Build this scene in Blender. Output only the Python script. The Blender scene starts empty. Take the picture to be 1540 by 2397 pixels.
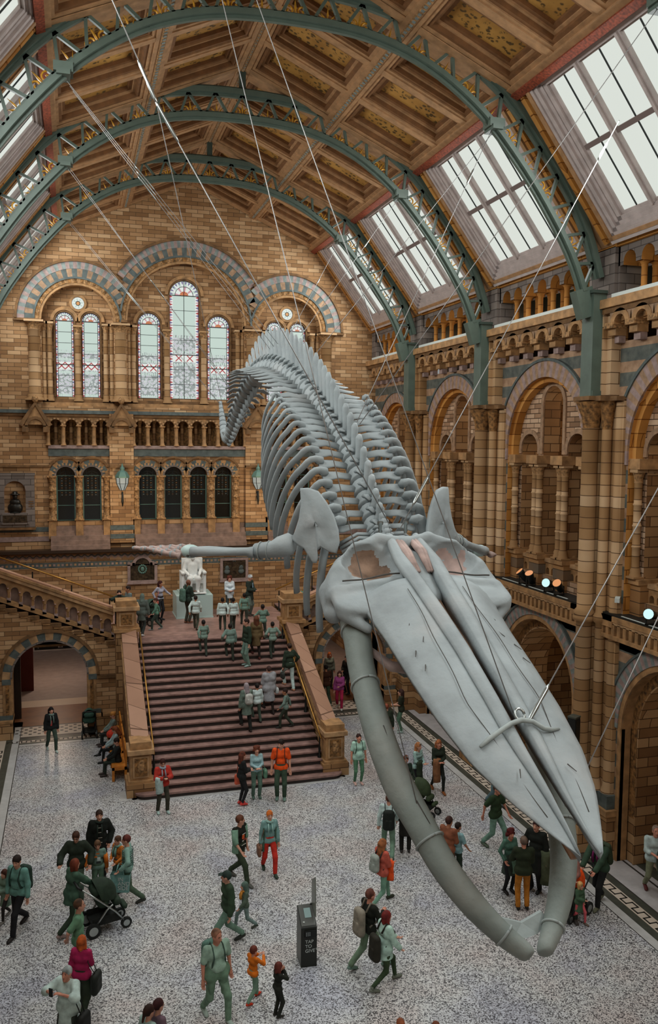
import bpy, bmesh, math, random
import numpy as np
from mathutils import Vector, Matrix
random.seed(7); np.random.seed(7)
SC = bpy.context.scene
COL = SC.collection
PI = math.pi

# ------------------------------------------------------------------ materials
def lin(c):
    return tuple((x/255/12.92 if x/255 <= .04045 else ((x/255+.055)/1.055)**2.4) for x in c) + (1,)
MATS = {}
def newmat(name):
    m = bpy.data.materials.new(name); m.use_nodes = True
    nt = m.node_tree; b = nt.nodes['Principled BSDF']
    MATS[name] = m
    return m, nt, b
def nd(nt, typ, **kw):
    n = nt.nodes.new(typ)
    for k, v in kw.items():
        if k in n.inputs: n.inputs[k].default_value = v
        else: setattr(n, k, v)
    return n
def ramp(nt, fac, stops):
    r = nt.nodes.new('ShaderNodeValToRGB'); e = r.color_ramp.elements
    while len(e) < len(stops): e.new(.5)
    for el, (p, c) in zip(e, stops): el.position = p; el.color = lin(c)
    nt.links.new(fac, r.inputs[0]); return r.outputs[0]
def plain(name, c, rough=.7, metal=0, var=0.0, vs=3.0, bump=0, bs=30, spec=.35):
    m, nt, b = newmat(name)
    b.inputs['Base Color'].default_value = lin(c); b.inputs['Roughness'].default_value = rough
    b.inputs['Metallic'].default_value = metal; b.inputs['Specular IOR Level'].default_value = spec
    if var or bump:
        tc = nd(nt, 'ShaderNodeTexCoord')
    if var:
        n = nd(nt, 'ShaderNodeTexNoise', Scale=vs, Detail=4.0); nt.links.new(tc.outputs['Object'], n.inputs['Vector'])
        lo = tuple(max(0, x*(1-var)) for x in c); hi = tuple(min(255, x*(1+var)) for x in c)
        nt.links.new(ramp(nt, n.outputs[0], [(.3, lo), (.7, hi)]), b.inputs['Base Color'])
    if bump:
        n2 = nd(nt, 'ShaderNodeTexNoise', Scale=bs, Detail=3.0); nt.links.new(tc.outputs['Object'], n2.inputs['Vector'])
        bp = nd(nt, 'ShaderNodeBump', Strength=bump, Distance=.03); nt.links.new(n2.outputs[0], bp.inputs['Height'])
        nt.links.new(bp.outputs[0], b.inputs['Normal'])
    return m
def emit(name, c, s=1.0):
    m, nt, b = newmat(name)
    b.inputs['Base Color'].default_value = (0, 0, 0, 1); b.inputs['Roughness'].default_value = .4
    b.inputs['Emission Color'].default_value = lin(c); b.inputs['Emission Strength'].default_value = s
    return m
def stone(name, cols, bw=.52, bh=.19, mortar=(70, 50, 32), msize=.012, rough=.75, bands=None):
    """terracotta blocks: courses laid along x+y, height along z"""
    m, nt, b = newmat(name); L = nt.links.new
    tc = nd(nt, 'ShaderNodeTexCoord'); sp = nd(nt, 'ShaderNodeSeparateXYZ'); L(tc.outputs['Object'], sp.inputs[0])
    ad = nd(nt, 'ShaderNodeMath', operation='ADD'); L(sp.outputs[0], ad.inputs[0]); L(sp.outputs[1], ad.inputs[1])
    cb = nd(nt, 'ShaderNodeCombineXYZ'); L(ad.outputs[0], cb.inputs[0]); L(sp.outputs[2], cb.inputs[1])
    br = nd(nt, 'ShaderNodeTexBrick'); br.offset = .5; br.inputs['Scale'].default_value = 1
    br.inputs['Brick Width'].default_value = bw; br.inputs['Row Height'].default_value = bh
    br.inputs['Mortar Size'].default_value = msize; br.inputs['Bias'].default_value = 0
    br.inputs['Color1'].default_value = (0, 0, 0, 1); br.inputs['Color2'].default_value = (1, 1, 1, 1); br.inputs['Mortar'].default_value = (.5, .5, .5, 1)
    L(cb.outputs[0], br.inputs['Vector'])
    n = nd(nt, 'ShaderNodeTexNoise', Scale=.9, Detail=3.0); L(tc.outputs['Object'], n.inputs['Vector'])
    mx = nd(nt, 'ShaderNodeMix'); mx.inputs[0].default_value = .42
    L(br.outputs['Color'], mx.inputs[2]); L(n.outputs[0], mx.inputs[3])
    k = len(cols); stops = [((.2+.6*i/(k-1)), c) for i, c in enumerate(cols)]
    col = ramp(nt, mx.outputs[0], stops)
    mm = nd(nt, 'ShaderNodeMix', data_type='RGBA'); L(br.outputs['Fac'], mm.inputs[0]); L(col, mm.inputs[6]); mm.inputs[7].default_value = lin(mortar)
    L(mm.outputs[2], b.inputs['Base Color']); b.inputs['Roughness'].default_value = rough; b.inputs['Specular IOR Level'].default_value = .3
    bp = nd(nt, 'ShaderNodeBump', Strength=.5, Distance=.02); bp.invert = True; L(br.outputs['Fac'], bp.inputs['Height']); L(bp.outputs[0], b.inputs['Normal'])
    return m

stone('brick', [(134, 98, 64), (160, 120, 80), (178, 138, 98), (198, 162, 122)], bh=.165, mortar=(92, 70, 50), msize=.009)
stone('brick_pink', [(130, 98, 72), (166, 130, 100), (192, 158, 128), (206, 176, 148)], bw=.5, bh=.15)
stone('ashlar', [(122, 86, 54), (156, 118, 78), (180, 144, 104)], bw=.6, bh=.26, mortar=(80, 55, 34))
stone('shaft', [(140, 104, 66), (174, 136, 94), (198, 166, 130)], bw=2.3, bh=.29, mortar=(84, 58, 36), msize=.01)
stone('goldstone', [(160, 104, 44), (188, 128, 58), (204, 148, 80)], bw=.8, bh=.35, mortar=(120, 70, 20))
stone('greystone', [(100, 90, 84), (116, 106, 100), (136, 124, 116)], bw=.5, bh=.25, mortar=(70, 62, 58))
stone('bluestone', [(66, 76, 78), (84, 96, 98), (98, 110, 108)], bw=.8, bh=.3, mortar=(56, 60, 60))
stone('banded', [(96, 92, 84), (150, 108, 66), (176, 132, 86)], bw=30, bh=.3, mortar=(80, 60, 44))
stone('cap_pink', [(150, 112, 90), (170, 130, 106), (186, 146, 122)], bw=.9, bh=.9, mortar=(110, 80, 62))
plain('carved', (140, 106, 70), .8, var=.35, vs=14, bump=.9, bs=14)
plain('carved_dark', (118, 84, 48), .85, var=.4, vs=10, bump=1, bs=10)
plain('buff', (158, 120, 80), .7, var=.18, vs=4, bump=.15)
plain('buff_light', (172, 136, 98), .7, var=.15, vs=4)
plain('voussoir', (150, 120, 94), .75, var=.15, vs=6)
plain('tan_dark', (112, 82, 52), .8, var=.2, vs=4)
plain('lilac', (150, 128, 122), .75, var=.12, vs=6)
plain('slate', (84, 92, 90), .7, var=.15, vs=5)
plain('slate_light', (120, 128, 124), .7, var=.15, vs=5)
plain('sillwhite', (196, 204, 200), .6)
plain('diaper', (78, 90, 86), .75, var=.3, vs=9)
plain('iron', (82, 96, 86), .5, var=.06, vs=3, spec=.5)
plain('iron_dark', (62, 74, 66), .55)
plain('gold', (196, 142, 44), .45, metal=.2, var=.15, vs=12)
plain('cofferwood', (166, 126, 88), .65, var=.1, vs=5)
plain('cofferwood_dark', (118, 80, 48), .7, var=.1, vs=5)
plain('redbeam', (122, 58, 38), .6, var=.3, vs=18)
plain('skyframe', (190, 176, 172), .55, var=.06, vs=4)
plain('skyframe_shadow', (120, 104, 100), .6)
plain('black', (26, 28, 26), .55)
plain('blackmetal', (34, 36, 34), .45, metal=.4)
plain('darkwood', (52, 36, 24), .5)
plain('cable', (160, 158, 156), .4, metal=.5)
plain('steel', (180, 186, 184), .3, metal=.9)
plain('brass', (186, 140, 72), .35, metal=.75)
plain('plaster', (222, 224, 222), .6, var=.03, vs=6)
plain('plinthpaint', (184, 206, 202), .5)
plain('bronze', (66, 54, 40), .45, metal=.5, var=.35, vs=9, bump=.5, bs=16)
plain('bust', (48, 46, 42), .35, metal=.6)
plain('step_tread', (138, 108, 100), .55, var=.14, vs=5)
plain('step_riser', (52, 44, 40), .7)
plain('landing', (150, 118, 108), .5, var=.12, vs=3)
plain('seat_stone', (134, 110, 98), .65, var=.14, vs=4)
plain('marble_white', (186, 186, 184), .35, var=.05, vs=3)
plain('marble_grey', (176, 172, 172), .4, var=.06, vs=3)
plain('marble_dark', (66, 68, 60), .45, var=.12, vs=4)
plain('tile_black', (48, 46, 42), .5)
plain('tile_light', (198, 184, 168), .5)
plain('corr_floor', (120, 78, 48), .5, var=.1, vs=2)
plain('corr_grey', (150, 140, 138), .6, var=.05)
plain('maroon', (84, 28, 20), .6)
plain('benchwood', (196, 122, 46), .5, var=.15, vs=5)
plain('darkpane', (24, 24, 20), .15, spec=.6)
plain('lead', (40, 44, 44), .5)
plain('verdigris', (96, 128, 118), .5, metal=.2)
emit('lampglass', (196, 200, 190), .55)
emit('skylight', (216, 222, 214), 1.0)
emit('glass_clear', (222, 228, 222), 1.0)
emit('glass_mint', (196, 214, 204), .95)
emit('glass_red', (176, 70, 74), .9)
emit('glass_rose', (206, 160, 170), .9)
emit('glass_blue', (120, 112, 150), .9)
emit('glass_gold', (222, 160, 96), .9)
emit('spot_on', (186, 222, 222), 1.3)
emit('spot_warm', (224, 150, 96), 1.0)
emit('screen', (150, 176, 170), .5)

def patterned_glass():
    m, nt, b = newmat('glass_net'); L = nt.links.new
    tc = nd(nt, 'ShaderNodeTexCoord')
    v = nd(nt, 'ShaderNodeTexVoronoi', Scale=9.0); L(tc.outputs['Object'], v.inputs['Vector'])
    c = ramp(nt, v.outputs['Distance'], [(.05, (206, 196, 204)), (.28, (186, 184, 196)), (.42, (214, 222, 218)), (.6, (150, 158, 156))])
    b.inputs['Base Color'].default_value = (0, 0, 0, 1)
    L(c, b.inputs['Emission Color']); b.inputs['Emission Strength'].default_value = .95
patterned_glass()

def bone_mat(name, base, var=.1, brown=.0):
    m, nt, b = newmat(name); L = nt.links.new
    tc = nd(nt, 'ShaderNodeTexCoord')
    n = nd(nt, 'ShaderNodeTexNoise', Scale=1.6, Detail=5.0); L(tc.outputs['Object'], n.inputs['Vector'])
    lo = tuple(x*(1-var) for x in base); hi = tuple(min(255, x*(1+var*.6)) for x in base)
    c = ramp(nt, n.outputs[0], [(.3, lo), (.52, base), (.72, hi)])
    n3 = nd(nt, 'ShaderNodeTexNoise', Scale=.8, Detail=3.0); L(tc.outputs['Object'], n3.inputs['Vector'])
    f = nd(nt, 'ShaderNodeMapRange'); f.inputs[1].default_value = .56; f.inputs[2].default_value = .74; f.inputs[4].default_value = .22+brown; L(n3.outputs[0], f.inputs[0])
    mm = nd(nt, 'ShaderNodeMix', data_type='RGBA'); L(f.outputs[0], mm.inputs[0]); L(c, mm.inputs[6]); mm.inputs[7].default_value = lin((176, 156, 146))
    L(mm.outputs[2], b.inputs['Base Color']); b.inputs['Roughness'].default_value = .62; b.inputs['Specular IOR Level'].default_value = .3
    n2 = nd(nt, 'ShaderNodeTexNoise', Scale=7.0, Detail=5.0); L(tc.outputs['Object'], n2.inputs['Vector'])
    bp = nd(nt, 'ShaderNodeBump', Strength=.35, Distance=.04); L(n2.outputs[0], bp.inputs['Height']); L(bp.outputs[0], b.inputs['Normal'])
bone_mat('bone', (156, 164, 166))
bone_mat('bone_grey', (160, 168, 166))
bone_mat('bone_jaw', (138, 147, 142))
plain('bone_brown', (138, 112, 94), .7, var=.25, vs=4, bump=.4, bs=8)
plain('bone_pink', (172, 148, 140), .6, var=.12, vs=5)
plain('suture', (78, 74, 70), .8)

def terrazzo():
    m, nt, b = newmat('terrazzo'); L = nt.links.new
    tc = nd(nt, 'ShaderNodeTexCoord')
    v = nd(nt, 'ShaderNodeTexVoronoi', Scale=46.0); L(tc.outputs['Object'], v.inputs['Vector'])
    sp = nd(nt, 'ShaderNodeSeparateColor'); L(v.outputs['Color'], sp.inputs[0])
    c = ramp(nt, sp.outputs[0], [(.0, (70, 70, 72)), (.25, (92, 92, 94)), (.33, (168, 168, 168)), (.62, (200, 200, 200)), (.7, (214, 216, 216)), (1, (226, 228, 226))])
    n = nd(nt, 'ShaderNodeTexNoise', Scale=.55, Detail=5.0); L(tc.outputs['Object'], n.inputs['Vector'])
    c2 = ramp(nt, n.outputs[0], [(.34, (214, 216, 232)), (.5, (246, 246, 246)), (.68, (242, 226, 222))])
    mm = nd(nt, 'ShaderNodeMix', data_type='RGBA', blend_type='MULTIPLY'); mm.inputs[0].default_value = .8
    L(c, mm.inputs[6]); L(c2, mm.inputs[7]); L(mm.outputs[2], b.inputs['Base Color'])
    b.inputs['Roughness'].default_value = .38; b.inputs['Specular IOR Level'].default_value = .4
terrazzo()
def coffer_paint():
    m, nt, b = newmat('panelpaint'); L = nt.links.new
    tc = nd(nt, 'ShaderNodeTexCoord')
    mp = nd(nt, 'ShaderNodeMapping'); mp.inputs['Scale'].default_value = (1, 1, .4); L(tc.outputs['Object'], mp.inputs[0])
    w = nd(nt, 'ShaderNodeTexNoise', Scale=3.2, Detail=2.0, Distortion=1.8); L(mp.outputs[0], w.inputs['Vector'])
    v = nd(nt, 'ShaderNodeTexVoronoi', Scale=7.5); L(mp.outputs[0], v.inputs['Vector'])
    a = nd(nt, 'ShaderNodeMapRange'); a.inputs[1].default_value = .43; a.inputs[2].default_value = .52; L(w.outputs[0], a.inputs[0])
    d = nd(nt, 'ShaderNodeMapRange'); d.inputs[1].default_value = .48; d.inputs[2].default_value = .34; L(v.outputs['Distance'], d.inputs[0])
    mu = nd(nt, 'ShaderNodeMath', operation='MULTIPLY'); L(a.outputs[0], mu.inputs[0]); L(d.outputs[0], mu.inputs[1])
    n = nd(nt, 'ShaderNodeTexNoise', Scale=1.4, Detail=4.0); L(tc.outputs['Object'], n.inputs['Vector'])
    g = ramp(nt, n.outputs[0], [(.3, (150, 104, 44)), (.7, (190, 142, 70))])
    mm = nd(nt, 'ShaderNodeMix', data_type='RGBA'); L(mu.outputs[0], mm.inputs[0]); L(g, mm.inputs[6]); mm.inputs[7].default_value = lin((84, 62, 30))
    L(mm.outputs[2], b.inputs['Base Color']); b.inputs['Roughness'].default_value = .6
coffer_paint()

FAB = {}
def fab(c, rough=.85, var=.12):
    k = (tuple(c), rough)
    if k not in FAB:
        nm = 'cloth_%d_%d_%d' % tuple(c); plain(nm, c, rough, var=var, vs=9, spec=.2); FAB[k] = nm
    return FAB[k]

# ------------------------------------------------------------------ mesh builder
class MB:
    def __init__(s, T=None):
        s.v = []; s.f = []; s.m = []; s.sm = []; s.T = T
    def add(s, vs, fs, m='buff', sm=False):
        o = len(s.v)
        s.v += [s.T(*p) for p in vs] if s.T else [tuple(p) for p in vs]
        for f in fs:
            s.f.append(tuple(i+o for i in f)); s.m.append(m); s.sm.append(sm)
        return s
    def quad(s, a, b, c, d, m='buff'):
        return s.add([a, b, c, d], [(0, 1, 2, 3)], m)
    def box(s, x0, y0, z0, x1, y1, z1, m='buff'):
        return s.add([(x0, y0, z0), (x1, y0, z0), (x1, y1, z0), (x0, y1, z0), (x0, y0, z1), (x1, y0, z1), (x1, y1, z1), (x0, y1, z1)],
                     [(0, 3, 2, 1), (4, 5, 6, 7), (0, 1, 5, 4), (1, 2, 6, 5), (2, 3, 7, 6), (3, 0, 4, 7)], m)
    def beam(s, a, b, w, h, m='buff', up=(0, 0, 1)):
        a = Vector(a); b = Vector(b); t = (b-a).normalized(); u = Vector(up)
        r = t.cross(u)
        if r.length < 1e-4: r = t.cross(Vector((0, 1, 0)))
        r.normalize(); n = r.cross(t)
        vs = [a+r*i*w/2+n*j*h/2 for i, j in ((-1, -1), (1, -1), (1, 1), (-1, 1))] + [b+r*i*w/2+n*j*h/2 for i, j in ((-1, -1), (1, -1), (1, 1), (-1, 1))]
        return s.add([tuple(p) for p in vs], [(0, 3, 2, 1), (4, 5, 6, 7), (0, 1, 5, 4), (1, 2, 6, 5), (2, 3, 7, 6), (3, 0, 4, 7)], m)
    def tube(s, pts, rad, n=8, m='buff', cap=True, sm=True, flat=1.0, up=None):
        P = [Vector(p) for p in pts]; R = rad if hasattr(rad, '__len__') else [rad]*len(P)
        vs = []; prev = None
        for i, p in enumerate(P):
            t = (P[min(i+1, len(P)-1)]-P[max(i-1, 0)]).normalized()
            if up is not None: u = Vector(up)
            elif prev is None: u = Vector((0, 0, 1)) if abs(t.z) < .9 else Vector((1, 0, 0))
            else: u = prev
            a = t.cross(u)
            if a.length < 1e-4: a = t.cross(Vector((1, 0, .1)))
            a.normalize(); b = a.cross(t).normalized(); prev = b
            fl = flat[i] if hasattr(flat, '__len__') else flat
            for k in range(n):
                an = 2*PI*k/n
                vs.append(tuple(p+a*math.cos(an)*R[i]+b*math.sin(an)*R[i]*fl))
        fs = []
        for i in range(len(P)-1):
            for k in range(n):
                fs.append((i*n+k, i*n+(k+1) % n, (i+1)*n+(k+1) % n, (i+1)*n+k))
        if cap: fs += [tuple(range(n-1, -1, -1)), tuple(range((len(P)-1)*n, len(P)*n))]
        return s.add(vs, fs, m, sm)
    def lathe(s, prof, c=(0, 0, 0), n=12, m='buff', sm=True, sx=1, sy=1, a0=0, a1=2*PI, mats=None):
        full = abs(a1-a0-2*PI) < 1e-6; k = n if full else n+1
        vs = [(c[0]+r*sx*math.cos(a0+(a1-a0)*j/n), c[1]+r*sy*math.sin(a0+(a1-a0)*j/n), c[2]+z) for r, z in prof for j in range(k)]
        for i in range(len(prof)-1):
            fs = [(i*k+j, i*k+(j+1) % k, (i+1)*k+(j+1) % k, (i+1)*k+j) for j in range(n)]
            o = len(s.v)
            if i == 0: s.add(vs, fs, (mats[i] if mats else m), sm); base = o
            else:
                for f in fs: s.f.append(tuple(q+base for q in f)); s.m.append(mats[i] if mats else m); s.sm.append(sm)
        return s
    def ell(s, c, r, n=10, k=7, m='buff', R=None):
        vs = []; fs = []
        for i in range(k+1):
            th = PI*i/k
            for j in range(n):
                p = Vector((r[0]*math.sin(th)*math.cos(2*PI*j/n), r[1]*math.sin(th)*math.sin(2*PI*j/n), r[2]*math.cos(th)))
                if R: p = R @ p
                vs.append((c[0]+p.x, c[1]+p.y, c[2]+p.z))
        for i in range(k):
            for j in range(n): fs.append((i*n+j, (i+1)*n+j, (i+1)*n+(j+1) % n, i*n+(j+1) % n))
        return s.add(vs, fs, m, True)
    def grid(s, G, m='buff', sm=True, closeu=False):
        a = len(G); b = len(G[0]); vs = [tuple(p) for r in G for p in r]
        fs = [(i*b+j, i*b+(j+1) % b, (i+1)*b+(j+1) % b, (i+1)*b+j) for i in range(a-1) for j in range(b if closeu else b-1)]
        return s.add(vs, fs, m, sm)
    # ---- walls in local (s, d, z): s along the wall, d into the wall, z up
    def wall(s, s0, s1, z0, z1, ops, d0, d1, m='brick', rm=None, n=10):
        rm = rm or m; x = s0
        for (sc, hw, zb, zs) in sorted(ops):
            if sc-hw > x+1e-6: s.quad((x, d0, z0), (sc-hw, d0, z0), (sc-hw, d0, z1), (x, d0, z1), m)
            if zb > z0+1e-6:
                s.quad((sc-hw, d0, z0), (sc+hw, d0, z0), (sc+hw, d0, zb), (sc-hw, d0, zb), m)
                s.quad((sc-hw, d0, zb), (sc+hw, d0, zb), (sc+hw, d1, zb), (sc-hw, d1, zb), rm)
            A = [(sc-hw*math.cos(PI*i/n), zs+hw*math.sin(PI*i/n)) for i in range(n+1)]
            for (a, za), (b, zb2) in zip(A, A[1:]):
                s.quad((a, d0, za), (b, d0, zb2), (b, d0, z1), (a, d0, z1), m)
                s.quad((a, d0, za), (b, d0, zb2), (b, d1, zb2), (a, d1, za), rm)
            s.quad((sc-hw, d0, zb), (sc-hw, d1, zb), (sc-hw, d1, zs), (sc-hw, d0, zs), rm)
            s.quad((sc+hw, d0, zb), (sc+hw, d1, zb), (sc+hw, d1, zs), (sc+hw, d0, zs), rm)
            x = sc+hw
        if s1 > x+1e-6: s.quad((x, d0, z0), (s1, d0, z0), (s1, d0, z1), (x, d0, z1), m)
        return s
    def arch(s, sc, zs, r0, r1, d0, d1, m='buff', m2=None, n=20, leg=None, a0=0, a1=PI, edge=None):
        """ring of stones standing d0 (front) .. d1 (back)"""
        for i in range(n):
            t0 = a0+(a1-a0)*i/n; t1 = a0+(a1-a0)*(i+1)/n
            mm = m if (m2 is None or i % 2 == 0) else m2
            P = [(sc-r*math.cos(t), zs+r*math.sin(t)) for t in (t0, t1) for r in (r0, r1)]
            a, b, c, d = P
            s.quad((a[0], d0, a[1]), (b[0], d0, b[1]), (d[0], d0, d[1]), (c[0], d0, c[1]), mm)
            e = edge or mm
            s.quad((b[0], d0, b[1]), (b[0], d1, b[1]), (d[0], d1, d[1]), (d[0], d0, d[1]), e)
            s.quad((a[0], d0, a[1]), (c[0], d0, c[1]), (c[0], d1, c[1]), (a[0], d1, a[1]), e)
        if leg is not None:
            for sg in (-1, 1):
                s.box(sc+sg*r0, d0, leg, sc+sg*r1, d1, zs, m)
        return s
    def build(s, name, parent=None, loc=None):
        me = bpy.data.meshes.new(name); me.from_pydata(s.v, [], s.f)
        names = list(dict.fromkeys(s.m))
        for nm in names: me.materials.append(MATS[nm])
        idx = {nm: i for i, nm in enumerate(names)}
        me.polygons.foreach_set('material_index', [idx[q] for q in s.m])
        me.polygons.foreach_set('use_smooth', s.sm)
        bm = bmesh.new(); bm.from_mesh(me); bmesh.ops.remove_doubles(bm, verts=bm.verts, dist=1e-5)
        bmesh.ops.recalc_face_normals(bm, faces=bm.faces); bm.to_mesh(me); bm.free()
        me.update()
        o = bpy.data.objects.new(name, me); COL.objects.link(o)
        if parent: o.parent = parent
        if loc: o.location = loc
        return o
def tag(o, label=None, cat=None, group=None, kind=None):
    if label: o['label'] = label
    if cat: o['category'] = cat
    if group: o['group'] = group
    if kind: o['kind'] = kind
    return o
def empty(name, loc=(0, 0, 0), rz=0, label=None, cat=None, group=None, kind=None):
    o = bpy.data.objects.new(name, None); COL.objects.link(o); o.location = loc; o.rotation_euler = (0, 0, rz); o.empty_display_size = .2
    return tag(o, label, cat, group, kind)
def dup(root, loc=None, rz=None, label=None, group=None, parent=None):
    r = root.copy(); COL.objects.link(r)
    if parent is not None: r.parent = parent
    if loc is not None: r.location = loc
    if rz is not None: r.rotation_euler = (0, 0, rz)
    if label: r['label'] = label
    if group: r['group'] = group
    for ch in list(root.children): dup(ch, parent=r)
    return r
# ------------------------------------------------------------------ smooth bodies: distance fields turned into one closed skin
def surface_net(F, xs, ys, zs):
    s = F < 0; nx, ny, nz = F.shape
    c = [s[i:nx-1+i, j:ny-1+j, k:nz-1+k] for i in (0, 1) for j in (0, 1) for k in (0, 1)]
    tot = sum(q.astype(np.int8) for q in c); act = (tot > 0) & (tot < 8)
    I = np.argwhere(act)
    if len(I) == 0: return [], []
    idm = -np.ones(act.shape, int); idm[act] = np.arange(len(I))
    acc = np.zeros((len(I), 3)); cnt = np.zeros(len(I))
    X = (xs, ys, zs)
    E8 = [(a, b) for a in range(8) for b in range(a+1, 8) if bin(a ^ b).count('1') == 1]
    off = np.array([(i, j, k) for i in (0, 1) for j in (0, 1) for k in (0, 1)])
    for a, b in E8:
        ia = I+off[a]; ib = I+off[b]; fa = F[ia[:, 0], ia[:, 1], ia[:, 2]]; fb = F[ib[:, 0], ib[:, 1], ib[:, 2]]
        m = (fa < 0) != (fb < 0); t = np.where(m, fa/(fa-fb+1e-12), 0)
        pa = np.stack([X[d][ia[:, d]] for d in range(3)], 1); pb = np.stack([X[d][ib[:, d]] for d in range(3)], 1)
        acc += np.where(m[:, None], pa+(pb-pa)*t[:, None], 0); cnt += m
    V = acc/cnt[:, None]; Q = []
    for d in range(3):
        e = [0, 1, 2]; e.remove(d); a, b = e
        sl0 = [slice(None)]*3; sl1 = [slice(None)]*3; sl0[d] = slice(0, -1); sl1[d] = slice(1, None)
        for q in (a, b): sl0[q] = slice(1, -1); sl1[q] = slice(1, -1)
        A = s[tuple(sl0)]; Bm = s[tuple(sl1)]; P = np.argwhere(A != Bm)
        if len(P) == 0: continue
        o = np.zeros(3, int); o[a] = 1; o[b] = 1; P = P+o
        fl = s[P[:, 0], P[:, 1], P[:, 2]]
        ua = np.zeros(3, int); ua[a] = 1; ub = np.zeros(3, int); ub[b] = 1
        q = [P-ua-ub, P-ub, P, P-ua]; ids = np.stack([idm[k[:, 0], k[:, 1], k[:, 2]] for k in q], 1)
        if d == 1: fl = ~fl
        ids[~fl] = ids[~fl][:, ::-1]; Q.append(ids)
    return V, np.concatenate(Q)
def field(prims, k, P):
    """P (..,3); prims: ('c', a, b, r0, r1) tapered capsule, ('e', centre, radii[, Matrix])"""
    F = None
    for p in prims:
        if p[0] == 'c':
            a = np.array(p[1], float); b = np.array(p[2], float); ba = b-a; d = P-a
            h = np.clip((d@ba)/max(ba@ba, 1e-9), 0, 1); f = np.linalg.norm(d-h[..., None]*ba, axis=-1)-(p[3]+(p[4]-p[3])*h)
        else:
            d = P-np.array(p[1], float)
            if len(p) > 3: d = d@np.array(p[3])
            r = np.array(p[2], float); q = np.linalg.norm(d/r, axis=-1); f = (q-1)*r.min()
        if F is None: F = f
        else:
            h = np.clip(.5+.5*(F-f)/k, 0, 1); F = F*(1-h)+f*h-k*h*(1-h)
    return F
def axis(lo, hi, h, fine=None):
    if fine is None: return np.arange(lo-2*h, hi+2*h, h)
    a, b, f = fine; out = []; x = lo-2*h
    while x < hi+2*h: out.append(x); x += f if a <= x <= b else h
    return np.array(out)
def bounds(prims):
    lo = np.array([1e9]*3); hi = -lo
    for p in prims:
        if p[0] == 'c':
            r = max(p[3], p[4]); q = np.array([p[1], p[2]]); lo = np.minimum(lo, q.min(0)-r); hi = np.maximum(hi, q.max(0)+r)
        else: r = max(p[2]); q = np.array(p[1]); lo = np.minimum(lo, q-r); hi = np.maximum(hi, q+r)
    return lo, hi
def sd_mesh(prims, h, k, cut=None, fine=None):
    lo, hi = bounds(prims)
    ax = [axis(lo[d], hi[d], h, fine[d] if fine else None) for d in range(3)]
    P = np.stack(np.meshgrid(*ax, indexing='ij'), -1); F = field(prims, k, P)
    if cut is not None: F = np.maximum(F, cut(P))
    return surface_net(F, *ax)
def sd_build(prims, h, k, m, name, parent=None, cut=None, extra=None, fine=None):
    V, Q = sd_mesh(prims, h, k, cut, fine)
    b = MB(); 
    if len(V): b.add([tuple(v) for v in V], [tuple(int(i) for i in q) for q in Q], m, True)
    if extra: extra(b)
    return b.build(name, parent)
# ------------------------------------------------------------------ visitors
CAMP = np.array([-4.996, 0, 10.949])
def _basis():
    y, p, r = .2928, -.0835, .009
    f = np.array([math.sin(y)*math.cos(p), math.cos(y)*math.cos(p), math.sin(p)]); rt = np.array([math.cos(y), -math.sin(y), 0]); up = np.cross(rt, f)
    return rt*math.cos(r)+up*math.sin(r), -rt*math.sin(r)+up*math.cos(r), f
_R, _U, _F = _basis()
def spot(u, v, z=0.0):
    """the floor point seen at a pixel of the photograph"""
    d = _F+(u-770)/1994.73*_R-(v-1198.5)/1994.73*_U; t = (z-CAMP[2])/d[2]; p = CAMP+t*d; return float(p[0]), float(p[1])
def step_z(u, v):
    """height of the stair tread seen at a pixel"""
    best = None
    for i in range(21):
        z = LAND*(i+1)/21; x, y = spot(u, v, z); y0 = 25.9+.305*(i-1); y1 = y0+.305
        e = 0 if y0 <= y <= y1 else min(abs(y-y0), abs(y-y1))
        if best is None or e < best[0]: best = (e, z, (x, min(max(y, y0+.08), y1-.08)))
    return best[1], best[2]
SKINS = {'pale': (206, 152, 128), 'tan': (176, 120, 90), 'brown': (118, 72, 50), 'rosy': (200, 136, 112)}
def ik(a, t, l1, l2, hint):
    a = np.array(a, float); t = np.array(t, float); d = t-a; L = np.linalg.norm(d); L2 = min(L, (l1+l2)*.998); d = d/max(L, 1e-6); t = a+d*L2
    x = (l1*l1-l2*l2+L2*L2)/(2*L2); h = math.sqrt(max(l1*l1-x*x, 0)); n = np.array(hint, float); n = n-d*(n@d); n /= max(np.linalg.norm(n), 1e-6)
    return a+d*x+n*h, t
ARM = {'down': (.08, .03, -.53), 'fwd': (.04, .24, -.46), 'back': (.08, -.2, -.47), 'chest': (-.1, .3, -.2), 'face': (-.12, .24, .12), 'push': (-.02, .44, -.38), 'hip': (.12, .0, -.44), 'belly': (-.14, .26, -.32), 'pocket': (.05, .1, -.46), 'side': (.16, .14, -.4), 'bag': (.08, .06, -.52), 'mouth': (-.13, .2, .04), 'out': (.14, .34, -.3), 'lap': (-.06, .34, -.38), 'behind': (-.05, -.2, -.4), 'high': (-.02, .36, .02)}
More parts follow.
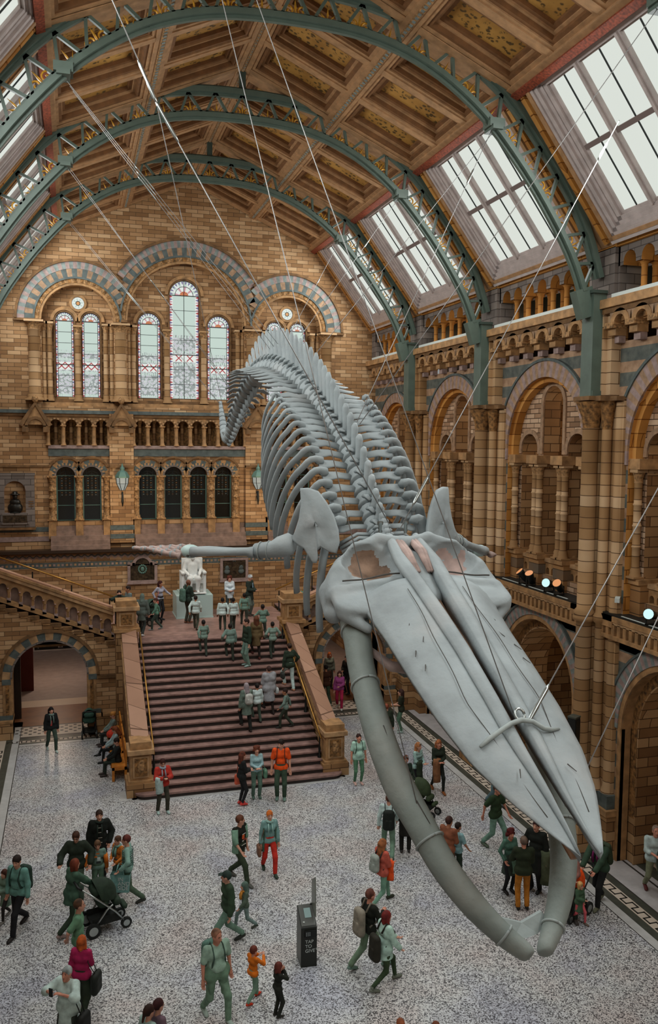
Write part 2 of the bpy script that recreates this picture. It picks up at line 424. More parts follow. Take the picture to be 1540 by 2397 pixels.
def hand(b, wrist, d, side, k, m):
    """palm, four bent fingers and a thumb"""
    d = Vector(d).normalized(); lat = d.cross(Vector((0, 0, 1)));
    if lat.length < .2: lat = d.cross(Vector((0, 1, 0)))
    lat.normalize(); pn = lat.cross(d); w = Vector(wrist)
    if pn.y < 0: pn = -pn
    b.tube([w-d*.02*k, w+d*.03*k, w+d*.08*k, w+d*.1*k], [.026*k, .036*k, .04*k, .03*k], 8, m, flat=.5, up=pn)
    for j, ln in enumerate((.068, .078, .072, .056)):
        o = w+d*.092*k+lat*(j-1.5)*.019*k
        b.tube([o-d*.02*k, o+d*ln*.4*k+pn*.004*k, o+d*ln*.75*k+pn*.02*k, o+d*ln*.9*k+pn*.042*k], [.0105*k, .0095*k, .0085*k, .006*k], 5, m)
    o = w+d*.025*k+lat*side*.034*k
    b.tube([o, o+lat*side*.022*k+d*.025*k+pn*.012*k, o+lat*side*.018*k+d*.06*k+pn*.026*k], [.013*k, .011*k, .007*k], 5, m)
def person(label, pos, H=1.72, face=180, legs='stand', L='down', R='down', top=((90, 90, 90), 'long', 0), bot=((50, 52, 56), 'trousers'), shoes=(60, 58, 56), hair=((48, 34, 26), 'short'), skin='pale', lean=0, hy=0, hp=0, sex='m', extra=None, wide=1.0, z=None, phase=1):
    """face: 0 away from the viewer, 90 to the right, 180 towards, 270 to the left"""
    x, y, z0 = pos; k = H/1.75; kid = H < 1.45; hk = 1.22 if H < 1.2 else (1.1 if kid else 1.0)
    root = empty('person', (x, y, z0), -math.radians(face), label, 'person')
    sw = (.175 if sex == 'm' else .155)*wide; hw = (.085 if sex == 'm' else .09)*wide; gr = wide
    S_ = lambda p: tuple(np.array(p)*k)
    # legs
    sit = legs == 'sit'
    st = {'stand': ((0, .0), (0, .02)), 'walk': ((.27, 0), (-.26, .045)), 'stride': ((.36, 0), (-.34, .055)), 'step': ((.22, .16), (-.1, 0)), 'wide': ((.05, 0), (-.05, 0)), 'sit': ((.46, 0), (.5, 0)), 'cross': ((.5, .0), (.62, .2))}[legs]
    if phase < 0: st = st[::-1]
    ph = .93
    if sit or legs == 'cross': ph = .5
    else:
        for fy, lift in st: ph = min(ph, .09+lift+math.sqrt(max(.846**2-fy*fy-.0004, .1)))
    pel = np.array([0, 0, ph]); J = {}
    for e, (fy, lift) in zip((-1, 1), st):
        hip = pel+[e*hw, 0, -.02]; ank = np.array([e*(hw+.015+(.04 if legs == 'wide' else 0)), fy-.03, .085+lift]); kn, ank = ik(hip, ank, .43, .42, (e*.12, 1, .15)); J[e] = (hip, kn, ank, fy, lift)
    cl, sl = math.cos(math.radians(lean)), math.sin(math.radians(lean))
    def up(p): p = np.array(p, float); return pel+np.array([p[0], p[1]*cl+p[2]*sl, -p[1]*sl+p[2]*cl])
    sh = {e: up((e*sw, 0, .49)) for e in (-1, 1)}; AR = {}
    for e, nm in ((-1, L), (1, R)):
        o = ARM[nm] if isinstance(nm, str) else nm; t = sh[e]+np.array([e*o[0], o[1], o[2]]); el, w = ik(sh[e], t, .285, .255, (e*.7, -.6, -.5)); AR[e] = (sh[e], el, w)
    torso = [('c', S_(up((-.082*gr, .0, .37))), S_(up((.082*gr, .0, .37))), .09*k*gr, .09*k*gr), ('c', S_(up((-sw+.03, 0, .47))), S_(up((sw-.03, 0, .47))), .048*k, .048*k), ('c', S_(up((-.055*gr, .005, .18))), S_(up((.055*gr, .005, .18))), .085*k*gr, .085*k*gr), ('c', S_(up((-hw, -.01, .02))), S_(up((hw, -.01, .02))), .092*k*gr, .092*k*gr)]
    if sex == 'f' and not kid: torso += [('c', S_(up((-.06, .06, .34))), S_(up((.06, .06, .34))), .05*k, .05*k)]
    if gr > 1.08: torso += [('c', S_(up((-.04, .07, .14))), S_(up((.04, .07, .14))), .095*k, .095*k)]
    nk = up((0, .0, .52)); hd = up((0, .035, .68 if not kid else .665)); hd = nk+(hd-nk)*(1 if not kid else 1.1)
    yaw, pit = math.radians(-hy), math.radians(hp)
    M = np.array((Matrix.Rotation(yaw, 3, 'Z') @ Matrix.Rotation(pit, 3, 'X')))
    hs = k*hk; HP = lambda p: tuple(np.array(S_(hd))+M@(np.array(p)*hs))
    head = [('e', HP((0, -.012, .025)), (.076*hs, .096*hs, .098*hs), M), ('e', HP((0, .02, -.035)), (.06*hs, .07*hs, .085*hs), M), ('c', HP((0, .088, .0)), HP((0, .103, -.028)), .011*hs, .016*hs), ('e', HP((0, .05, -.105)), (.03*hs, .03*hs, .025*hs), M)]
    for e in (-1, 1): head.append(('e', HP((e*.077, -.01, -.01)), (.012*hs, .022*hs, .032*hs), M))
    neck = [('c', S_(nk-np.array([0, 0, .03])), HP((0, -.015, -.08)), .055*k, .05*k)]
    limb = []
    for e in (-1, 1):
        a, el, w = AR[e]; limb += [('c', S_(a), S_(el), .044*k, .036*k), ('c', S_(el), S_(w), .037*k, .027*k)]
        hip, kn, ank, fy, lift = J[e]; limb += [('c', S_(hip), S_(kn), .074*k*gr, .05*k), ('c', S_(kn), S_(ank), .05*k, .036*k)]
    sk = 'skin_'+skin
    if sk not in MATS: plain(sk, SKINS[skin], .55, var=.05, vs=8); MATS[sk].node_tree.nodes['Principled BSDF'].inputs['Subsurface Weight'].default_value = 0
    for nm, c in (('eye_dark', (40, 30, 26)), ('lip', (168, 92, 82))):
        if nm not in MATS: plain(nm, c, .4)
    hx = S_(hd)
    def faces(b):
        for e in (-1, 1):
            b.ell(HP((e*.03, .073, .012)), (.011*hs,)*3, 6, 5, 'eye_dark'); b.tube([HP((e*.014, .086, .034)), HP((e*.046, .074, .034))], .005*hs, 5, 'eye_dark')
            a, el, w = AR[e]; hand(b, S_(w), w-el, -e, k*(1.0 if not kid else .95), sk)
        b.tube([HP((-.022, .082, -.058)), HP((0, .09, -.06)), HP((.022, .082, -.058))], .006*hs, 5, 'lip')
    sd_build(head+neck+torso+limb, .022*max(k, .75), .026*k, sk, 'body', root, extra=faces, fine=((hx[0]-.11*hs, hx[0]+.11*hs, .0135*hs), (hx[1]-.12*hs, hx[1]+.14*hs, .0135*hs), (hx[2]-.15*hs, hx[2]+.14*hs, .0135*hs)))
    # trousers, leggings or skirt
    inf = lambda pr, d: [p[:3]+(p[3]+d, p[4]+d) if p[0] == 'c' else p for p in pr]
    bc, bt = bot[0], bot[1]
    if bt in ('trousers', 'leggings', 'shorts'):
        t = inf([torso[3], ('c', S_(up((-.06*gr, .0, .1))), S_(up((.06*gr, .0, .1))), .088*k*gr, .088*k*gr)], .008*k)
        for e in (-1, 1):
            hip, kn, ank, fy, lift = J[e]; f = {'trousers': .016, 'leggings': .007, 'shorts': .02}[bt]*k
            t.append(('c', S_(hip), S_(kn), .076*k*gr+f, .052*k+f))
            if bt != 'shorts': t.append(('c', S_(kn), S_(kn+(ank-kn)*.96), .052*k+f, (.043*k if bt == 'trousers' else .037*k)+f))
        sd_build(t, .024*max(k, .75), .03*k, fab(bc), 'trousers' if bt != 'leggings' else 'leggings', root)
    # shoes
    sm = fab(shoes, .6, .05)
    for e in (-1, 1):
        hip, kn, ank, fy, lift = J[e]; b = MB(); c = np.array([ank[0], ank[1], .0]); p = math.atan2(lift, .2)*.9 if lift > .03 and fy < 0 and legs != 'step' else 0; zb = lift if (legs in ('step', 'cross') or p == 0) else 0
        def q(dy, dz): return S_((c[0]+(e*.012 if dy > .1 else 0), c[1]+(dy-.12)*math.cos(p)+.12-dz*math.sin(p)*-1*0, zb+dz-(dy-.12)*math.sin(p)))
        b.tube([q(-.075, .045), q(-.05, .048), q(.03, .05), q(.1, .042), q(.16, .034), q(.19, .028)], [x*k for x in (.02, .042, .046, .047, .042, .018)], 8, sm, flat=[.9, .9, .95, .8, .7, .7], up=(0, .0, 1)); b.tube([S_(ank+[0, 0, .03]), q(-.01, .05)], .042*k, 8, sm); b.build('shoe', root)
    # upper garment
    tc, tt, th = top[0], top[1], (top[2] if len(top) > 2 else 0); g = (.009+th*.75)*k
    tp = inf(torso[:3]+torso[4:], g)+inf([torso[3]], g+.008*k)
    fr = {'long': .97, 'short': .55, 'vest': .0, 'threeq': 1.35/2}[tt if tt in ('long', 'short', 'vest', 'threeq') else 'long']
    for e in (-1, 1):
        a, el, w = AR[e]
        if tt == 'short': tp.append(('c', S_(a), S_(a+(el-a)*.75), .05*k+g, .049*k+g))
        elif tt == 'threeq': tp += [('c', S_(a), S_(el), .046*k+g, .04*k+g), ('c', S_(el), S_(el+(w-el)*.3), .04*k+g, .037*k+g)]
        elif tt != 'vest': tp += [('c', S_(a), S_(el), .046*k+g, .038*k+g), ('c', S_(el), S_(el+(w-el)*.95), .038*k+g, .03*k+g)]
    hem = top[3] if len(top) > 3 else None
    if hem: tp.append(('c', S_(up((0, 0, .14))), S_((pel[0], pel[1]-.005, hem+.0)), .105*k*gr+g*.5, (.15*k*gr+g)))
    zc = (hem if hem else (ph-.1))*k
    sd_build(tp, .0215*max(k, .75), .03*k, fab(tc), 'top' if not hem else 'coat', root, cut=lambda P: zc-P[..., 2])
    if bt == 'skirt':
        hm = bot[2]*k; sd_build([('c', S_(up((0, 0, .12))), S_((pel[0], pel[1], bot[2])), .125*k, .2*k)]+inf([torso[3]], .012*k), .024, .04, fab(bc), 'skirt', root, cut=lambda P: hm-P[..., 2])
        t = []
        for e in (-1, 1):
            hip, kn, ank, fy, lift = J[e]; t += [('c', S_(hip), S_(kn), .088*k, .062*k), ('c', S_(kn), S_(ank), .062*k, .044*k)]
        sd_build(t, .024, .02, fab((36, 36, 38)), 'leggings', root)
    # hair, hats
    hc, ht = hair[0], hair[1]
    if ht != 'bald':
        hm = fab(hc, .7, .25) if ht not in ('hood', 'scarf', 'cap') else fab(hc)
        A = [('e', HP((0, -.018, .032)), (.087*hs, .106*hs, .106*hs), M)]
        hl = .03 if ht in ('short', 'cap', 'receding') else .0
        if ht in ('long', 'longup'): A += [('c', HP((e*.05, -.055, .0)), HP((e*.07, -.075, -.24)), .062*hs, .05*hs) for e in (-1, 1)]+[('c', HP((0, -.08, 0)), HP((0, -.1, -.27)), .07*hs, .05*hs)]
        if ht == 'bob': A += [('c', HP((e*.062, -.03, .0)), HP((e*.072, -.02, -.12)), .045*hs, .038*hs) for e in (-1, 1)]+[('c', HP((0, -.07, 0)), HP((0, -.075, -.11)), .06*hs, .05*hs)]
        if ht == 'curly': A += [('e', HP((.085*math.cos(a), -.03+.07*math.sin(a), -.02+.03*math.sin(3*a))), (.045*hs,)*3) for a in np.linspace(PI*.93, 2.07*PI, 7)]+[('e', HP((.07*math.cos(a), -.02, .09+.02*math.sin(a))), (.045*hs,)*3) for a in np.linspace(0, PI, 5)]
        if ht == 'bun': A += [('e', HP((0, -.11, .05)), (.05*hs,)*3)]
        if ht == 'tail': A += [('c', HP((0, -.11, .02)), HP((0, -.15, -.13)), .032*hs, .022*hs)]
        if ht in ('hood', 'scarf'): A += [('c', HP((0, -.03, -.02)), S_(nk+np.array([0, -.02, -.03])), .092*hs, .1*hs)]
        fo = np.array(HP((0, .135, -.05 if ht != 'receding' else .02))); fo2 = np.array(HP((0, .06, -.135)))
        def cut(P): 
            d = np.linalg.norm(P-fo, axis=-1)-(.118 if ht in ('short', 'receding', 'cap') else .104)*hs; c1 = -d
            c2 = -(np.linalg.norm(P-fo2, axis=-1)-.085*hs)
            low = (P-np.array(HP((0, 0, -.055 if ht in ('short', 'cap', 'receding') else -.5))))@M[:, 2]
            return np.maximum(np.maximum(c1, c2), -low)
        sd_build(A, .0135*hs, .03*hs, hm, {'hood': 'hood', 'scarf': 'headscarf', 'cap': 'cap'}.get(ht, 'hair'), root, cut=cut)
        if ht == 'cap': b = MB(); b.tube([HP((0, .06, .06)), HP((0, .12, .055)), HP((0, .165, .045))], [.075*hs, .075*hs, .045*hs], 10, hm, flat=.16, up=tuple(M[:, 2])); b.build('cap_brim', root)
    ctx = dict(root=root, k=k, up=up, S=S_, HP=HP, J=J, AR=AR, pel=pel, hd=hd, nk=nk, sw=sw, M=M, hs=hs, pos=pos, face=face, th=th, gr=gr, ph=ph)
    if extra: extra(ctx)
    return ctx
# ---- things people wear and carry
def world_part(mb, c, name, label, cat, group=None):
    o = mb.build(name); o.location = c['root'].location; o.rotation_euler = c['root'].rotation_euler; return tag(o, label, cat, group)
def backpack(label, col, h=.46, w=.3, d=.17, strapcol=None, low=0):
    def f(c):
        k, up, S_ = c['k'], c['up'], c['S']; r = empty('backpack', c['pos'], -math.radians(c['face']), label, 'backpack'); y0 = -.135*c['gr']-c['th']-d/2; m = fab(col, .7)
        A = [('c', S_(up((q*(w/2-.08), y0, .42-low-.02))), S_(up((q*(w/2-.08), y0-.01, .42-h-low+.08))), .08*k, .09*k) for q in (-1, 0, 1)]
        sd_build(A, .02*k, .05*k, m, 'bag_body', r); 
        sd_build([('c', S_(up((q, y0-.07, .42-h*.45-low))), S_(up((q, y0-.075, .42-h*.75-low))), .05*k, .055*k) for q in (-.05, .05)], .018*k, .04*k, m, 'front_pocket', r)
        for e in (-1, 1):
            g = .06+.016+c['th']; b = MB(); b.tube([S_(up((e*.09, -.12-c['th'], .4))), S_(up((e*.1, -.03, .475+g))), S_(up((e*.105, .06, .46+g*.5))), S_(up((e*.11, .125+c['th'], .34))), S_(up((e*.14, .08+c['th'], .17))), S_(up((e*.15, -.08, .1)))], .028*k, 6, fab(strapcol or col, .7), flat=.35, up=(1, 0, 0)); b.build('strap', r)
    return f
def crossbag(label, col, side=1, size=(.26, .2, .1), drop=-.02, cat='bag', name='shoulder_bag', strap=True):
    def f(c):
        k, up, S_ = c['k'], c['up'], c['S']; r = empty(name, c['pos'], -math.radians(c['face']), label, cat); m = fab(col, .6); w, h, d = size; x = side*(c['sw']+.07+d/2)
        sd_build([('c', S_(up((x, -w/2+d/2, drop-h*q))), S_(up((x, w/2-d/2, drop-h*q))), d/2*k, d/2*k) for q in (.15, .5, .85)], .02*k, .09, m, 'bag_body', r)
        if strap: b = MB(); b.tube([S_(up((x, -.05, drop))), S_(up((side*.17, -.07, .3))), S_(up((side*.13, -.02, .55))), S_(up((side*.17, .08, .3))), S_(up((x, .05, drop)))], .014*k, 6, m, flat=.5); b.build('strap', r)
    return f
def phone(label, hand_side=1, both=False, cat='phone', name='phone', size=(.075, .012, .15), off=(0, .1, .06)):
    def f(c):
        a, el, w = c['AR'][hand_side]; p = np.array(c['S'](w))+np.array(off)*c['k']; 
        if both: p[0] = .0
        b = MB(); b.box(-size[0]/2, -size[1]/2, -size[2]/2, size[0]/2, size[1]/2, size[2]/2, 'black'); b.box(-size[0]/2+.006, -size[1]/2-.001, -size[2]/2+.008, size[0]/2-.006, -size[1]/2, size[2]/2-.008, 'darkpane')
        o = b.build(name); a2 = -math.radians(c['face']); R = Matrix.Rotation(a2, 3, 'Z'); o.location = Vector(c['pos'])+R@Vector(p); o.rotation_euler = (0, 0, a2); tag(o, label, cat)
    return f
def scarf(col):
    def f(c):
        up, S_, k = c['up'], c['S'], c['k']; b = MB(); m = fab(col); g = c['th']
        b.tube([S_(up((.075*math.cos(a), .02+.08*math.sin(a), .53+.01*math.sin(2*a)))) for a in np.linspace(0, 2*PI, 14)], .035*k, 7, m)
        b.tube([S_(up((.05, .1+g, .5))), S_(up((.055, .155+g, .38))), S_(up((.06, .15+g, .2)))], [.035*k, .045*k, .04*k], 7, m, flat=.4); b.tube([S_(up((-.04, .1+g, .5))), S_(up((-.05, .15+g, .38))), S_(up((-.055, .145+g, .24)))], [.035*k, .045*k, .04*k], 7, m, flat=.4); b.build('scarf', c['root'])
    return f
def openjacket(col, hem=.0):
    """front flaps, collar and back of an unbuttoned jacket over the shirt"""
    def f(c):
        up, S_, k = c['up'], c['S'], c['k']; b = MB(); m = fab(col); gr = c['gr']; rows = []
        for z, rx, ry in ((.5, .15, .07), (.44, .2, .1), (.36, .215, .128), (.2, .19, .125), (.05, .21, .135), (-.08+hem, .225, .145)):
            rows.append([S_(up((rx*gr*math.sin(a), -ry*gr*math.cos(a)-.0, z))) for a in np.linspace(-2.35, 2.35, 19)])
        b.grid(rows, m); b.grid([[tuple(np.array(p)*[.97, .97, 1]) for p in r] for r in rows], m); b.build('open_jacket', c['root'])
    return f
def stripes(col, n=7):
    def f(c):
        up, S_, k = c['up'], c['S'], c['k']; m = fab(col)
        for i in range(n): z = .05+.4*i/(n-1); rx = .2-.02*math.sin(i); b = MB(); b.tube([S_(up(((.187+.0*z)*c['gr']*math.cos(a), .131*c['gr']*math.sin(a), z))) for a in np.linspace(0, 2*PI, 20)], .008*k, 5, m); b.build('stripe', c['root'])
    return f
def glasses(c):
    b = MB(); HP = c['HP']; b.tube([HP((-.075, .03, .014)), HP((-.05, .085, .012)), HP((0, .096, .014)), HP((.05, .085, .012)), HP((.075, .03, .014))], .006*c['hs'], 5, 'black'); b.build('glasses', c['root'])
def shades(c):
    b = MB(); HP = c['HP']; [b.ell(HP((e*.03, .075, .1)), (.028*c['hs'], .014*c['hs'], .02*c['hs']), 8, 6, 'steel') for e in (-1, 1)]; b.tube([HP((-.08, 0, .06)), HP((-.03, .08, .1)), HP((.03, .08, .1)), HP((.08, 0, .06))], .006*c['hs'], 5, 'black'); b.build('sunglasses', c['root'])
def patch(cells):
    """printed shapes on the chest: (x, z, w, h, colour)"""
    def f(c):
        up, S_ = c['up'], c['S']; b = MB()
        for x, z, w, h, col in cells: b.add([S_(up((x+dx*w/2, (.129 if z > .3 else .122)*c['gr']+.02-.25*(x+dx*w/2)**2, z+dz*h/2))) for dx, dz in ((-1, -1), (1, -1), (1, 1), (-1, 1))], [(0, 1, 2, 3)], fab(col))
        b.build('print', c['root'])
    return f
def many(*fs):
    def f(c):
        for g in fs: g(c)
    return f
def held_cloth(label, col, side=1, length=.7, cat='coat', name='folded_coat'):
    def f(c):
        a, el, w = c['AR'][side]; S_ = c['S']; b = MB(); p = np.array(S_((el+w)/2)); k = c['k']; m = fab(col); G = []
        for i, q in enumerate(np.linspace(0, 1, 7)): G.append([(p[0]+.12*k*math.cos(t)*(1+.15*math.sin(3*t+i)), p[1]+.09*k*math.sin(t)*(1+.1*math.sin(2*t)), p[2]+.05*k-q*length*k) for t in np.linspace(0, 2*PI, 14, endpoint=False)])
        b.grid(G, m, True, True); b.add(G[0], [tuple(range(14))], m); b.add(G[-1], [tuple(range(14))], m); world_part(b, c, name, label, cat)
    return f
# ------------------------------------------------------------------ the hall: dimensions in metres, x across, y along, z up
BAY = 6.278; RIBS = [19.58+BAY*k for k in range(-3, 3)]; YB = 37.63; XW = 8.55; LAND = 3.45
def mat_striped():
    m, nt, b = newmat('striped'); L = nt.links.new
    tc = nd(nt, 'ShaderNodeTexCoord'); sp = nd(nt, 'ShaderNodeSeparateXYZ'); L(tc.outputs['Object'], sp.inputs[0])
    q = nd(nt, 'ShaderNodeMath', operation='MULTIPLY'); q.inputs[1].default_value = 1/.62; L(sp.outputs[2], q.inputs[0])
    fr = nd(nt, 'ShaderNodeMath', operation='FRACT'); L(q.outputs[0], fr.inputs[0])
    n = nd(nt, 'ShaderNodeTexNoise', Scale=5.0, Detail=3.0); L(tc.outputs['Object'], n.inputs['Vector'])
    a = ramp(nt, n.outputs[0], [(.3, (70, 76, 72)), (.7, (104, 106, 98))]); c = ramp(nt, n.outputs[0], [(.3, (140, 108, 82)), (.7, (178, 144, 114))])
    g = nd(nt, 'ShaderNodeMath', operation='GREATER_THAN'); g.inputs[1].default_value = .56; L(fr.outputs[0], g.inputs[0])
    mm = nd(nt, 'ShaderNodeMix', data_type='RGBA'); L(g.outputs[0], mm.inputs[0]); L(a, mm.inputs[6]); L(c, mm.inputs[7])
    L(mm.outputs[2], b.inputs['Base Color']); b.inputs['Roughness'].default_value = .75
mat_striped()

COLS = {}
def column(x, y, z0, z1, r, m='shaft', style='plain', label=None, group=None, rz=0):
    h = round(z1-z0, 3); k = (h, r, m, style)
    if k not in COLS:
        b = MB(); bh = min(.3, h*.08+.06); ch = min(.5, h*.1+.08)
        pr = [(r*1.5, 0), (r*1.5, bh*.35), (r*1.25, bh*.5), (r*1.35, bh*.75), (r, bh)]
        if style == 'ringed':
            for q in (1, 2, 3):
                z = bh+(h-ch-bh)*q/4; pr += [(r, z-.03), (r*1.18, z-.015), (r*1.18, z+.015), (r, z+.03)]
        pr += [(r, h-ch), (r*1.2, h-ch+.02), (r*1.05, h-ch+.05)]
        b.lathe(pr, n=12, m=m)
        b.lathe([(r*1.05, h-ch+.04), (r*1.15, h-ch*.6), (r*1.6, h-ch*.25), (r*1.7, h-ch*.22)], n=12, m='carved' if m != 'goldstone' else 'goldstone')
        b.box(-r*1.6, -r*1.6, h-ch*.24, r*1.6, r*1.6, h, m); b.box(-r*1.6, -r*1.6, -.001, r*1.6, r*1.6, bh*.2, m)
        o = b.build('column'); COLS[k] = o
    else:
        o = COLS[k].copy(); COL.objects.link(o)
    o.location = (x, y, z0); o.rotation_euler = (0, 0, rz)
    return tag(o, label, 'column', group)

# ---- floor with its borders
def build_floor():
    f = MB(); f.box(-6.965, -6, -.3, 6.965, 31.37, 0, 'terrazzo'); tag(f.build('floor'), 'speckled pink and grey terrazzo floor of the hall', 'floor', kind='structure')
    g = MB()
    def rect(x0, y0, x1, y1, m): g.box(x0, y0, -.3, x1, y1, 0, m)
    bands = [(6.965, 6.99, 'tile_black'), (6.99, 7.22, 'marble_white'), (7.22, 7.44, 'marble_dark'), (7.44, 7.74, 'tile_light'), (7.74, 7.94, 'marble_dark'), (7.94, 7.98, 'tile_black'), (7.98, 8.7, 'marble_grey'), (8.7, 8.76, 'tile_black'), (8.76, 8.92, 'marble_grey'), (8.92, 9.3, 'marble_dark'), (9.3, 13, 'tile_light')]
    for a, c, m in bands:
        for sg in (-1, 1): rect(min(sg*a, sg*c), -6, max(sg*a, sg*c), 34.2, m)
    yb = [(31.37, 31.4, 'tile_black'), (31.4, 31.6, 'marble_white'), (31.6, 31.75, 'marble_dark'), (31.75, 32.0, 'tile_light'), (32.0, 32.25, 'marble_dark'), (32.25, 32.4, 'tile_black'), (32.4, 33.5, 'tile_light'), (33.5, 33.6, 'tile_black')]
    for a, c, m in yb: rect(-6.965, a, 6.965, c, m)
    rect(-13, 33.6, 13, 36.0, 'corr_floor'); rect(-13, 36.0, 13, 36.9, 'tile_light'); rect(-13, 36.9, 13, 46, 'corr_grey')
    def key(x0, y0, x1, y1, along, p=.22):
        """square meander in thin dark inlay standing a millimetre proud"""
        w = .045; n = int(((y1-y0) if along == 'y' else (x1-x0))/p)
        for i in range(n):
            a = (y0 if along == 'y' else x0)+i*p
            lo, hi = (x0, x1) if along == 'y' else (y0, y1)
            top = i % 2 == 0
            segs = [(a, a+p+w, hi-w if top else lo, hi if top else lo+w), (a, a+w, lo, hi)]
            for s0, s1, t0, t1 in segs:
                if along == 'y': g.box(t0, s0, 0, t1, s1, .0015, 'tile_black')
                else: g.box(s0, t0, 0, s1, t1, .0015, 'tile_black')
    for sg in (-1, 1):
        a, c = sorted((sg*7.48, sg*7.70)); key(a, 8, c, 31.4, 'y')
        a, c = sorted((sg*3.7, sg*7.4)); key(a, 31.78, c, 31.97, 'x', .16)
        for i in range(22):
            for j in range(5):
                x = sg*(4.3+i*.16); y = 32.6+j*.18
                if (i+j) % 2: g.box(min(x, x+.11), y, 0, max(x, x+.11), y+.11, .0015, 'tile_black')
    for i in range(150):                                            # stepped tiles in the bays behind the piers
        for j in range(6):
            x = 9.45+j*.3; y = 10+i*.18
            if (i+j) % 2: g.box(x, y, 0, x+.2, y+.12, .0015, 'tile_black')
    tag(g.build('floor_border'), 'marble and mosaic strips bordering the terrazzo floor', 'floor', kind='structure')
build_floor()

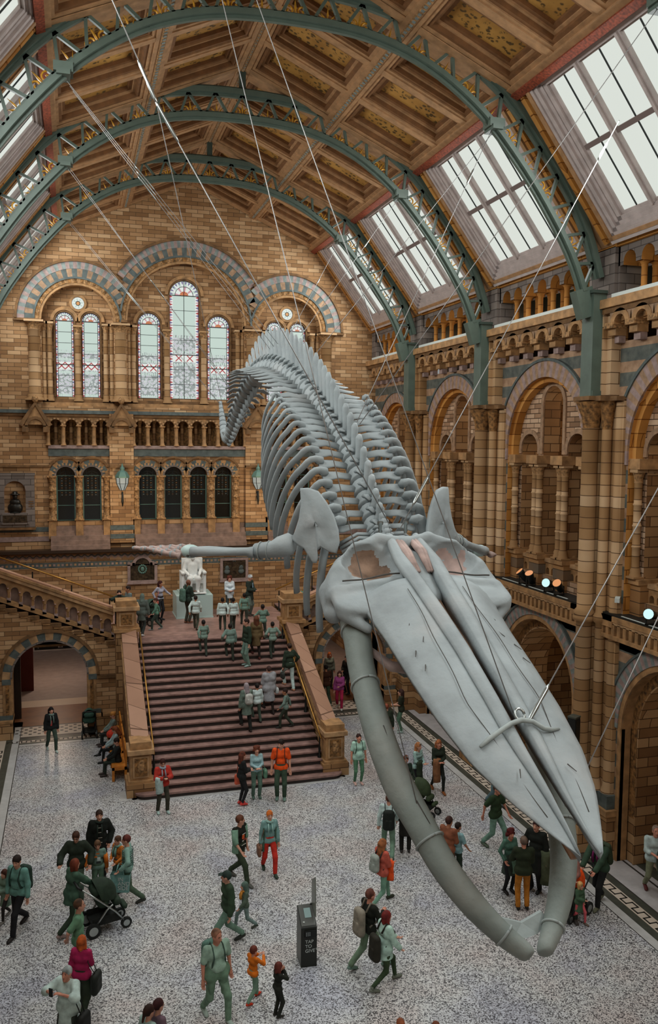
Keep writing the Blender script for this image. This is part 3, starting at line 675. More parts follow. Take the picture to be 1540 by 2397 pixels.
# ---- one bay of the long side walls, in local (s, d, z)
def bay(b, c, L, full=True):
    k = min(1, L/3.139); R = 2.0*k
    b.wall(c-L, c+L, 0, 5.95, [(c, R, 0, 3.55)], 0, .3, 'striped', 'buff', 14)
    b.arch(c, 3.55, R+.14, R+.5, -.06, 0, 'lilac', 'slate_light', 54); b.arch(c, 3.55, R+.5, R+.56, -.1, 0, 'slate', None, 30)
    b.arch(c, 3.55, R, R+.14, -.03, .1, 'buff', None, 24, leg=0)
    b.arch(c, 3.55, R-.28, R, .3, 1.1, 'carved_dark', None, 24, leg=1.2)
    b.arch(c, 3.55, R-.3, R-.26, .28, 1.4, 'ashlar', None, 24, leg=0)
    for e in (-1, 1): b.box(min(c+e*R, c+e*L), .28, 0, max(c+e*R, c+e*L), .42, 5.62, 'ashlar'); b.box(min(c+e*(R-.28), c+e*R), .3, 0, max(c+e*(R-.28), c+e*R), 1.1, 1.2, 'ashlar')
    # chapel behind the lower arch
    for z in (1.35, 3.6): b.box(c-L, 3.35, z, c+L, 3.4, z+.28, 'tan_dark')
    b.quad((c-L, 3.4, 0), (c+L, 3.4, 0), (c+L, 3.4, 5.8), (c-L, 3.4, 5.8), 'ashlar')
    for e in (-1, 1): b.box(c+e*(L-.42), .3, 0, c+e*L, 3.4, 5.6, 'ashlar')
    b.box(c-L, .0, 5.62, c+L, 3.4, 5.8, 'ashlar')
    # gallery parapet with its row of little niches
    b.box(c-L, -.3, 6.36, c+L, .1, 6.5, 'buff'); b.box(c-L, -.3, 5.9, c+L, 0, 6.0, 'buff')
    b.box(c-L, -.12, 6.0, c+L, 0, 6.36, 'tan_dark')
    n = int(2*L/.24)
    for i in range(n+1):
        s = c-L+2*L*i/n; b.box(s-.06, -.27, 6.0, s+.06, -.1, 6.3, 'buff')
    b.box(c-L, -.27, 6.28, c+L, -.1, 6.37, 'buff_light')
    b.box(c-L+.4, -.26, 6.5, c+L-.4, .5, 6.55, 'black')
    # upper storey
    b.wall(c-L, c+L, 6.5, 13.55, [(c, 2.15*k, 6.5, 10.75)], 0, .34, 'striped', 'goldstone', 16)
    b.arch(c, 10.75, 2.15*k, 2.62*k, -.06, 0, 'lilac', 'voussoir', 46, leg=10.4); b.arch(c, 10.75, 2.62*k, 2.7*k, -.1, 0, 'slate', None, 30)
    b.arch(c, 10.75, 2.0*k, 2.15*k, .1, .34, 'goldstone', None, 24, leg=10.5)
    b.wall(c-2.2*k, c+2.2*k, 6.5, 13.0, [(c-1.33*k, .5*k, 6.9, 10.72), (c, .55*k, 6.9, 12.1), (c+1.33*k, .5*k, 6.9, 10.72)], .34, .9, 'brick_pink', 'ashlar', 10)
    for q, hw, zs in ((-1.33, .5, 10.72), (0, .55, 12.1), (1.33, .5, 10.72)): b.arch(c+q*k, zs, hw*k, hw*k+.14, .29, .35, 'voussoir', None, 14, leg=10.6)
    for q, w in ((-1.98, .26), (-.7, .32), (.7, .32), (1.98, .26)):
        b.box(c+(q-w)*k, .02, 10.3, c+(q+w)*k, .9, 10.56, 'buff'); b.box(c+(q-w*.9)*k, .2, 6.5, c+(q+w*.9)*k, 1.15, 7.42, 'banded'); b.box(c+(q-w)*k, .12, 7.36, c+(q+w)*k, 1.2, 7.5, 'buff')
    for q in (-1.33, 0, 1.33):
        b.wall(c+(q-.5)*k, c+(q+.5)*k, 6.55, 7.3, [(c+(q+e)*k, .09, 6.66, 7.02) for e in (-.28, 0, .28)], .45, .6, 'buff'); b.box(c+(q-.5)*k, .4, 7.28, c+(q+.5)*k, .72, 7.4, 'buff_light')
    # gallery behind
    b.quad((c-L, 3.3, 5.8), (c+L, 3.3, 5.8), (c+L, 3.3, 14), (c-L, 3.3, 14), 'ashlar'); b.box(c-L, 1.05, 13.2, c+L, 3.3, 13.5, 'ashlar')
    for e in (-1, 1): b.box(c+e*(L-.2), 1.05, 5.8, c+e*L, 3.3, 13.4, 'ashlar')
    b.box(c-.6, 3.2, 6.4, c+.5, 3.28, 9.2, 'darkpane'); b.box(c+.75, 3.2, 6.4, c+1.6, 3.28, 8.6, 'marble_grey')
    # corbel table and cornice
    n = 6; p = (2*L-1.1)/n
    for i in range(n+1):
        s = c-L+.55+p*i
        b.box(s-.13, -.2, 13.5, s+.13, 0, 13.68, 'lilac'); b.box(s-.16, -.32, 13.68, s+.16, 0, 13.86, 'buff'); b.box(s-.18, -.44, 13.86, s+.18, 0, 14.0, 'carved')
        if i < n:
            b.arch(s+p/2, 13.94, p/2-.2, p/2-.05, -.42, 0, 'buff', None, 10); b.box(s-.02, -.38, 14.0, s+p+.02, 0, 14.0, 'buff')
            b.add([(s, -.4, 14.24), (s+p, -.4, 14.24)]+[(s+p/2+(p/2-.05)*math.cos(PI*q/8), -.4, 13.94+(p/2-.05)*math.sin(PI*q/8)) for q in range(9)], [tuple(range(11))], 'voussoir')
            b.box(s+p/2-.08, -.3, 13.96, s+p/2+.08, -.05, 14.2, 'carved_dark')
    b.box(c-L, -.42, 14.24, c+L, 0, 14.38, 'tan_dark'); b.box(c-L, -.5, 14.38, c+L, .2, 14.6, 'buff')
    b.box(c-L+.62, -.42, 14.6, c+L-.62, .75, 14.71, 'sillwhite')
    # little gallery under the skylights
    n = 7; W = 2*L-1.3; p = W/n
    b.wall(c-L+.5, c+L-.5, 15.42, 15.9, [(c-L+.65+p*(i+.5), p/2-.11, 15.42, 15.5) for i in range(n)], -.2, .5, 'greystone', 'goldstone', 8)
    b.box(c-L+.5, .48, 15.42, c+L-.5, .52, 15.9, 'greystone')
    b.quad((c-L, 1.5, 14.5), (c+L, 1.5, 14.5), (c+L, 1.5, 16.1), (c-L, 1.5, 16.1), 'iron_dark'); b.box(c-L, .1, 14.5, c+L, 1.5, 14.6, 'slate')
    for e in (-1, 1): b.box(c+e*(L-.62), -.2, 14.6, c+e*L, .5, 15.95, 'greystone')
    b.box(c-L, -.3, 15.9, c+L, .6, 16.0, 'goldstone'); b.box(c-L, -.2, 15.98, c+L, 1.6, 16.12, 'tan_dark')
    return p
BAYS = [(y+BAY/2, BAY/2) for y in RIBS[:-1]]+[((RIBS[-1]+YB)/2, (YB-RIBS[-1])/2)]
def pier(b, s):
    b.box(s-.5, -.78, 0, s+.5, 0, 1.2, 'ashlar'); b.box(s-1.05, -.3, 0, s+1.05, .4, 1.2, 'ashlar'); b.box(s-.56, -.84, 1.2, s+.56, 0, 1.36, 'buff'); b.box(s-1.1, -.36, 1.2, s+1.1, .4, 1.36, 'buff'); b.box(s-.46, -.74, 1.36, s+.46, 0, 1.72, 'slate'); b.box(s-1.0, -.28, 1.36, s+1.0, .35, 1.72, 'slate')
    b.lathe([(.34, 1.72), (.32, 1.85), (.215, 2.05), (.215, 6.2), (.31, 6.24), (.31, 6.34), (.25, 6.4), (.3, 6.46), (.215, 6.56), (.215, 11.3), (.26, 11.34)], c=(s, -.47, 0), n=18, m='shaft')
    b.lathe([(.22, 11.34), (.25, 11.6), (.42, 12.02)], c=(s, -.46, 0), n=16, m='carved_dark')
    b.box(s-.16, -.36, 1.72, s+.16, .1, 12.03, 'shaft')
    for e in (-1, 1):
        b.lathe([(.22, 1.72), (.13, 2.0), (.13, 6.2), (.2, 6.26), (.2, 6.4), (.13, 6.5), (.13, 11.3)], c=(s+e*.38, -.24, 0), n=12, m='shaft'); b.lathe([(.13, 11.3), (.17, 11.7), (.25, 12.04)], c=(s+e*.38, -.24, 0), n=12, m='carved_dark')
        b.lathe([(.2, 1.72), (.14, 1.95), (.14, 6.2), (.2, 6.26), (.2, 6.4), (.14, 6.5), (.14, 12.0)], c=(s+e*.72, -.06, 0), n=12, m='shaft'); b.box(s+e*.3, -.12, 1.72, s+e*.9, .3, 12.05, 'shaft'); b.box(s+e*.5, -.3, 6.2, s+e*.95, .1, 6.5, 'buff')
    b.box(s-.6, -.62, 12.03, s+.6, .3, 12.16, 'tan_dark'); b.box(s-.9, -.35, 12.03, s+.9, .3, 12.14, 'tan_dark'); b.box(s-.36, -.8, 12.05, s+.36, 0, 12.16, 'tan_dark')
    b.box(s-.5, -.28, 12.16, s+.5, .2, 14.3, 'shaft'); b.box(s-.3, -.4, 12.16, s+.3, .2, 14.3, 'shaft')
    b.box(s-.55, -.3, 14.6, s+.55, .4, 15.92, 'greystone')
TR = lambda s, d, z: (XW+d, s, z)
TL = lambda s, d, z: (-XW-d, s, z)
for T, nm, side in ((TR, 'wall_right', 'right'), (TL, 'wall_left', 'left')):
    b = MB(T)
    for c, L in BAYS: bay(b, c, L)
    for s in RIBS: pier(b, s)
    b.quad((-6, 3.6, -.3), (YB+.5, 3.6, -.3), (YB+.5, 3.6, 16.5), (-6, 3.6, 16.5), 'ashlar'); b.quad((-6, 1.4, 16.1), (YB, 1.4, 16.1), (YB, 3.6, 16.5), (-6, 3.6, 16.5), 'ashlar')
    tag(b.build(nm), 'terracotta arcaded wall along the %s side of the hall' % side, 'wall', kind='structure')
NB = ['the bay nearest the camera', 'the second bay', 'the third bay', 'the bay beside the great stair', 'the bay behind the great stair', 'the bay next to the end wall']
for bi, (c, L) in enumerate(BAYS):
    if bi < 2: continue
    k = min(1, L/3.139); p = (2*L-1.3)/7; w = NB[bi-1] if bi else ''
    for i in range(1, 7):
        for d in (-.02, .3):
            column(XW+d, c-L+.65+p*i, 14.71, 15.43, .075, 'goldstone', 'plain', 'short golden column of the little gallery under the skylight, %s' % w, 'golden gallery columns, %s' % w)
    for q in (-.84, -.58, .58, .84): column(XW+.26, c+q*k, 7.5, 10.3, .1, 'shaft', 'ringed', 'slender ringed column in the upper arcade of %s' % w, 'ringed arcade columns, %s' % w)
    for q in (-.7, .7): column(XW+.66, c+q*k, 7.5, 10.3, .1, 'shaft', 'ringed', 'slender ringed column standing behind the front pair in %s' % w, 'rear ringed arcade columns, %s' % w)
    for q in (-1.98, 1.98):
        for d in (.2, .56): column(XW+d, c+q*k, 7.5, 10.3, .1, 'shaft', 'ringed', 'slender ringed column at the edge of the upper arcade of %s' % w, 'edge arcade columns, %s' % w)

# ---- end wall with stained glass
TB = lambda s, d, z: (s, YB+d, z)
LW = [(-5.22, .37, 12.7, 15.88), (-4.15, .37, 12.7, 15.88)]; CW = [(-1.72, .48, 12.72, 15.9), (-.2, .64, 12.72, 17.2), (1.3, .49, 12.72, 15.9)]; RW = [(3.85, .37, 12.72, 15.88), (4.92, .37, 12.72, 15.88)]
AC = [(-4.68, 1.45, 15.85), (-.15, 2.52, 15.95), (4.4, 1.45, 15.85)]
LOW = [(-5.27, .385, 7.47, 9.37), (-4.2, .385, 7.47, 9.37), (-1.87, .385, 7.47, 9.37), (-.77, .385, 7.47, 9.37), (.33, .385, 7.47, 9.37), (1.43, .385, 7.47, 9.37), (4.0, .385, 7.47, 9.37), (5.07, .385, 7.47, 9.37)]
def build_end():
    b = MB(TB)
    b.wall(-XW-.2, XW+.2, 12.1, 18.6, [(c, hw, 12.3, zs) for c, hw, zs in AC], 0, .5, 'brick', 'ashlar', 20)
    b.add([(-6.6, 0, 18.6), (6.6, 0, 18.6), (5.6, 0, 19.7), (0, 0, 22.2), (-5.6, 0, 19.7)], [(0, 1, 2, 3, 4)], 'brick')
    for (c, hw, zs), W in zip(AC, (LW, CW, RW)):
        b.wall(c-hw-.05, c+hw+.05, 12.3, zs+hw+.1, W, .5, .62, 'brick', 'slate', 12)
        b.box(c-hw, .1, 12.28, c+hw, .5, 12.46, 'buff'); b.box(c-hw, .3, 12.46, c+hw, .5, 12.6, 'tan_dark')
        for (x, h, zb, z2) in W:
            b.arch(x, z2, h, h+.07, .42, .5, 'tan_dark', None, 14, leg=zb); b.arch(x, z2, h+.07, h+.2, .38, .5, 'buff', None, 14)
        e0, e1 = (-9, -2.93) if c < -3 else ((-2.93, 2.72) if c < 3 else (2.72, 9))
        big = 1 if abs(c) < 1 else 0
        for r0, r1, d, m1, m2, n in ((hw, hw+.1, -.02, 'buff', None, 20), (hw+.1, hw+.26, -.05, 'carved', 'carved_dark', 40), (hw+.26, hw+.34, -.1, 'slate', None, 24), (hw+.34, hw+.66, -.08, 'slate', 'voussoir', 30+16*big), (hw+.66, hw+.95, -.1, 'lilac', 'slate_light', 46+30*big), (hw+.95, hw+1.05, -.18, 'tan_dark', None, 30)):
            for i in range(n):
                t0, t1 = PI*i/n, PI*(i+1)/n; rm = (r0+r1)/2; x = c-rm*math.cos((t0+t1)/2)
                if e0 < x < e1: b.arch(c, zs, r0, r1, d, 0, m1 if i % 2 == 0 or not m2 else m2, None, 1, a0=t0, a1=t1)
        b.box(max(e0, c-hw-1.1), -.14, zs-.1, c-hw, .3, zs, 'tan_dark'); b.box(c+hw, -.14, zs-.1, min(e1, c+hw+1.1), .3, zs, 'tan_dark')
    for c in (AC[0][0], AC[2][0]):
        for i in range(16):
            t0, t1 = 2*PI*i/16, 2*PI*(i+1)/16; b.arch(c+.02, 16.63, .26, .36, .42, .5, 'buff', None, 1, a0=t0, a1=t1)
    # string course, gallery of little arches
    b.box(-XW, -.16, 11.98, XW, .1, 12.12, 'slate'); b.box(-XW, -.1, 11.86, XW, 0, 11.98, 'tan_dark')
    def gallery(s0, s1, n):
        p = (s1-s0)/n
        b.wall(s0, s1, 10.5, 12.0, [(s0+p*(i+.5), .23, 10.66, 11.5) for i in range(n)], -.02, .14, 'buff', 'ashlar', 10)
        for i in range(n): b.arch(s0+p*(i+.5), 11.5, .25, .31, -.06, 0, 'tan_dark', 'buff_light', 12)
        b.quad((s0, .75, 10.5), (s1, .75, 10.5), (s1, .75, 12), (s0, .75, 12), 'carved_dark'); b.box(s0, .1, 10.5, s1, .75, 10.6, 'slate')
        b.box(s0, -.12, 10.52, s1, .2, 10.66, 'lilac'); b.box(s0, -.06, 10.2, s1, 0, 10.5, 'slate')
    gallery(-5.95, -3.47, 4); gallery(-2.46, 2.4, 8); gallery(3.4, 5.88, 4)
    b.wall(-XW-.2, XW+.2, 6.2, 10.2, [(x, h, zb-.02, zs) for x, h, zb, zs in LOW], 0, .32, 'brick', 'tan_dark', 12)
    for s0, s1 in ((-XW-.2, -5.95), (-3.47, -2.46), (2.4, 3.4), (5.88, XW+.2)): b.quad((s0, 0, 10.2), (s1, 0, 10.2), (s1, 0, 12.1), (s0, 0, 12.1), 'brick')
    for x, h, zb, zs in LOW:
        b.arch(x, zs, h, h+.07, -.05, .1, 'greystone', None, 16); b.arch(x, zs, h+.07, h+.17, -.02, 0, 'slate', 'buff_light', 22); b.arch(x, zs, h+.17, h+.3, -.03, 0, 'buff', 'slate', 9)
        b.arch(x, zs+.1, h+.28, h+.36, -.12, 0, 'tan_dark', None, 16, a0=.42, a1=PI-.42)
    b.box(-XW, -.09, 9.74, -5.95, 0, 9.82, 'tan_dark'); b.box(-3.47, -.3, 9.72, -2.46, 0, 9.82, 'tan_dark'); b.box(2.4, -.3, 9.72, 3.4, 0, 9.82, 'tan_dark'); b.box(5.88, -.09, 9.74, XW, 0, 9.82, 'tan_dark')
    # pilasters with gabled canopies
    for s in (-2.97, 2.9): b.box(s-.5, -.2, 6.5, s+.5, 0, 12.0, 'brick')
    for s in (-2.97, 2.9, -6.42, 6.35):
        if abs(s) < 5:
            for z in (7.05, 6.68): b.box(s-.51, -.215, z, s+.51, 0, z+.2, 'slate')
        for e in (-1, 1): b.beam((s+e*.62, -.24, 11.5), (s, -.24, 12.42), .46, .1, 'tan_dark', up=(0, 1, 0)) if 0 else b.add([(s+e*.66, -.44, 11.5), (s+e*.5, -.44, 11.42), (s, -.44, 12.3), (s, -.44, 12.46), (s+e*.66, .0, 11.5), (s+e*.5, .0, 11.42), (s, .0, 12.3), (s, .0, 12.46)], [(0, 1, 2, 3), (4, 5, 6, 7), (0, 3, 7, 4), (1, 2, 6, 5), (0, 1, 5, 4)], 'tan_dark')
        b.add([(s-.5, -.36, 11.5), (s+.5, -.36, 11.5), (s, -.36, 12.3)], [(0, 1, 2)], 'buff'); b.arch(s, 11.42, .3, .42, -.42, -.2, 'tan_dark', None, 12)
        for e in (-1, 1): b.box(s+e*.3, -.42, 11.2, s+e*.52, -.1, 11.46, 'tan_dark')
        b.ell((s, -.4, 12.55), (.13, .12, .16), 8, 6, 'carved')
    for z, m in ((6.62, 'lilac'), (7.02, 'slate')): b.box(-XW, -.03, z, -5.95, 0, z+.2, m); b.box(5.88, -.03, z, XW, 0, z+.2, m)
    # stone benches in steps below the dark windows
    for s0, s1, xs in ((-5.9, -3.5, (-5.83, -4.735, -3.6)), (-2.44, 2.38, (-2.36, -1.32, -.22, .88, 1.98)), (3.42, 5.86, (3.46, 4.53, 5.65))):
        for i in range(3): b.box(s0, -.55+.13*i, 6.28+.19*i, s1, 0, 6.47+.19*i, 'seat_stone')
        for i in range(3): b.box(s0, -.14+.12*i, 6.85+.2*i, s1, .32, 7.05+.2*i, 'seat_stone')
        for x in xs: b.box(x-.15, -.2, 6.72, x+.15, .1, 7.5, 'buff')
    b.box(-XW, -.62, 6.16, XW, 0, 6.28, 'darkwood'); b.box(-XW, -.5, 6.08, XW, 0, 6.17, 'tan_dark')
    # foot of the wall with chevron and chequer bands
    b.quad((-XW, -.3, 3.3), (XW, -.3, 3.3), (XW, -.3, 6.1), (-XW, -.3, 6.1), 'brick')
    n = 62
    for i in range(n):
        x = -XW+2*XW*i/n; w = 2*XW/n
        for j, m in enumerate(('lilac', 'slate', 'buff_light')):
            za = 5.84+.075*j; up = .1
            b.add([(x, -.306, za), (x+w/2, -.306, za+up), (x+w/2, -.306, za+up+.06), (x, -.306, za+.06)], [(0, 1, 2, 3)], m)
            b.add([(x+w/2, -.306, za+up), (x+w, -.306, za), (x+w, -.306, za+.06), (x+w/2, -.306, za+up+.06)], [(0, 1, 2, 3)], m)
    b.quad((-XW, -.304, 5.5), (XW, -.304, 5.5), (XW, -.304, 5.74), (-XW, -.304, 5.74), 'slate')
    for i in range(100): x = -XW+i*.17; b.quad((x, -.307, 5.58), (x+.09, -.307, 5.58), (x+.09, -.307, 5.67), (x, -.307, 5.67), 'buff_light' if i % 2 else 'lilac')
    b.box(-XW, -.4, 3.3, XW, -.3, 3.75, 'ashlar')
    b.quad((-XW-5, .7, -.3), (XW+5, .7, -.3), (XW+5, .7, 23), (-XW-5, .7, 23), 'tan_dark') if 0 else None
    b.quad((-XW-1, .9, 3.3), (XW+1, .9, 3.3), (XW+1, .9, 23), (-XW-1, .9, 23), 'tan_dark')
    tag(b.build('wall_back'), 'tall gabled brick end wall with round arches', 'wall', kind='structure')
build_end()
# columns of the end wall
for x in (-6.42, -2.95, 2.7, 6.15): column(x, YB-.02, 12.5, 15.78, .24, 'shaft', 'plain', 'thick attached column between the stained glass arches', 'thick columns of the stained glass arches')
for x in (-6.06, -5.82, -3.55, -3.3, -2.62, -2.4, 2.12, 2.34, 3.02, 3.26, 5.55, 5.8): column(x, YB+.22, 12.5, 15.78, .1, 'shaft', 'plain', 'thin jamb column beside a stained glass window', 'jamb columns of the stained glass windows')
for x in (-4.69, -.98, .62, 4.38): column(x, YB+.3, 12.5, 15.7, .12, 'shaft', 'plain', 'thin column standing between two stained glass windows', 'columns between the stained glass windows')
for s0, s1, n in ((-5.95, -3.47, 4), (-2.46, 2.4, 8), (3.4, 5.88, 4)):
    p = (s1-s0)/n
    for i in range(n): column(s0+p*(i+.5), YB+.42, 10.66, 11.75, .07, 'ashlar', 'plain', 'small column seen inside an arch of the end wall gallery', 'inner gallery columns of the end wall')
    for i in range(n+1): column(s0+p*i, YB-.1, 10.66, 11.5, .07, 'buff', 'plain', 'small column in front of the end wall gallery', 'front gallery columns of the end wall')
for x in (-5.83, -4.735, -3.6, -2.36, -1.32, -.22, .88, 1.98, 3.46, 4.53, 5.65): column(x, YB-.08, 7.5, 9.38, .12, 'carved', 'ringed', 'patterned column between the dark arched windows', 'columns of the dark arched windows')

WN = [0]
def window(label, build):
    WN[0] += 1
    w = empty('window_%d' % WN[0], (0, 0, 0), 0, label, 'window', None, 'structure'); build(w); return w
def stained(x, h, zb, zs, round_=False):
    def f(w):
        d = .56; p = MB(TB); q = MB(TB); bw = .24*h
        q.arch(x, zs, h-.02, h+.03, d-.04, d+.03, 'lead', None, 16, leg=zb)
        top = zs+h
        p.quad((x-h, d, zb), (x+h, d, zb), (x+h, d, zs), (x-h, d, zs), 'glass_net')
        zc = zb+(zs-zb)*.62
        p.quad((x-h+bw, d-.004, zc), (x+h-bw, d-.004, zc), (x+h-bw, d-.004, zs), (x-h+bw, d-.004, zs), 'glass_mint')
        n = int((zs-zb)/.11)
        for e in (-1, 1):
            for i in range(n):
                z0 = zb+(zs-zb)*i/n; z1 = zb+(zs-zb)*(i+1)/n; a, c = x+e*(h-.02), x+e*(h-bw)
                p.quad((a, d-.006, z0), (c, d-.006, z0), (c, d-.006, z1), (a, d-.006, z1), 'glass_clear')
                p.add([(a, d-.009, z0), (a, d-.009, z1), (c, d-.009, (z0+z1)/2)], [(0, 1, 2)], ('glass_red', 'glass_rose', 'glass_blue')[i % 3])
        N = 12                                                       # fan in the head
        for i in range(N):
            t0, t1 = PI*i/N, PI*(i+1)/N
            for r0, r1, m in ((0, .3, 'glass_gold' if i % 2 else 'glass_red'), (.3, .62, 'glass_clear' if i % 3 else 'glass_rose'), (.62, 1, 'glass_clear' if i % 2 else 'glass_mint')): p.arch(x, zs, r0*h, r1*h, d, d+.002, m, None, 1, a0=t0, a1=t1)
            tm = (t0+t1)/2; p.add([(x-.72*h*math.cos(tm), d-.006, zs+.72*h*math.sin(tm)), (x-.95*h*math.cos(t0+.05), d-.006, zs+.95*h*math.sin(t0+.05)), (x-.95*h*math.cos(t1-.05), d-.006, zs+.95*h*math.sin(t1-.05))], [(0, 1, 2)], 'glass_blue')
        q.arch(x, zs, .6*h, .6*h+.02, d-.03, d, 'lead', None, 14); 
        zz = zb+(zs-zb)*.36                                          # band of red crosses
        p.quad((x-h+bw, d-.008, zz), (x+h-bw, d-.008, zz), (x+h-bw, d-.008, zz+.34), (x-h+bw, d-.008, zz+.34), 'glass_clear')
        for e in (-.5, .5):
            cx = x+e*(h-bw); cz = zz+.17; w2 = .14
            for s in (-1, 1): p.add([(cx-w2, d-.012, cz-s*w2+.03), (cx-w2, d-.012, cz-s*w2-.03), (cx+w2, d-.012, cz+s*w2-.03), (cx+w2, d-.012, cz+s*w2+.03)], [(0, 1, 2, 3)], 'glass_red')
        for zq in (zb+.02, zz-.16, zz+.38, zc-.12):                   # rows of small pale drops
            for i in range(8):
                cx = x-h+bw+(2*h-2*bw)*(i+.5)/8; p.add([(cx-.03, d-.01, zq), (cx+.03, d-.01, zq), (cx+.03, d-.01, zq+.1), (cx, d-.01, zq+.13), (cx-.03, d-.01, zq+.1)], [(0, 1, 2, 3, 4)], 'glass_mint')
        nb = 7
        for i in range(nb+1): q.box(x-h, d-.03, zb+(zs-zb)*i/nb-(.018 if i in (0, 3, 7) else .009), x+h, d-.012, zb+(zs-zb)*i/nb+(.018 if i in (0, 3, 7) else .009), 'lead')
        for e in ((-.01,) if h > .6 else (-(h-bw), h-bw)): q.box(x+e-.012, d-.03, zb, x+e+.012, d-.012, zs+(h if h > .6 else .2), 'lead')
        q.build('window_frame', w); tag(p.build('pane', w), 'stained glass in pale green, red and blue')
    return f
for i, (x, h, zb, zs) in enumerate(LW+CW+RW):
    window(('leftmost slim stained glass window of the end wall', 'second stained glass window from the left, under the round window', 'left stained glass window of the central three', 'tallest stained glass window in the centre of the end wall', 'right stained glass window of the central three', 'stained glass window behind the whale tail, left of its pair', 'rightmost stained glass window, behind the whale spines')[i], stained(x, h, zb, zs))
def roundwin(c):
    def f(w):
        p = MB(TB); q = MB(TB)
        for i in range(16):
            t0, t1 = 2*PI*i/16, 2*PI*(i+1)/16
            for r0, r1, m in ((0, .07, 'glass_gold'), (.07, .1, 'lead'), (.1, .2, 'glass_mint' if i % 2 else 'glass_clear'), (.2, .26, 'glass_clear')): p.arch(c, 16.63, r0, r1, .47, .472, m, None, 1, a0=t0, a1=t1)
            q.arch(c, 16.63, .25, .29, .43, .5, 'lead', None, 1, a0=t0, a1=t1)
        q.build('window_frame', w); p.build('pane', w)
    return f
window('small round window above the left pair of stained glass windows', roundwin(AC[0][0]+.02)); window('small round window above the right pair of stained glass windows', roundwin(AC[2][0]+.02))
for i, (x, h, zb, zs) in enumerate(LOW):
    def f(w, x=x, h=h, zb=zb, zs=zs):
        q = MB(TB); p = MB(TB); d = .3
        p.add([(x-h, d, zb), (x+h, d, zb), (x+h, d, zs)]+[(x+h*math.cos(PI*k/12), d, zs+h*math.sin(PI*k/12)) for k in range(1, 12)]+[(x-h, d, zs)], [tuple(range(15))], 'darkpane')
        for k in range(4): q.box(x-h, d-.04, zb+(zs-zb)*k/3-.012, x+h, d-.01, zb+(zs-zb)*k/3+.012, 'verdigris')
        for e in (-.6, 0, .6): q.box(x+e*h-.01, d-.035, zb+1.0, x+e*h+.01, d-.012, zs+h*.75, 'lead')
        for r in (.42, .72): q.arch(x, zs-.1, r*h, r*h+.018, d-.035, d-.012, 'lead', None, 12)
        for k in range(9):
            for e in (-1, 0, 1): p.box(x+e*.16-.03, d-.012, zb+1.05+k*.1, x+e*.16+.03, d-.008, zb+1.1+k*.1, 'slate' if (k+e) % 2 else 'tan_dark')
        q.box(x-h, d-.06, zb, x-h+.05, d, zs, 'verdigris'); q.box(x+h-.05, d-.06, zb, x+h, d, zs, 'verdigris')
        q.build('window_frame', w); p.build('pane', w)
    window(('first dark arched window from the left, beside the bust', 'second dark arched window, left of the first lantern', 'dark arched window just right of the first lantern', 'fourth dark arched window, left of centre', 'fifth dark arched window, right of centre', 'dark arched window left of the second lantern', 'dark arched window behind the whale ribs, left of its pair', 'dark arched window behind the whale ribs, right of its pair')[i], f)

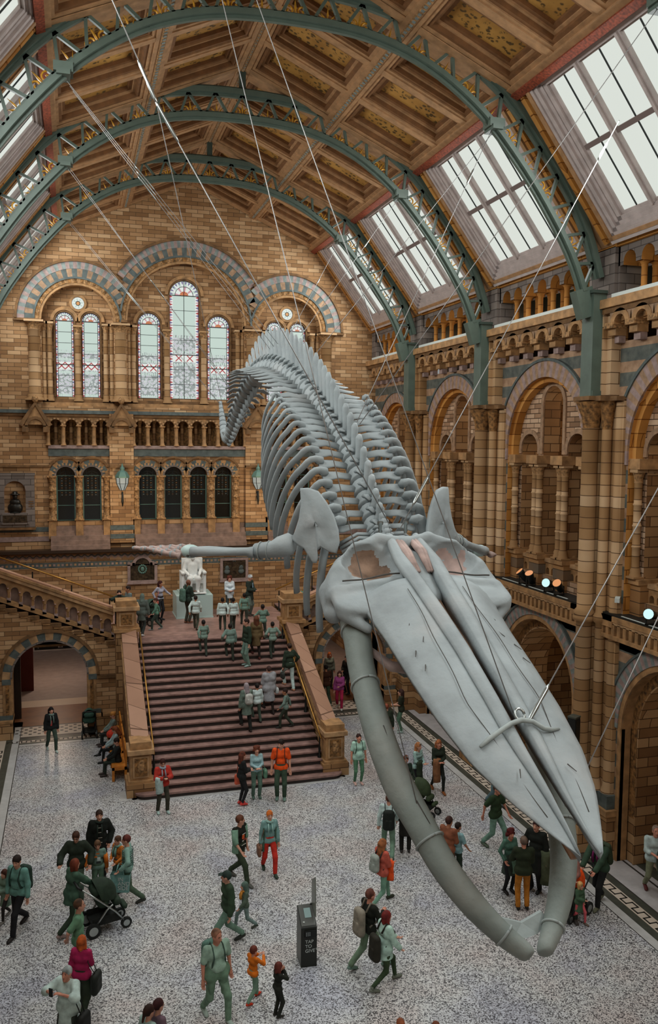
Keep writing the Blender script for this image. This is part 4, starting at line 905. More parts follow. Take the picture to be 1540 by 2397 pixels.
# ---- ceiling and skylights, local (u down the slope, y, h inwards)
RZ = 21.87; PX, PZ = 5.48, 19.47; EX, EZ = 8.12, 16.0
def slopeT(sg, x0, z0, x1, z1):
    L = math.hypot(x1-x0, z1-z0); ux, uz = (x1-x0)/L, (z1-z0)/L; nx, nz = uz, -ux
    return (lambda u, y, h: (sg*(x0+ux*u+nx*h), y, z0+uz*u+nz*h)), L
YS = [-6.0]+RIBS+[YB]
for sg, side in ((1, 'right'), (-1, 'left')):
    T, L = slopeT(sg, 0, RZ, PX, PZ); b = MB(T)
    b.quad((0, -6, -.3), (L, -6, -.3), (L, YB+.3, -.3), (0, YB+.3, -.3), 'panelpaint')
    for ui, (u0, u1) in enumerate(((.22, L/2-.2), (L/2+.2, L-.2))):
        for ya, yb in zip(YS, YS[1:]):
            n = 3
            for i in range(n):
                y0 = ya+.25+(yb-ya-.5)*i/n; y1 = ya+.25+(yb-ya-.5)*(i+1)/n
                a, c, e, f = u0, u1, y0+.11, y1-.11
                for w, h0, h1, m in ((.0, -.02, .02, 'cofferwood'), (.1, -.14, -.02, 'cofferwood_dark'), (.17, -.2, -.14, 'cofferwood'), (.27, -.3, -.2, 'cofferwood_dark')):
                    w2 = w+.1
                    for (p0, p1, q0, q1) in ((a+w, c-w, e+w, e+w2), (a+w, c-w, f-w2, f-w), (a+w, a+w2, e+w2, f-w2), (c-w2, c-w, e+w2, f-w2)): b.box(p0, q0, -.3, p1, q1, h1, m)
                b.box(u0-.05, y1-.11, -.3, u1+.05, y1+.11, .05, 'cofferwood')
            b.box(u0, ya-.36, -.3, u1, ya+.36, .03, 'cofferwood')
    for u, w in ((0, .22), (L/2, .2)):
        b.box(u-w if u else 0, -6, -.3, u+w, YB, .06, 'cofferwood'); b.box(u-.07 if u else 0, -6, .06, u+.07, YB, .09, 'carved')
        for i in range(240): y = -5+i*.177; b.box(u-.04 if u else 0, y, .09, u+.04, y+.09, .1, 'slate_light')
    b.box(L-.2, -6, -.3, L, YB, .08, 'cofferwood'); b.box(L-.04, -6, -.3, L+.16, YB, .14, 'redbeam')
    tag(b.build('ceiling_%s' % side), 'gilded coffered ceiling sloping to the %s' % side, 'ceiling', kind='structure')
    T2, L2 = slopeT(sg, PX, PZ, EX, EZ); fr = MB(T2)
    wins = []
    for bi, (ya, yb) in enumerate(zip(YS, YS[1:])):
        fr.box(-.1, ya-.02, -.35, L2+.1, ya+.5, -.05, 'cofferwood'); fr.box(-.1, yb-.5, -.35, L2+.1, yb+.02, -.05, 'cofferwood')
        fr.box(0, ya+.3, -.1, L2, ya+.44, .03, 'goldstone'); fr.box(0, yb-.44, -.1, L2, yb-.3, .03, 'goldstone')
        o0, o1 = ya+.5, yb-.59
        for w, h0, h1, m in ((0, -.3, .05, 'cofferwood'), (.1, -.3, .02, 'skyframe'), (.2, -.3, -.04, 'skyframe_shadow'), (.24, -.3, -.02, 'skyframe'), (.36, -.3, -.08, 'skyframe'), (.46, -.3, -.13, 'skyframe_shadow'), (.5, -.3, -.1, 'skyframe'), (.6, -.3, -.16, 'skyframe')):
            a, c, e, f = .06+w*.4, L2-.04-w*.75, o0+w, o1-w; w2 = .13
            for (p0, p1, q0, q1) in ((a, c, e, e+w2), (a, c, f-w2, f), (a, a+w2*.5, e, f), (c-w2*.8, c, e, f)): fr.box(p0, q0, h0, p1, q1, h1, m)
        fr.box(L2-.12, o0, -.3, L2+.05, o1, .04, 'skyframe')
        wins.append((o0+.7, o1-.7))
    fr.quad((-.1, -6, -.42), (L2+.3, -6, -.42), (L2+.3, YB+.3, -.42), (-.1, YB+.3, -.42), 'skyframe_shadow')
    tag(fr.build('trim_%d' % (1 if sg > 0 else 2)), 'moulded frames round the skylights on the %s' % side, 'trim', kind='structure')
    for bi, (y0, y1) in enumerate(wins):
        def f(w):
            q = MB(T2); u0, u1, um = .3, L2-.5, 2.02; W = (y1-y0); cuts = [y0, y0+W*.31, y0+W*.7, y1]
            for yy in cuts[1:3]: q.box(u0, yy-.09, -.26, u1, yy+.09, -.1, 'skyframe'); q.box(u0, yy-.04, -.1, u1, yy+.04, -.05, 'skyframe')
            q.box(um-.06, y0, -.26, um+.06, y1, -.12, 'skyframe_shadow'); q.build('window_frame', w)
            for i in range(3):
                ya, yb = cuts[i]+.09*(i > 0), cuts[i+1]-.09*(i < 2); yc = (ya+yb)/2
                for p0, p1 in ((u0, um-.06), (um+.06, u1)):
                    g = MB(T2); g.quad((p0, ya, -.2), (p1, ya, -.2), (p1, yb, -.2), (p0, yb, -.2), 'skylight'); g.box(p0, yc-.012, -.2, p1, yc+.012, -.17, 'lead'); g.build('pane', w)
        window('%s skylight of six frosted panes over %s' % (side, ['the hall behind the camera', 'the hall beside the camera', 'the hall before the camera', 'the bay nearest the camera', 'the bay in front of the great stair', 'the bay above the great stair', 'the bay against the end wall'][bi]), f)

# ---- green iron trusses
LOWC = [(7.68, 14.84), (7.42, 15.55), (7.02, 16.22), (6.15, 17.45), (5.05, 18.70), (4.25, 19.34), (3.4, 19.86), (2.5, 20.2), (1.7, 20.38), (.85, 20.45), (0, 20.46)]
UPC = [(8.14, 15.2), (7.98, 15.75), (7.6, 16.72), (6.9, 17.75), (6.15, 18.66), (5.47, 19.40), (4.36, 20.16), (3.2, 20.72), (2.2, 21.0), (1.2, 21.15), (0, 21.18)]
def resample(P, n):
    P = np.array(P+[(-x, z) for x, z in P[-2::-1]]); d = np.r_[0, np.cumsum(np.linalg.norm(np.diff(P, axis=0), axis=1))]
    t = np.linspace(0, d[-1], n); X = np.interp(t, d, P[:, 0]); Z = np.interp(t, d, P[:, 1])
    for _ in range(3): X[1:-1] = (X[:-2]+2*X[1:-1]+X[2:])/4; Z[1:-1] = (Z[:-2]+2*Z[1:-1]+Z[2:])/4
    return list(zip(X, Z))
def orn(style):
    o = MB()
    if style == 0:
        for a, l in ((0, .3), (.7, .24), (-.7, .24), (1.5, .16), (-1.5, .16)):
            dx, dz = math.sin(a), math.cos(a); o.tube([(0, 0, .02), (dx*l*.5, 0, .02+dz*l*.5), (dx*l, 0, .02+dz*l)], [.012, .055, .006], 6, 'gold', flat=.3)
    else:
        for e in (-1, 1):
            pts = [(e*(.12+.11*(1-t)*math.cos(t*9)), 0, .13+.11*(1-t)*math.sin(t*9)) for t in np.linspace(0, .85, 16)]
            o.tube(pts, .02, 5, 'gold')
        o.tube([(0, 0, 0), (0, 0, .18), (0, 0, .36)], [.02, .07, .01], 6, 'gold', flat=.3)
    return o
def truss(yr, n, main, label):
    t = empty('roof_truss', (0, yr, 0), 0, label, 'roof truss', 'green iron roof trusses')
    lo = resample(LOWC, n+1); up = resample(UPC, n+1)
    def chord(P, w, h, name):
        b = MB(); V = []
        for i, (x, z) in enumerate(P):
            x0, z0 = P[max(i-1, 0)]; x1, z1 = P[min(i+1, len(P)-1)]; l = math.hypot(x1-x0, z1-z0); nx, nz = -(z1-z0)/l, (x1-x0)/l
            V.append([(x+nx*a*h, s*w, z+nz*a*h) for a, s in ((-.5, -.5), (.5, -.5), (.5, .5), (-.5, .5))])
        b.grid(V, 'iron', False, True)
        return b.build(name, t)
    fine = resample(LOWC, 61); fineu = resample(UPC, 61)
    chord(fine, .32, .12, 'lower_chord'); chord(fineu, .34, .15, 'upper_chord'); chord(fine, .1, .26, 'lower_rib'); chord(fineu, .1, .3, 'upper_rib')
    w = MB()
    for i in range(n):
        um = ((up[i][0]+up[i+1][0])/2, (up[i][1]+up[i+1][1])/2)
        for q in (i, i+1): w.beam((lo[q][0], 0, lo[q][1]), (um[0], 0, um[1]), .07, .1, 'iron', up=(0, 1, 0))
    w.build('web', t)
    k = MB(); k.box(-.09, -.09, 21.1, .09, .09, 21.9, 'iron_dark'); k.build('king_post', t)
    for e in (-1, 1):
        g = MB(); g.box(e*5.05-.2, -.2, 18.62, e*5.05+.2, .2, 18.82, 'iron'); g.box(e*5.05-.14, -.24, 18.55, e*5.05+.14, .24, 18.66, 'iron'); g.build('gusset', t)
        p = MB(); x0, x1 = sorted((e*7.87, e*8.28)); p.box(x0, -.25, 12.16, x1, .25, 14.84, 'iron'); p.box(x0-.06, -.3, 14.78, x1+.06, .3, 14.86, 'iron_dark'); p.box(x0+.02, -.29, 12.16, x1, .29, 12.3, 'iron'); p.build('post', t)
        x0, x1 = sorted((e*7.6, e*8.2)); s = MB(); s.beam((e*7.64, 0, 14.9), (e*7.87, 0, 14.2), .5, .3, 'iron', up=(0, 1, 0)); s.build('foot', t)
    if main:
        a, c = orn(0).build('ornament'), orn(1).build('ornament'); fa = fc = False
        for i in range(1, n-1):
            src = (a, c)[i % 2]
            if i == 1 or i == 2: o = (a, c)[i % 2]
            else: o = src.copy(); COL.objects.link(o)
            x = (lo[i][0]+lo[i+1][0])/2; z = (lo[i][1]+lo[i+1][1])/2; ang = math.atan2(-(lo[i+1][1]-lo[i][1]), -(lo[i+1][0]-lo[i][0]))
            o.parent = t; o.location = (x, .0, z+.05); o.rotation_euler = (0, -ang, 0); o.scale = (1.25, 1.25, 1.2)
    return t
for i, yr in enumerate(RIBS):
    if yr < 7: continue
    truss(yr, 27, yr > 12, ['', '', 'green iron arched truss nearest the camera, only its flank in view', 'first whole green arched truss from the front, highest in the photo', 'second green arched truss, between the nearest and the farthest', 'farthest green arched truss, over the great stair'][i] if yr > 13 else 'green iron arched truss behind the camera position')
# wall behind the camera, with open doorways
b = MB(lambda s, d, z: (s, -6-d, z)); b.wall(-XW-4, XW+4, -.3, 24, [(-4.5, 1.8, 0, 4), (0, 2.2, 0, 6), (4.5, 1.8, 0, 4)], 0, .5, 'brick'); tag(b.build('wall_front'), 'brick wall behind the viewer with three open arches', 'wall', kind='structure')
# ------------------------------------------------------------------ great stair
def build_stair():
    st = empty('staircase', (0, 29, 0), 0, 'wide purple-brown stone staircase rising from the hall floor to the statue landing', 'staircase')
    def part(mb, name, label=None):
        o = mb.build(name, st); o.location = (0, -29, 0); return tag(o, label)
    N = 21; R = LAND/N; G = (32.0-25.9)/(N-1)
    for i in range(N):
        y0 = 25.9+G*(i-1) if i else 25.62
        if i == 0: y0 = 25.62
        y1 = 25.9+G*i+.4; z = R*(i+1); b = MB()
        if i == 0:
            P = [(-2.95+.34*math.cos(t), 25.96+.34*math.sin(t)) for t in np.linspace(PI, 1.5*PI, 7)]+[(2.95+.34*math.cos(t), 25.96+.34*math.sin(t)) for t in np.linspace(1.5*PI, 2*PI, 7)]
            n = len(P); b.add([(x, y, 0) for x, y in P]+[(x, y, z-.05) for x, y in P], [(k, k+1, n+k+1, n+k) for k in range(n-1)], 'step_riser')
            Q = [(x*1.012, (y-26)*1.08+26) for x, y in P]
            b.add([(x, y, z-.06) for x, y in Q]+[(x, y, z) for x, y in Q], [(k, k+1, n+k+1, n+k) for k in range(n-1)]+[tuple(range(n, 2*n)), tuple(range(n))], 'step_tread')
        else:
            w = 2.8
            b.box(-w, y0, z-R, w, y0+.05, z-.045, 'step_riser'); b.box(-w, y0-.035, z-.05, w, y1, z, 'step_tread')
        part(b, 'step')
    b = MB(); b.box(-3.6, 32.38, LAND-.05, 3.6, YB-.3, LAND, 'landing'); tag(b.build('floor_landing'), 'smooth purple-brown stone landing round the statue', 'floor', kind='structure')
    for e in (-1, 1):
        def bx(b, x0, y0, z0, x1, y1, z1, m): b.box(min(e*x0, e*x1), y0, z0, max(e*x0, e*x1), y1, z1, m)
        # sloping parapet
        b = MB(); za, zb, ya, yb = 1.42, 3.72, 26.5, 31.75
        for x0, x1, dz0, dz1, m in ((2.84, 3.36, 0, .14, 'cap_pink'), (2.8, 3.4, -.08, 0, 'buff')):
            b.add([(e*x, y, z) for y, z in ((ya, za), (yb, zb)) for x, dz in ((x0, dz0), (x1, dz0), (x1, dz1), (x0, dz1)) for z in (z+dz,)], [(0, 1, 2, 3), (4, 5, 6, 7), (0, 1, 5, 4), (1, 2, 6, 5), (2, 3, 7, 6), (3, 0, 4, 7)], m)
        b.add([(e*x, y, z) for x in (2.86, 3.34) for y, z in ((ya, 0), (yb, 0), (yb, zb-.06), (ya, za-.06))], [(0, 1, 2, 3), (4, 5, 6, 7), (0, 1, 5, 4), (1, 2, 6, 5), (2, 3, 7, 6), (3, 0, 4, 7)], 'ashlar')
        for x in (2.98, 3.22): b.add([(e*(x-.012), ya, za+.142), (e*(x+.012), ya, za+.142), (e*(x+.012), yb, zb+.142), (e*(x-.012), yb, zb+.142)], [(0, 1, 2, 3)], 'tan_dark')
        for i in range(14):                                          # scalloped brackets along the inner face
            y = 26.7+i*.37; z = za+(zb-za)*(y-ya)/(yb-ya); b.ell((e*2.84, y, z-.28), (.07, .13, .2), 8, 6, 'buff')
        part(b, 'parapet')
        # foot pier and head pier
        b = MB()
        bx(b, 2.68, 25.85, 0, 3.56, 26.75, .42, 'ashlar'); bx(b, 2.74, 25.9, .42, 3.5, 26.7, .5, 'buff'); bx(b, 2.8, 25.98, .5, 3.44, 26.64, 1.32, 'buff'); bx(b, 2.72, 25.88, 1.32, 3.52, 26.72, 1.46, 'buff_light'); bx(b, 2.8, 25.98, 1.46, 3.44, 26.64, 1.68, 'buff')
        bx(b, 2.88, 25.95, .58, 3.36, 26.0, 1.24, 'buff_light'); bx(b, 2.93, 25.93, .63, 3.31, 25.96, 1.19, 'carved_dark')
        part(b, 'foot_pier', 'carved terracotta pier at the stair foot')
        b = MB(); b.ell((e*3.12, 25.93, .92), (.12, .04, .2), 8, 6, 'carved'); b.ell((e*3.09, 25.93, 1.08), (.08, .04, .08), 8, 6, 'carved'); part(b, 'relief')
        b = MB()
        bx(b, 2.78, 31.7, 0, 3.56, 32.5, 3.86, 'ashlar'); bx(b, 2.7, 31.62, 3.86, 3.64, 32.58, 3.98, 'buff'); bx(b, 2.82, 31.74, 3.98, 3.52, 32.46, 4.66, 'buff'); bx(b, 2.7, 31.62, 4.66, 3.64, 32.58, 4.8, 'buff_light'); bx(b, 2.8, 31.72, 4.8, 3.54, 32.48, 5.02, 'buff')
        bx(b, 2.9, 31.71, 4.08, 3.44, 31.75, 4.58, 'buff_light'); bx(b, 2.97, 31.69, 4.14, 3.37, 31.72, 4.52, 'carved_dark'); part(b, 'head_pier', 'terracotta pier at the stair head')
        # brass handrail on black standards
        b = MB(); P = [(e*2.7, 26.2, 1.2), (e*2.7, 31.9, 3.95)]; b.tube(P, .028, 8, 'brass'); part(b, 'handrail', 'brass handrail')
        for q in (.03, .34, .66, .95):
            y = 26.2+5.7*q; zt = 1.2+2.75*q; i = int((y-25.9)/G)+1; zb2 = R*(i+1)
            b = MB(); b.lathe([(.07, 0), (.07, .05), (.03, .1), (.045, .3), (.025, .4), (.022, zt-zb2)], c=(e*2.7, y, zb2), n=8, m='blackmetal'); part(b, 'rail_post')
build_stair()
# marble skirting of the stair foot
b = MB(); P = [(-3.75, 26.4), (-3.75, 25.72), (-3.3, 25.72)]+[(-2.95+.5*math.cos(t), 25.96+.5*math.sin(t)) for t in np.linspace(1.1*PI, 1.5*PI, 6)]+[(2.95+.5*math.cos(t), 25.96+.5*math.sin(t)) for t in np.linspace(1.5*PI, 1.9*PI, 6)]+[(3.35, 25.72), (3.8, 25.72), (3.8, 26.4)]
n = len(P); b.add([(x, y, .004) for x, y in P]+[(x*.93, (y-27)*.82+27, .004) for x, y in P], [(k, k+1, n+k+1, n+k) for k in range(n-1)], 'marble_white')
tag(b.build('trim_3'), 'pale marble strip edging the foot of the great stair', 'trim', kind='structure')

# ---- side stairs on their arched walls
SL = .405
def side(e, word):
    T = lambda s, d, z: (e*s, 32.4+d, z)
    b = MB(T); zt = 3.4
    b.wall(3.5, XW, 0, zt, [(5.9, 1.31, 0, 2.2)], 0, .7, 'brick', 'buff', 20)
    b.arch(5.9, 2.2, 1.31, 1.38, -.05, .2, 'greystone', None, 20); b.arch(5.9, 2.2, 1.38, 1.66, -.03, 0, 'buff_light', 'slate', 17); b.arch(5.9, 2.2, 1.66, 1.76, -.09, 0, 'tan_dark', None, 24)
    for q in (-1, 1):
        b.box(5.9+q*1.32, -.03, .8, 5.9+q*1.64, .02, 2.2, 'buff'); b.box(5.9+q*1.42, -.045, .9, 5.9+q*1.54, .02, 2.1, 'carved_dark'); b.box(5.9+q*1.36, -.05, 2.0, 5.9+q*1.66, .02, 2.2, 'slate')
        b.box(5.9+q*1.31, -.22, 0, 5.9+q*1.8, .72, .62, 'ashlar'); b.box(5.9+q*1.3, -.25, .62, 5.9+q*1.85, .7, .7, 'buff'); b.box(5.9+q*1.31, -.06, .7, 5.9+q*1.8, .3, .86, 'slate')
    b.box(7.75, -.2, 0, XW, 0, .62, 'ashlar'); b.box(7.7, -.25, .62, XW, 0, .7, 'buff'); b.box(3.5, -.2, 0, 4.1, 0, .62, 'ashlar'); b.box(3.5, -.25, .62, 4.1, 0, .7, 'buff')
    b.box(3.5, -.1, 2.02, 4.2, 0, 2.14, 'tan_dark')
    n = 13; w = (XW-3.6)/n
    for i in range(n):
        s0 = 3.6+w*i; zc = LAND+SL*w*i-.02
        b.quad((s0, 0, zt), (s0+w, 0, zt), (s0+w, 0, zc), (s0, 0, zc), 'brick'); b.box(s0-.04, -.09, zc-.14, s0+w*.75, 0, zc-.02, 'tan_dark'); b.box(s0-.02, -.05, zc-.22, s0+w*.6, 0, zc-.14, 'buff')
    # passage walls and ceiling under the stair
    b.box(3.3, .7, 0, 3.6, 5.5, 3.3, 'ashlar'); b.box(XW, .7, 0, XW+.3, 12, 3.3, 'ashlar'); b.box(3.3, .7, 3.15, XW, 13.4, 3.3, 'buff'); b.box(0, 13.2, -.3, 13, 13.4, 4, 'marble_grey')
    b.box(3.3, 5.5, 2.75, XW, 5.7, 3.15, 'slate'); b.box(7.3, 4.6, 0, 7.75, 5.3, 3.2, 'ashlar')
    tag(b.build('wall_stair_%s' % word), 'terracotta wall with a round archway under the %s flight of stairs' % word, 'wall', kind='structure')
    # flight
    t = empty('side_staircase', (e*6, 34, 3.4), 0, 'stone flight climbing to the %s from the statue landing, with an arched balustrade' % word, 'staircase', 'side flights beside the statue')
    def part(mb, name, label=None):
        o = mb.build(name, t); o.location = (-e*6, -34, -3.4); return tag(o, label)
    for i in range(14):
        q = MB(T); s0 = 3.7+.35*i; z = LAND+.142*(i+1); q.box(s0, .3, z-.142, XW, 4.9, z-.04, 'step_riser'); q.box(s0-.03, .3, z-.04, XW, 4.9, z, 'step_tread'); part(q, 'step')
    q = MB(T); base = lambda s: LAND+SL*(s-3.6)
    for y0, y1, d0, d1, m in ((.0, .16, .02, .3, 'buff'), (.92, 1.06, -.06, .36, 'buff_light'), (1.06, 1.16, -.1, .4, 'buff'), (1.16, 1.22, -.02, .32, 'cap_pink')):
        q.add([(s, d, base(s)+z) for s in (3.6, XW) for d, z in ((d0, y0), (d1, y0), (d1, y1), (d0, y1))], [(0, 1, 2, 3), (4, 5, 6, 7), (0, 1, 5, 4), (1, 2, 6, 5), (2, 3, 7, 6), (3, 0, 4, 7)], m)
    p = .405; n = 12
    for i in range(n):
        sc = 3.62+p*(i+.5); dz = base(sc)
        A = [(sc-.13*math.cos(PI*k/8), .58+.13*math.sin(PI*k/8)) for k in range(9)]
        sl = lambda s: SL*(s-sc)
        for (a, za), (c, zc) in zip(A, A[1:]):
            q.quad((a, .04, dz+za), (c, .04, dz+zc), (c, .04, dz+.95+sl(c)), (a, .04, dz+.95+sl(a)), 'buff'); q.quad((a, .04, dz+za), (c, .04, dz+zc), (c, .24, dz+zc), (a, .24, dz+za), 'tan_dark')
        for g0, g1 in ((-p/2, -.13), (.13, p/2)): q.quad((sc+g0, .04, dz+.54), (sc+g1, .04, dz+.54), (sc+g1, .04, dz+.95+sl(sc+g1)), (sc+g0, .04, dz+.95+sl(sc+g0)), 'buff')
        q.quad((sc-.14, .25, dz+.1), (sc+.14, .25, dz+.1), (sc+.14, .25, dz+.8), (sc-.14, .25, dz+.8), 'seat_stone')
        q.box(sc-p/2-.07, .02, dz+.08-.08, sc-p/2+.07, .26, dz+.16, 'lilac')
    part(q, 'balustrade', 'sloping balustrade of small arches')
    for i in range(n):
        sc = 3.62+p*i+.0; c = MB(T); c.lathe([(.075, .08), (.05, .14), (.05, .44), (.085, .55)], c=(sc, .12, base(sc)), n=8, m='buff'); part(c, 'baluster')
    q = MB(T); q.tube([(3.45, 3.6, LAND+.98), (XW-.1, 3.6, LAND+.98+.405*(XW-3.55))], .035, 8, 'brass'); part(q, 'handrail', 'brass handrail')
    for s in (3.6, 5.1, 6.6, 8.0): q = MB(T); zz = base(s)+.05; q.lathe([(.06, 0), (.03, .06), (.026, .86)], c=(s, 3.6, zz), n=8, m='blackmetal'); part(q, 'rail_post')
    return t
side(-1, 'left'); side(1, 'right')

# ---- things on the end wall
def plaque(x, z0, z1, w, label, arched, rel):
    T = lambda s, d, z: (x+s, YB-.31+d, z)
    t = empty('plaque', (x, YB-.31, z0), 0, label, 'plaque'); h = w/2
    f = MB(T); zs = z1-(.3 if arched else 0)
    for a, c, p, q in ((-h-.12, -h, z0-.1, zs), (h, h+.12, z0-.1, zs), (-h, h, z0-.1, z0)): f.box(a, -.08, p, c, 0, q, 'lilac')
    f.box(-h-.16, -.11, z0-.16, h+.16, 0, z0-.1, 'lilac')
    if arched: f.arch(0, zs-.05, h*.62, h*.62+.12, -.08, 0, 'lilac', None, 14); [f.box(q*h*.62, -.08, zs-.05, q*(h+.12), 0, zs+.07, 'lilac') for q in (-1, 1)]
    else: f.box(-h-.12, -.08, z1, h+.12, 0, z1+.1, 'lilac')
    o = f.build('frame', t); o.location = (-x, -YB+.31, -z0)
    f = MB(T); f.box(-h, -.04, z0, h, 0, zs, 'bronze')
    if arched: f.add([(h*.62*math.cos(PI*k/12), -.04, zs-.05+h*.62*math.sin(PI*k/12)) for k in range(13)], [tuple(range(13))], 'bronze')
    o = f.build('panel', t); o.location = (-x, -YB+.31, -z0)
    f = MB(T); rel(f, z0, zs); o = f.build('relief', t); o.location = (-x, -YB+.31, -z0)
def crest(f, z0, z1):
    for i in range(14):
        a = i*2*PI/14; f.ell((.16*math.cos(a), -.05, z1-.22+.17*math.sin(a)), (.045, .02, .045), 6, 5, 'verdigris')
    f.ell((0, -.05, z1-.22), (.09, .03, .11), 8, 6, 'verdigris')
def heads(f, z0, z1):
    for e in (-1, 1):
        f.ell((e*.32, -.05, z0+.46), (.1, .04, .12), 8, 6, 'slate'); f.ell((e*.32, -.05, z0+.3), (.14, .04, .12), 8, 6, 'slate'); f.ell((e*.32-e*.09, -.06, z0+.44), (.03, .03, .03), 6, 5, 'slate')
    for a in (-.5, .5): f.beam((-.12*a, -.05, z0+.75), (.3*a, -.05, z0+.95), .04, .03, 'slate', up=(0, 1, 0))
plaque(-2.16, 4.86, 5.86, 1.02, 'bronze memorial plaque with a round crest, left of the statue', True, crest)
plaque(1.85, 4.8, 5.6, 1.02, 'bronze memorial plaque with two portrait heads, right of the statue', False, heads)
# marble niche with a dark bust
def niche():
    x = -7.24; T = lambda s, d, z: (x+s, YB+d, z); t = empty('wall_monument', (x, YB, 7.2), 0, 'grey marble niche monument with a dark bust of a man in a hat', 'monument')
    def part(f, n, l=None): o = f.build(n, t); o.location = (-x, -YB, -7.2); return tag(o, l)
    f = MB(T); f.wall(-.72, .72, 7.2, 9.45, [(-.05, .42, 7.85, 8.75)], -.22, .12, 'greystone', 'lilac', 16)
    for a, c in ((-.72, -.721), (.72, .721)): f.quad((a, -.22, 7.2), (a, 0, 7.2), (a, 0, 9.45), (a, -.22, 9.45), 'greystone')
    f.box(-.75, -.24, 9.4, .75, 0, 9.5, 'greystone'); f.quad((-.5, .12, 7.8), (.5, .12, 7.8), (.5, .12, 9.3), (-.5, .12, 9.3), 'seat_stone'); f.box(-.75, -.27, 7.14, .75, 0, 7.24, 'tan_dark'); part(f, 'surround')
    f = MB(T); f.box(-.6, -.32, 7.38, .5, -.2, 7.84, 'greystone'); f.box(-.52, -.34, 7.46, .42, -.3, 7.76, 'bronze'); part(f, 'inscription_panel')
    for k in range(3): f = MB(T); f.box(.48, -.235, 8.1+.1*k, .68, -.22, 8.14+.1*k, 'tan_dark'); part(f, 'carved_line')
    f = MB(T); f.ell((-.05, -.1, 8.05), (.3, .17, .26), 12, 8, 'bust'); f.ell((-.05, -.12, 8.28), (.22, .14, .16), 12, 8, 'bust'); f.ell((-.05, -.13, 8.52), (.1, .11, .14), 12, 8, 'bust'); f.lathe([(.19, 0), (.2, .02), (.11, .05), (.1, .12), (.02, .15)], c=(-.05, -.13, 8.6), n=14, m='bust'); f.lathe([(.24, 0), (.12, .08)], c=(-.05, -.1, 7.84), n=12, m='bust'); part(f, 'bust', 'dark bronze bust in a brimmed hat')
niche()
def lantern(x, label):
    t = empty('wall_lantern', (x, YB-.5, 8.5), 0, label, 'lantern', 'lanterns on the pilasters')
    f = MB(); f.beam((0, .32, -.05), (0, 0, -.3), .05, .05, 'blackmetal'); f.tube([(0, .3, -.25), (0, .12, -.42), (0, 0, -.2)], .025, 6, 'blackmetal'); f.tube([(0, 0, -.62), (0, 0, -.4), (0, 0, 0)], [.015, .05, .03], 8, 'blackmetal'); f.build('bracket', t)
    f = MB(); f.lathe([(.1, .08), (.23, .35), (.25, .62)], n=6, m='lampglass', sm=False); f.build('lamp_glass', t)
    f = MB()
    for i in range(6): a = i*PI/3; f.tube([(.1*math.cos(a), .1*math.sin(a), .08), (.235*math.cos(a), .235*math.sin(a), .35), (.255*math.cos(a), .255*math.sin(a), .62)], .015, 5, 'blackmetal')
    f.lathe([(.24, .345), (.25, .36)], n=6, m='blackmetal'); f.lathe([(.29, .6), (.3, .66), (.2, .84), (.09, .92), (.1, 1.0), (.05, 1.08), (.02, 1.2)], n=6, m='verdigris', sm=False); f.build('cage', t)
    for o in t.children: o.location.z += .2
lantern(-2.97, 'green-topped glass lantern on the pilaster left of the central dark windows'); lantern(2.9, 'green-topped glass lantern on the pilaster beside the whale ribs')

# ---- statue on its plinth
def statue():
    X, Y = -.15, 36.1
    p = MB(); p.box(-.76, -.62, 0, .76, .85, .97, 'plinthpaint'); p.box(-.58, -.35, .97, .58, .8, 1.02, 'plinthpaint'); p.box(-.78, -.64, 0, .78, .87, .05, 'plinthpaint')
    o = p.build('plinth'); o.location = (X, Y, LAND); tag(o, 'pale mint painted plinth under the seated white statue', 'plinth')
    t = empty('statue', (X, Y, LAND+1.02), 0, 'white marble statue of a seated man in a coat, above the pale plinth', 'statue')
    prim = [('c', (0, .1, .62), (0, .16, 1.12), .2, .24), ('c', (-.17, .15, 1.28), (.17, .15, 1.28), .14, .14), ('c', (0, .12, 1.3), (0, .06, 1.52), .08, .08), ('c', (0, .02, 1.58), (0, .04, 1.66), .12, .125), ('c', (0, -.05, 1.44), (0, -.02, 1.55), .09, .09)]
    for e in (-1, 1):
        prim += [('c', (e*.26, .14, 1.25), (e*.36, .1, .92), .1, .085), ('c', (e*.36, .1, .92), (e*.25, -.28, .82), .085, .06), ('c', (e*.25, -.28, .82), (e*.22, -.42, .78), .055, .04), ('c', (e*.14, .05, .6), (e*.18, -.42, .62), .15, .11), ('c', (e*.18, -.42, .62), (e*.15, -.36, .14), .11, .075), ('c', (e*.15, -.36, .06), (e*.17, -.56, .05), .07, .055), ('c', (e*.28, .1, .75), (e*.34, -.1, .2), .1, .07)]
    sd_build(prim, .028, .05, 'plaster', 'figure', t)
    c = MB(); c.box(-.44, .2, 0, .44, .42, 1.42, 'plaster'); c.box(-.46, -.3, .4, .46, .42, .56, 'plaster')
    for e in (-1, 1):
        c.box(e*.46-.06, -.32, 0, e*.46+.06, -.2, .86, 'plaster'); c.box(e*.46-.06, .28, 0, e*.46+.06, .4, .86, 'plaster'); c.box(e*.46-.07, -.4, .82, e*.46+.07, .4, .9, 'plaster'); c.ell((e*.46, -.4, .86), (.08, .06, .07), 8, 6, 'plaster')
    c.build('armchair', t); b = MB(); b.box(-.5, -.6, -.0, .5, .42, .03, 'plaster'); b.build('slab', t)
statue()
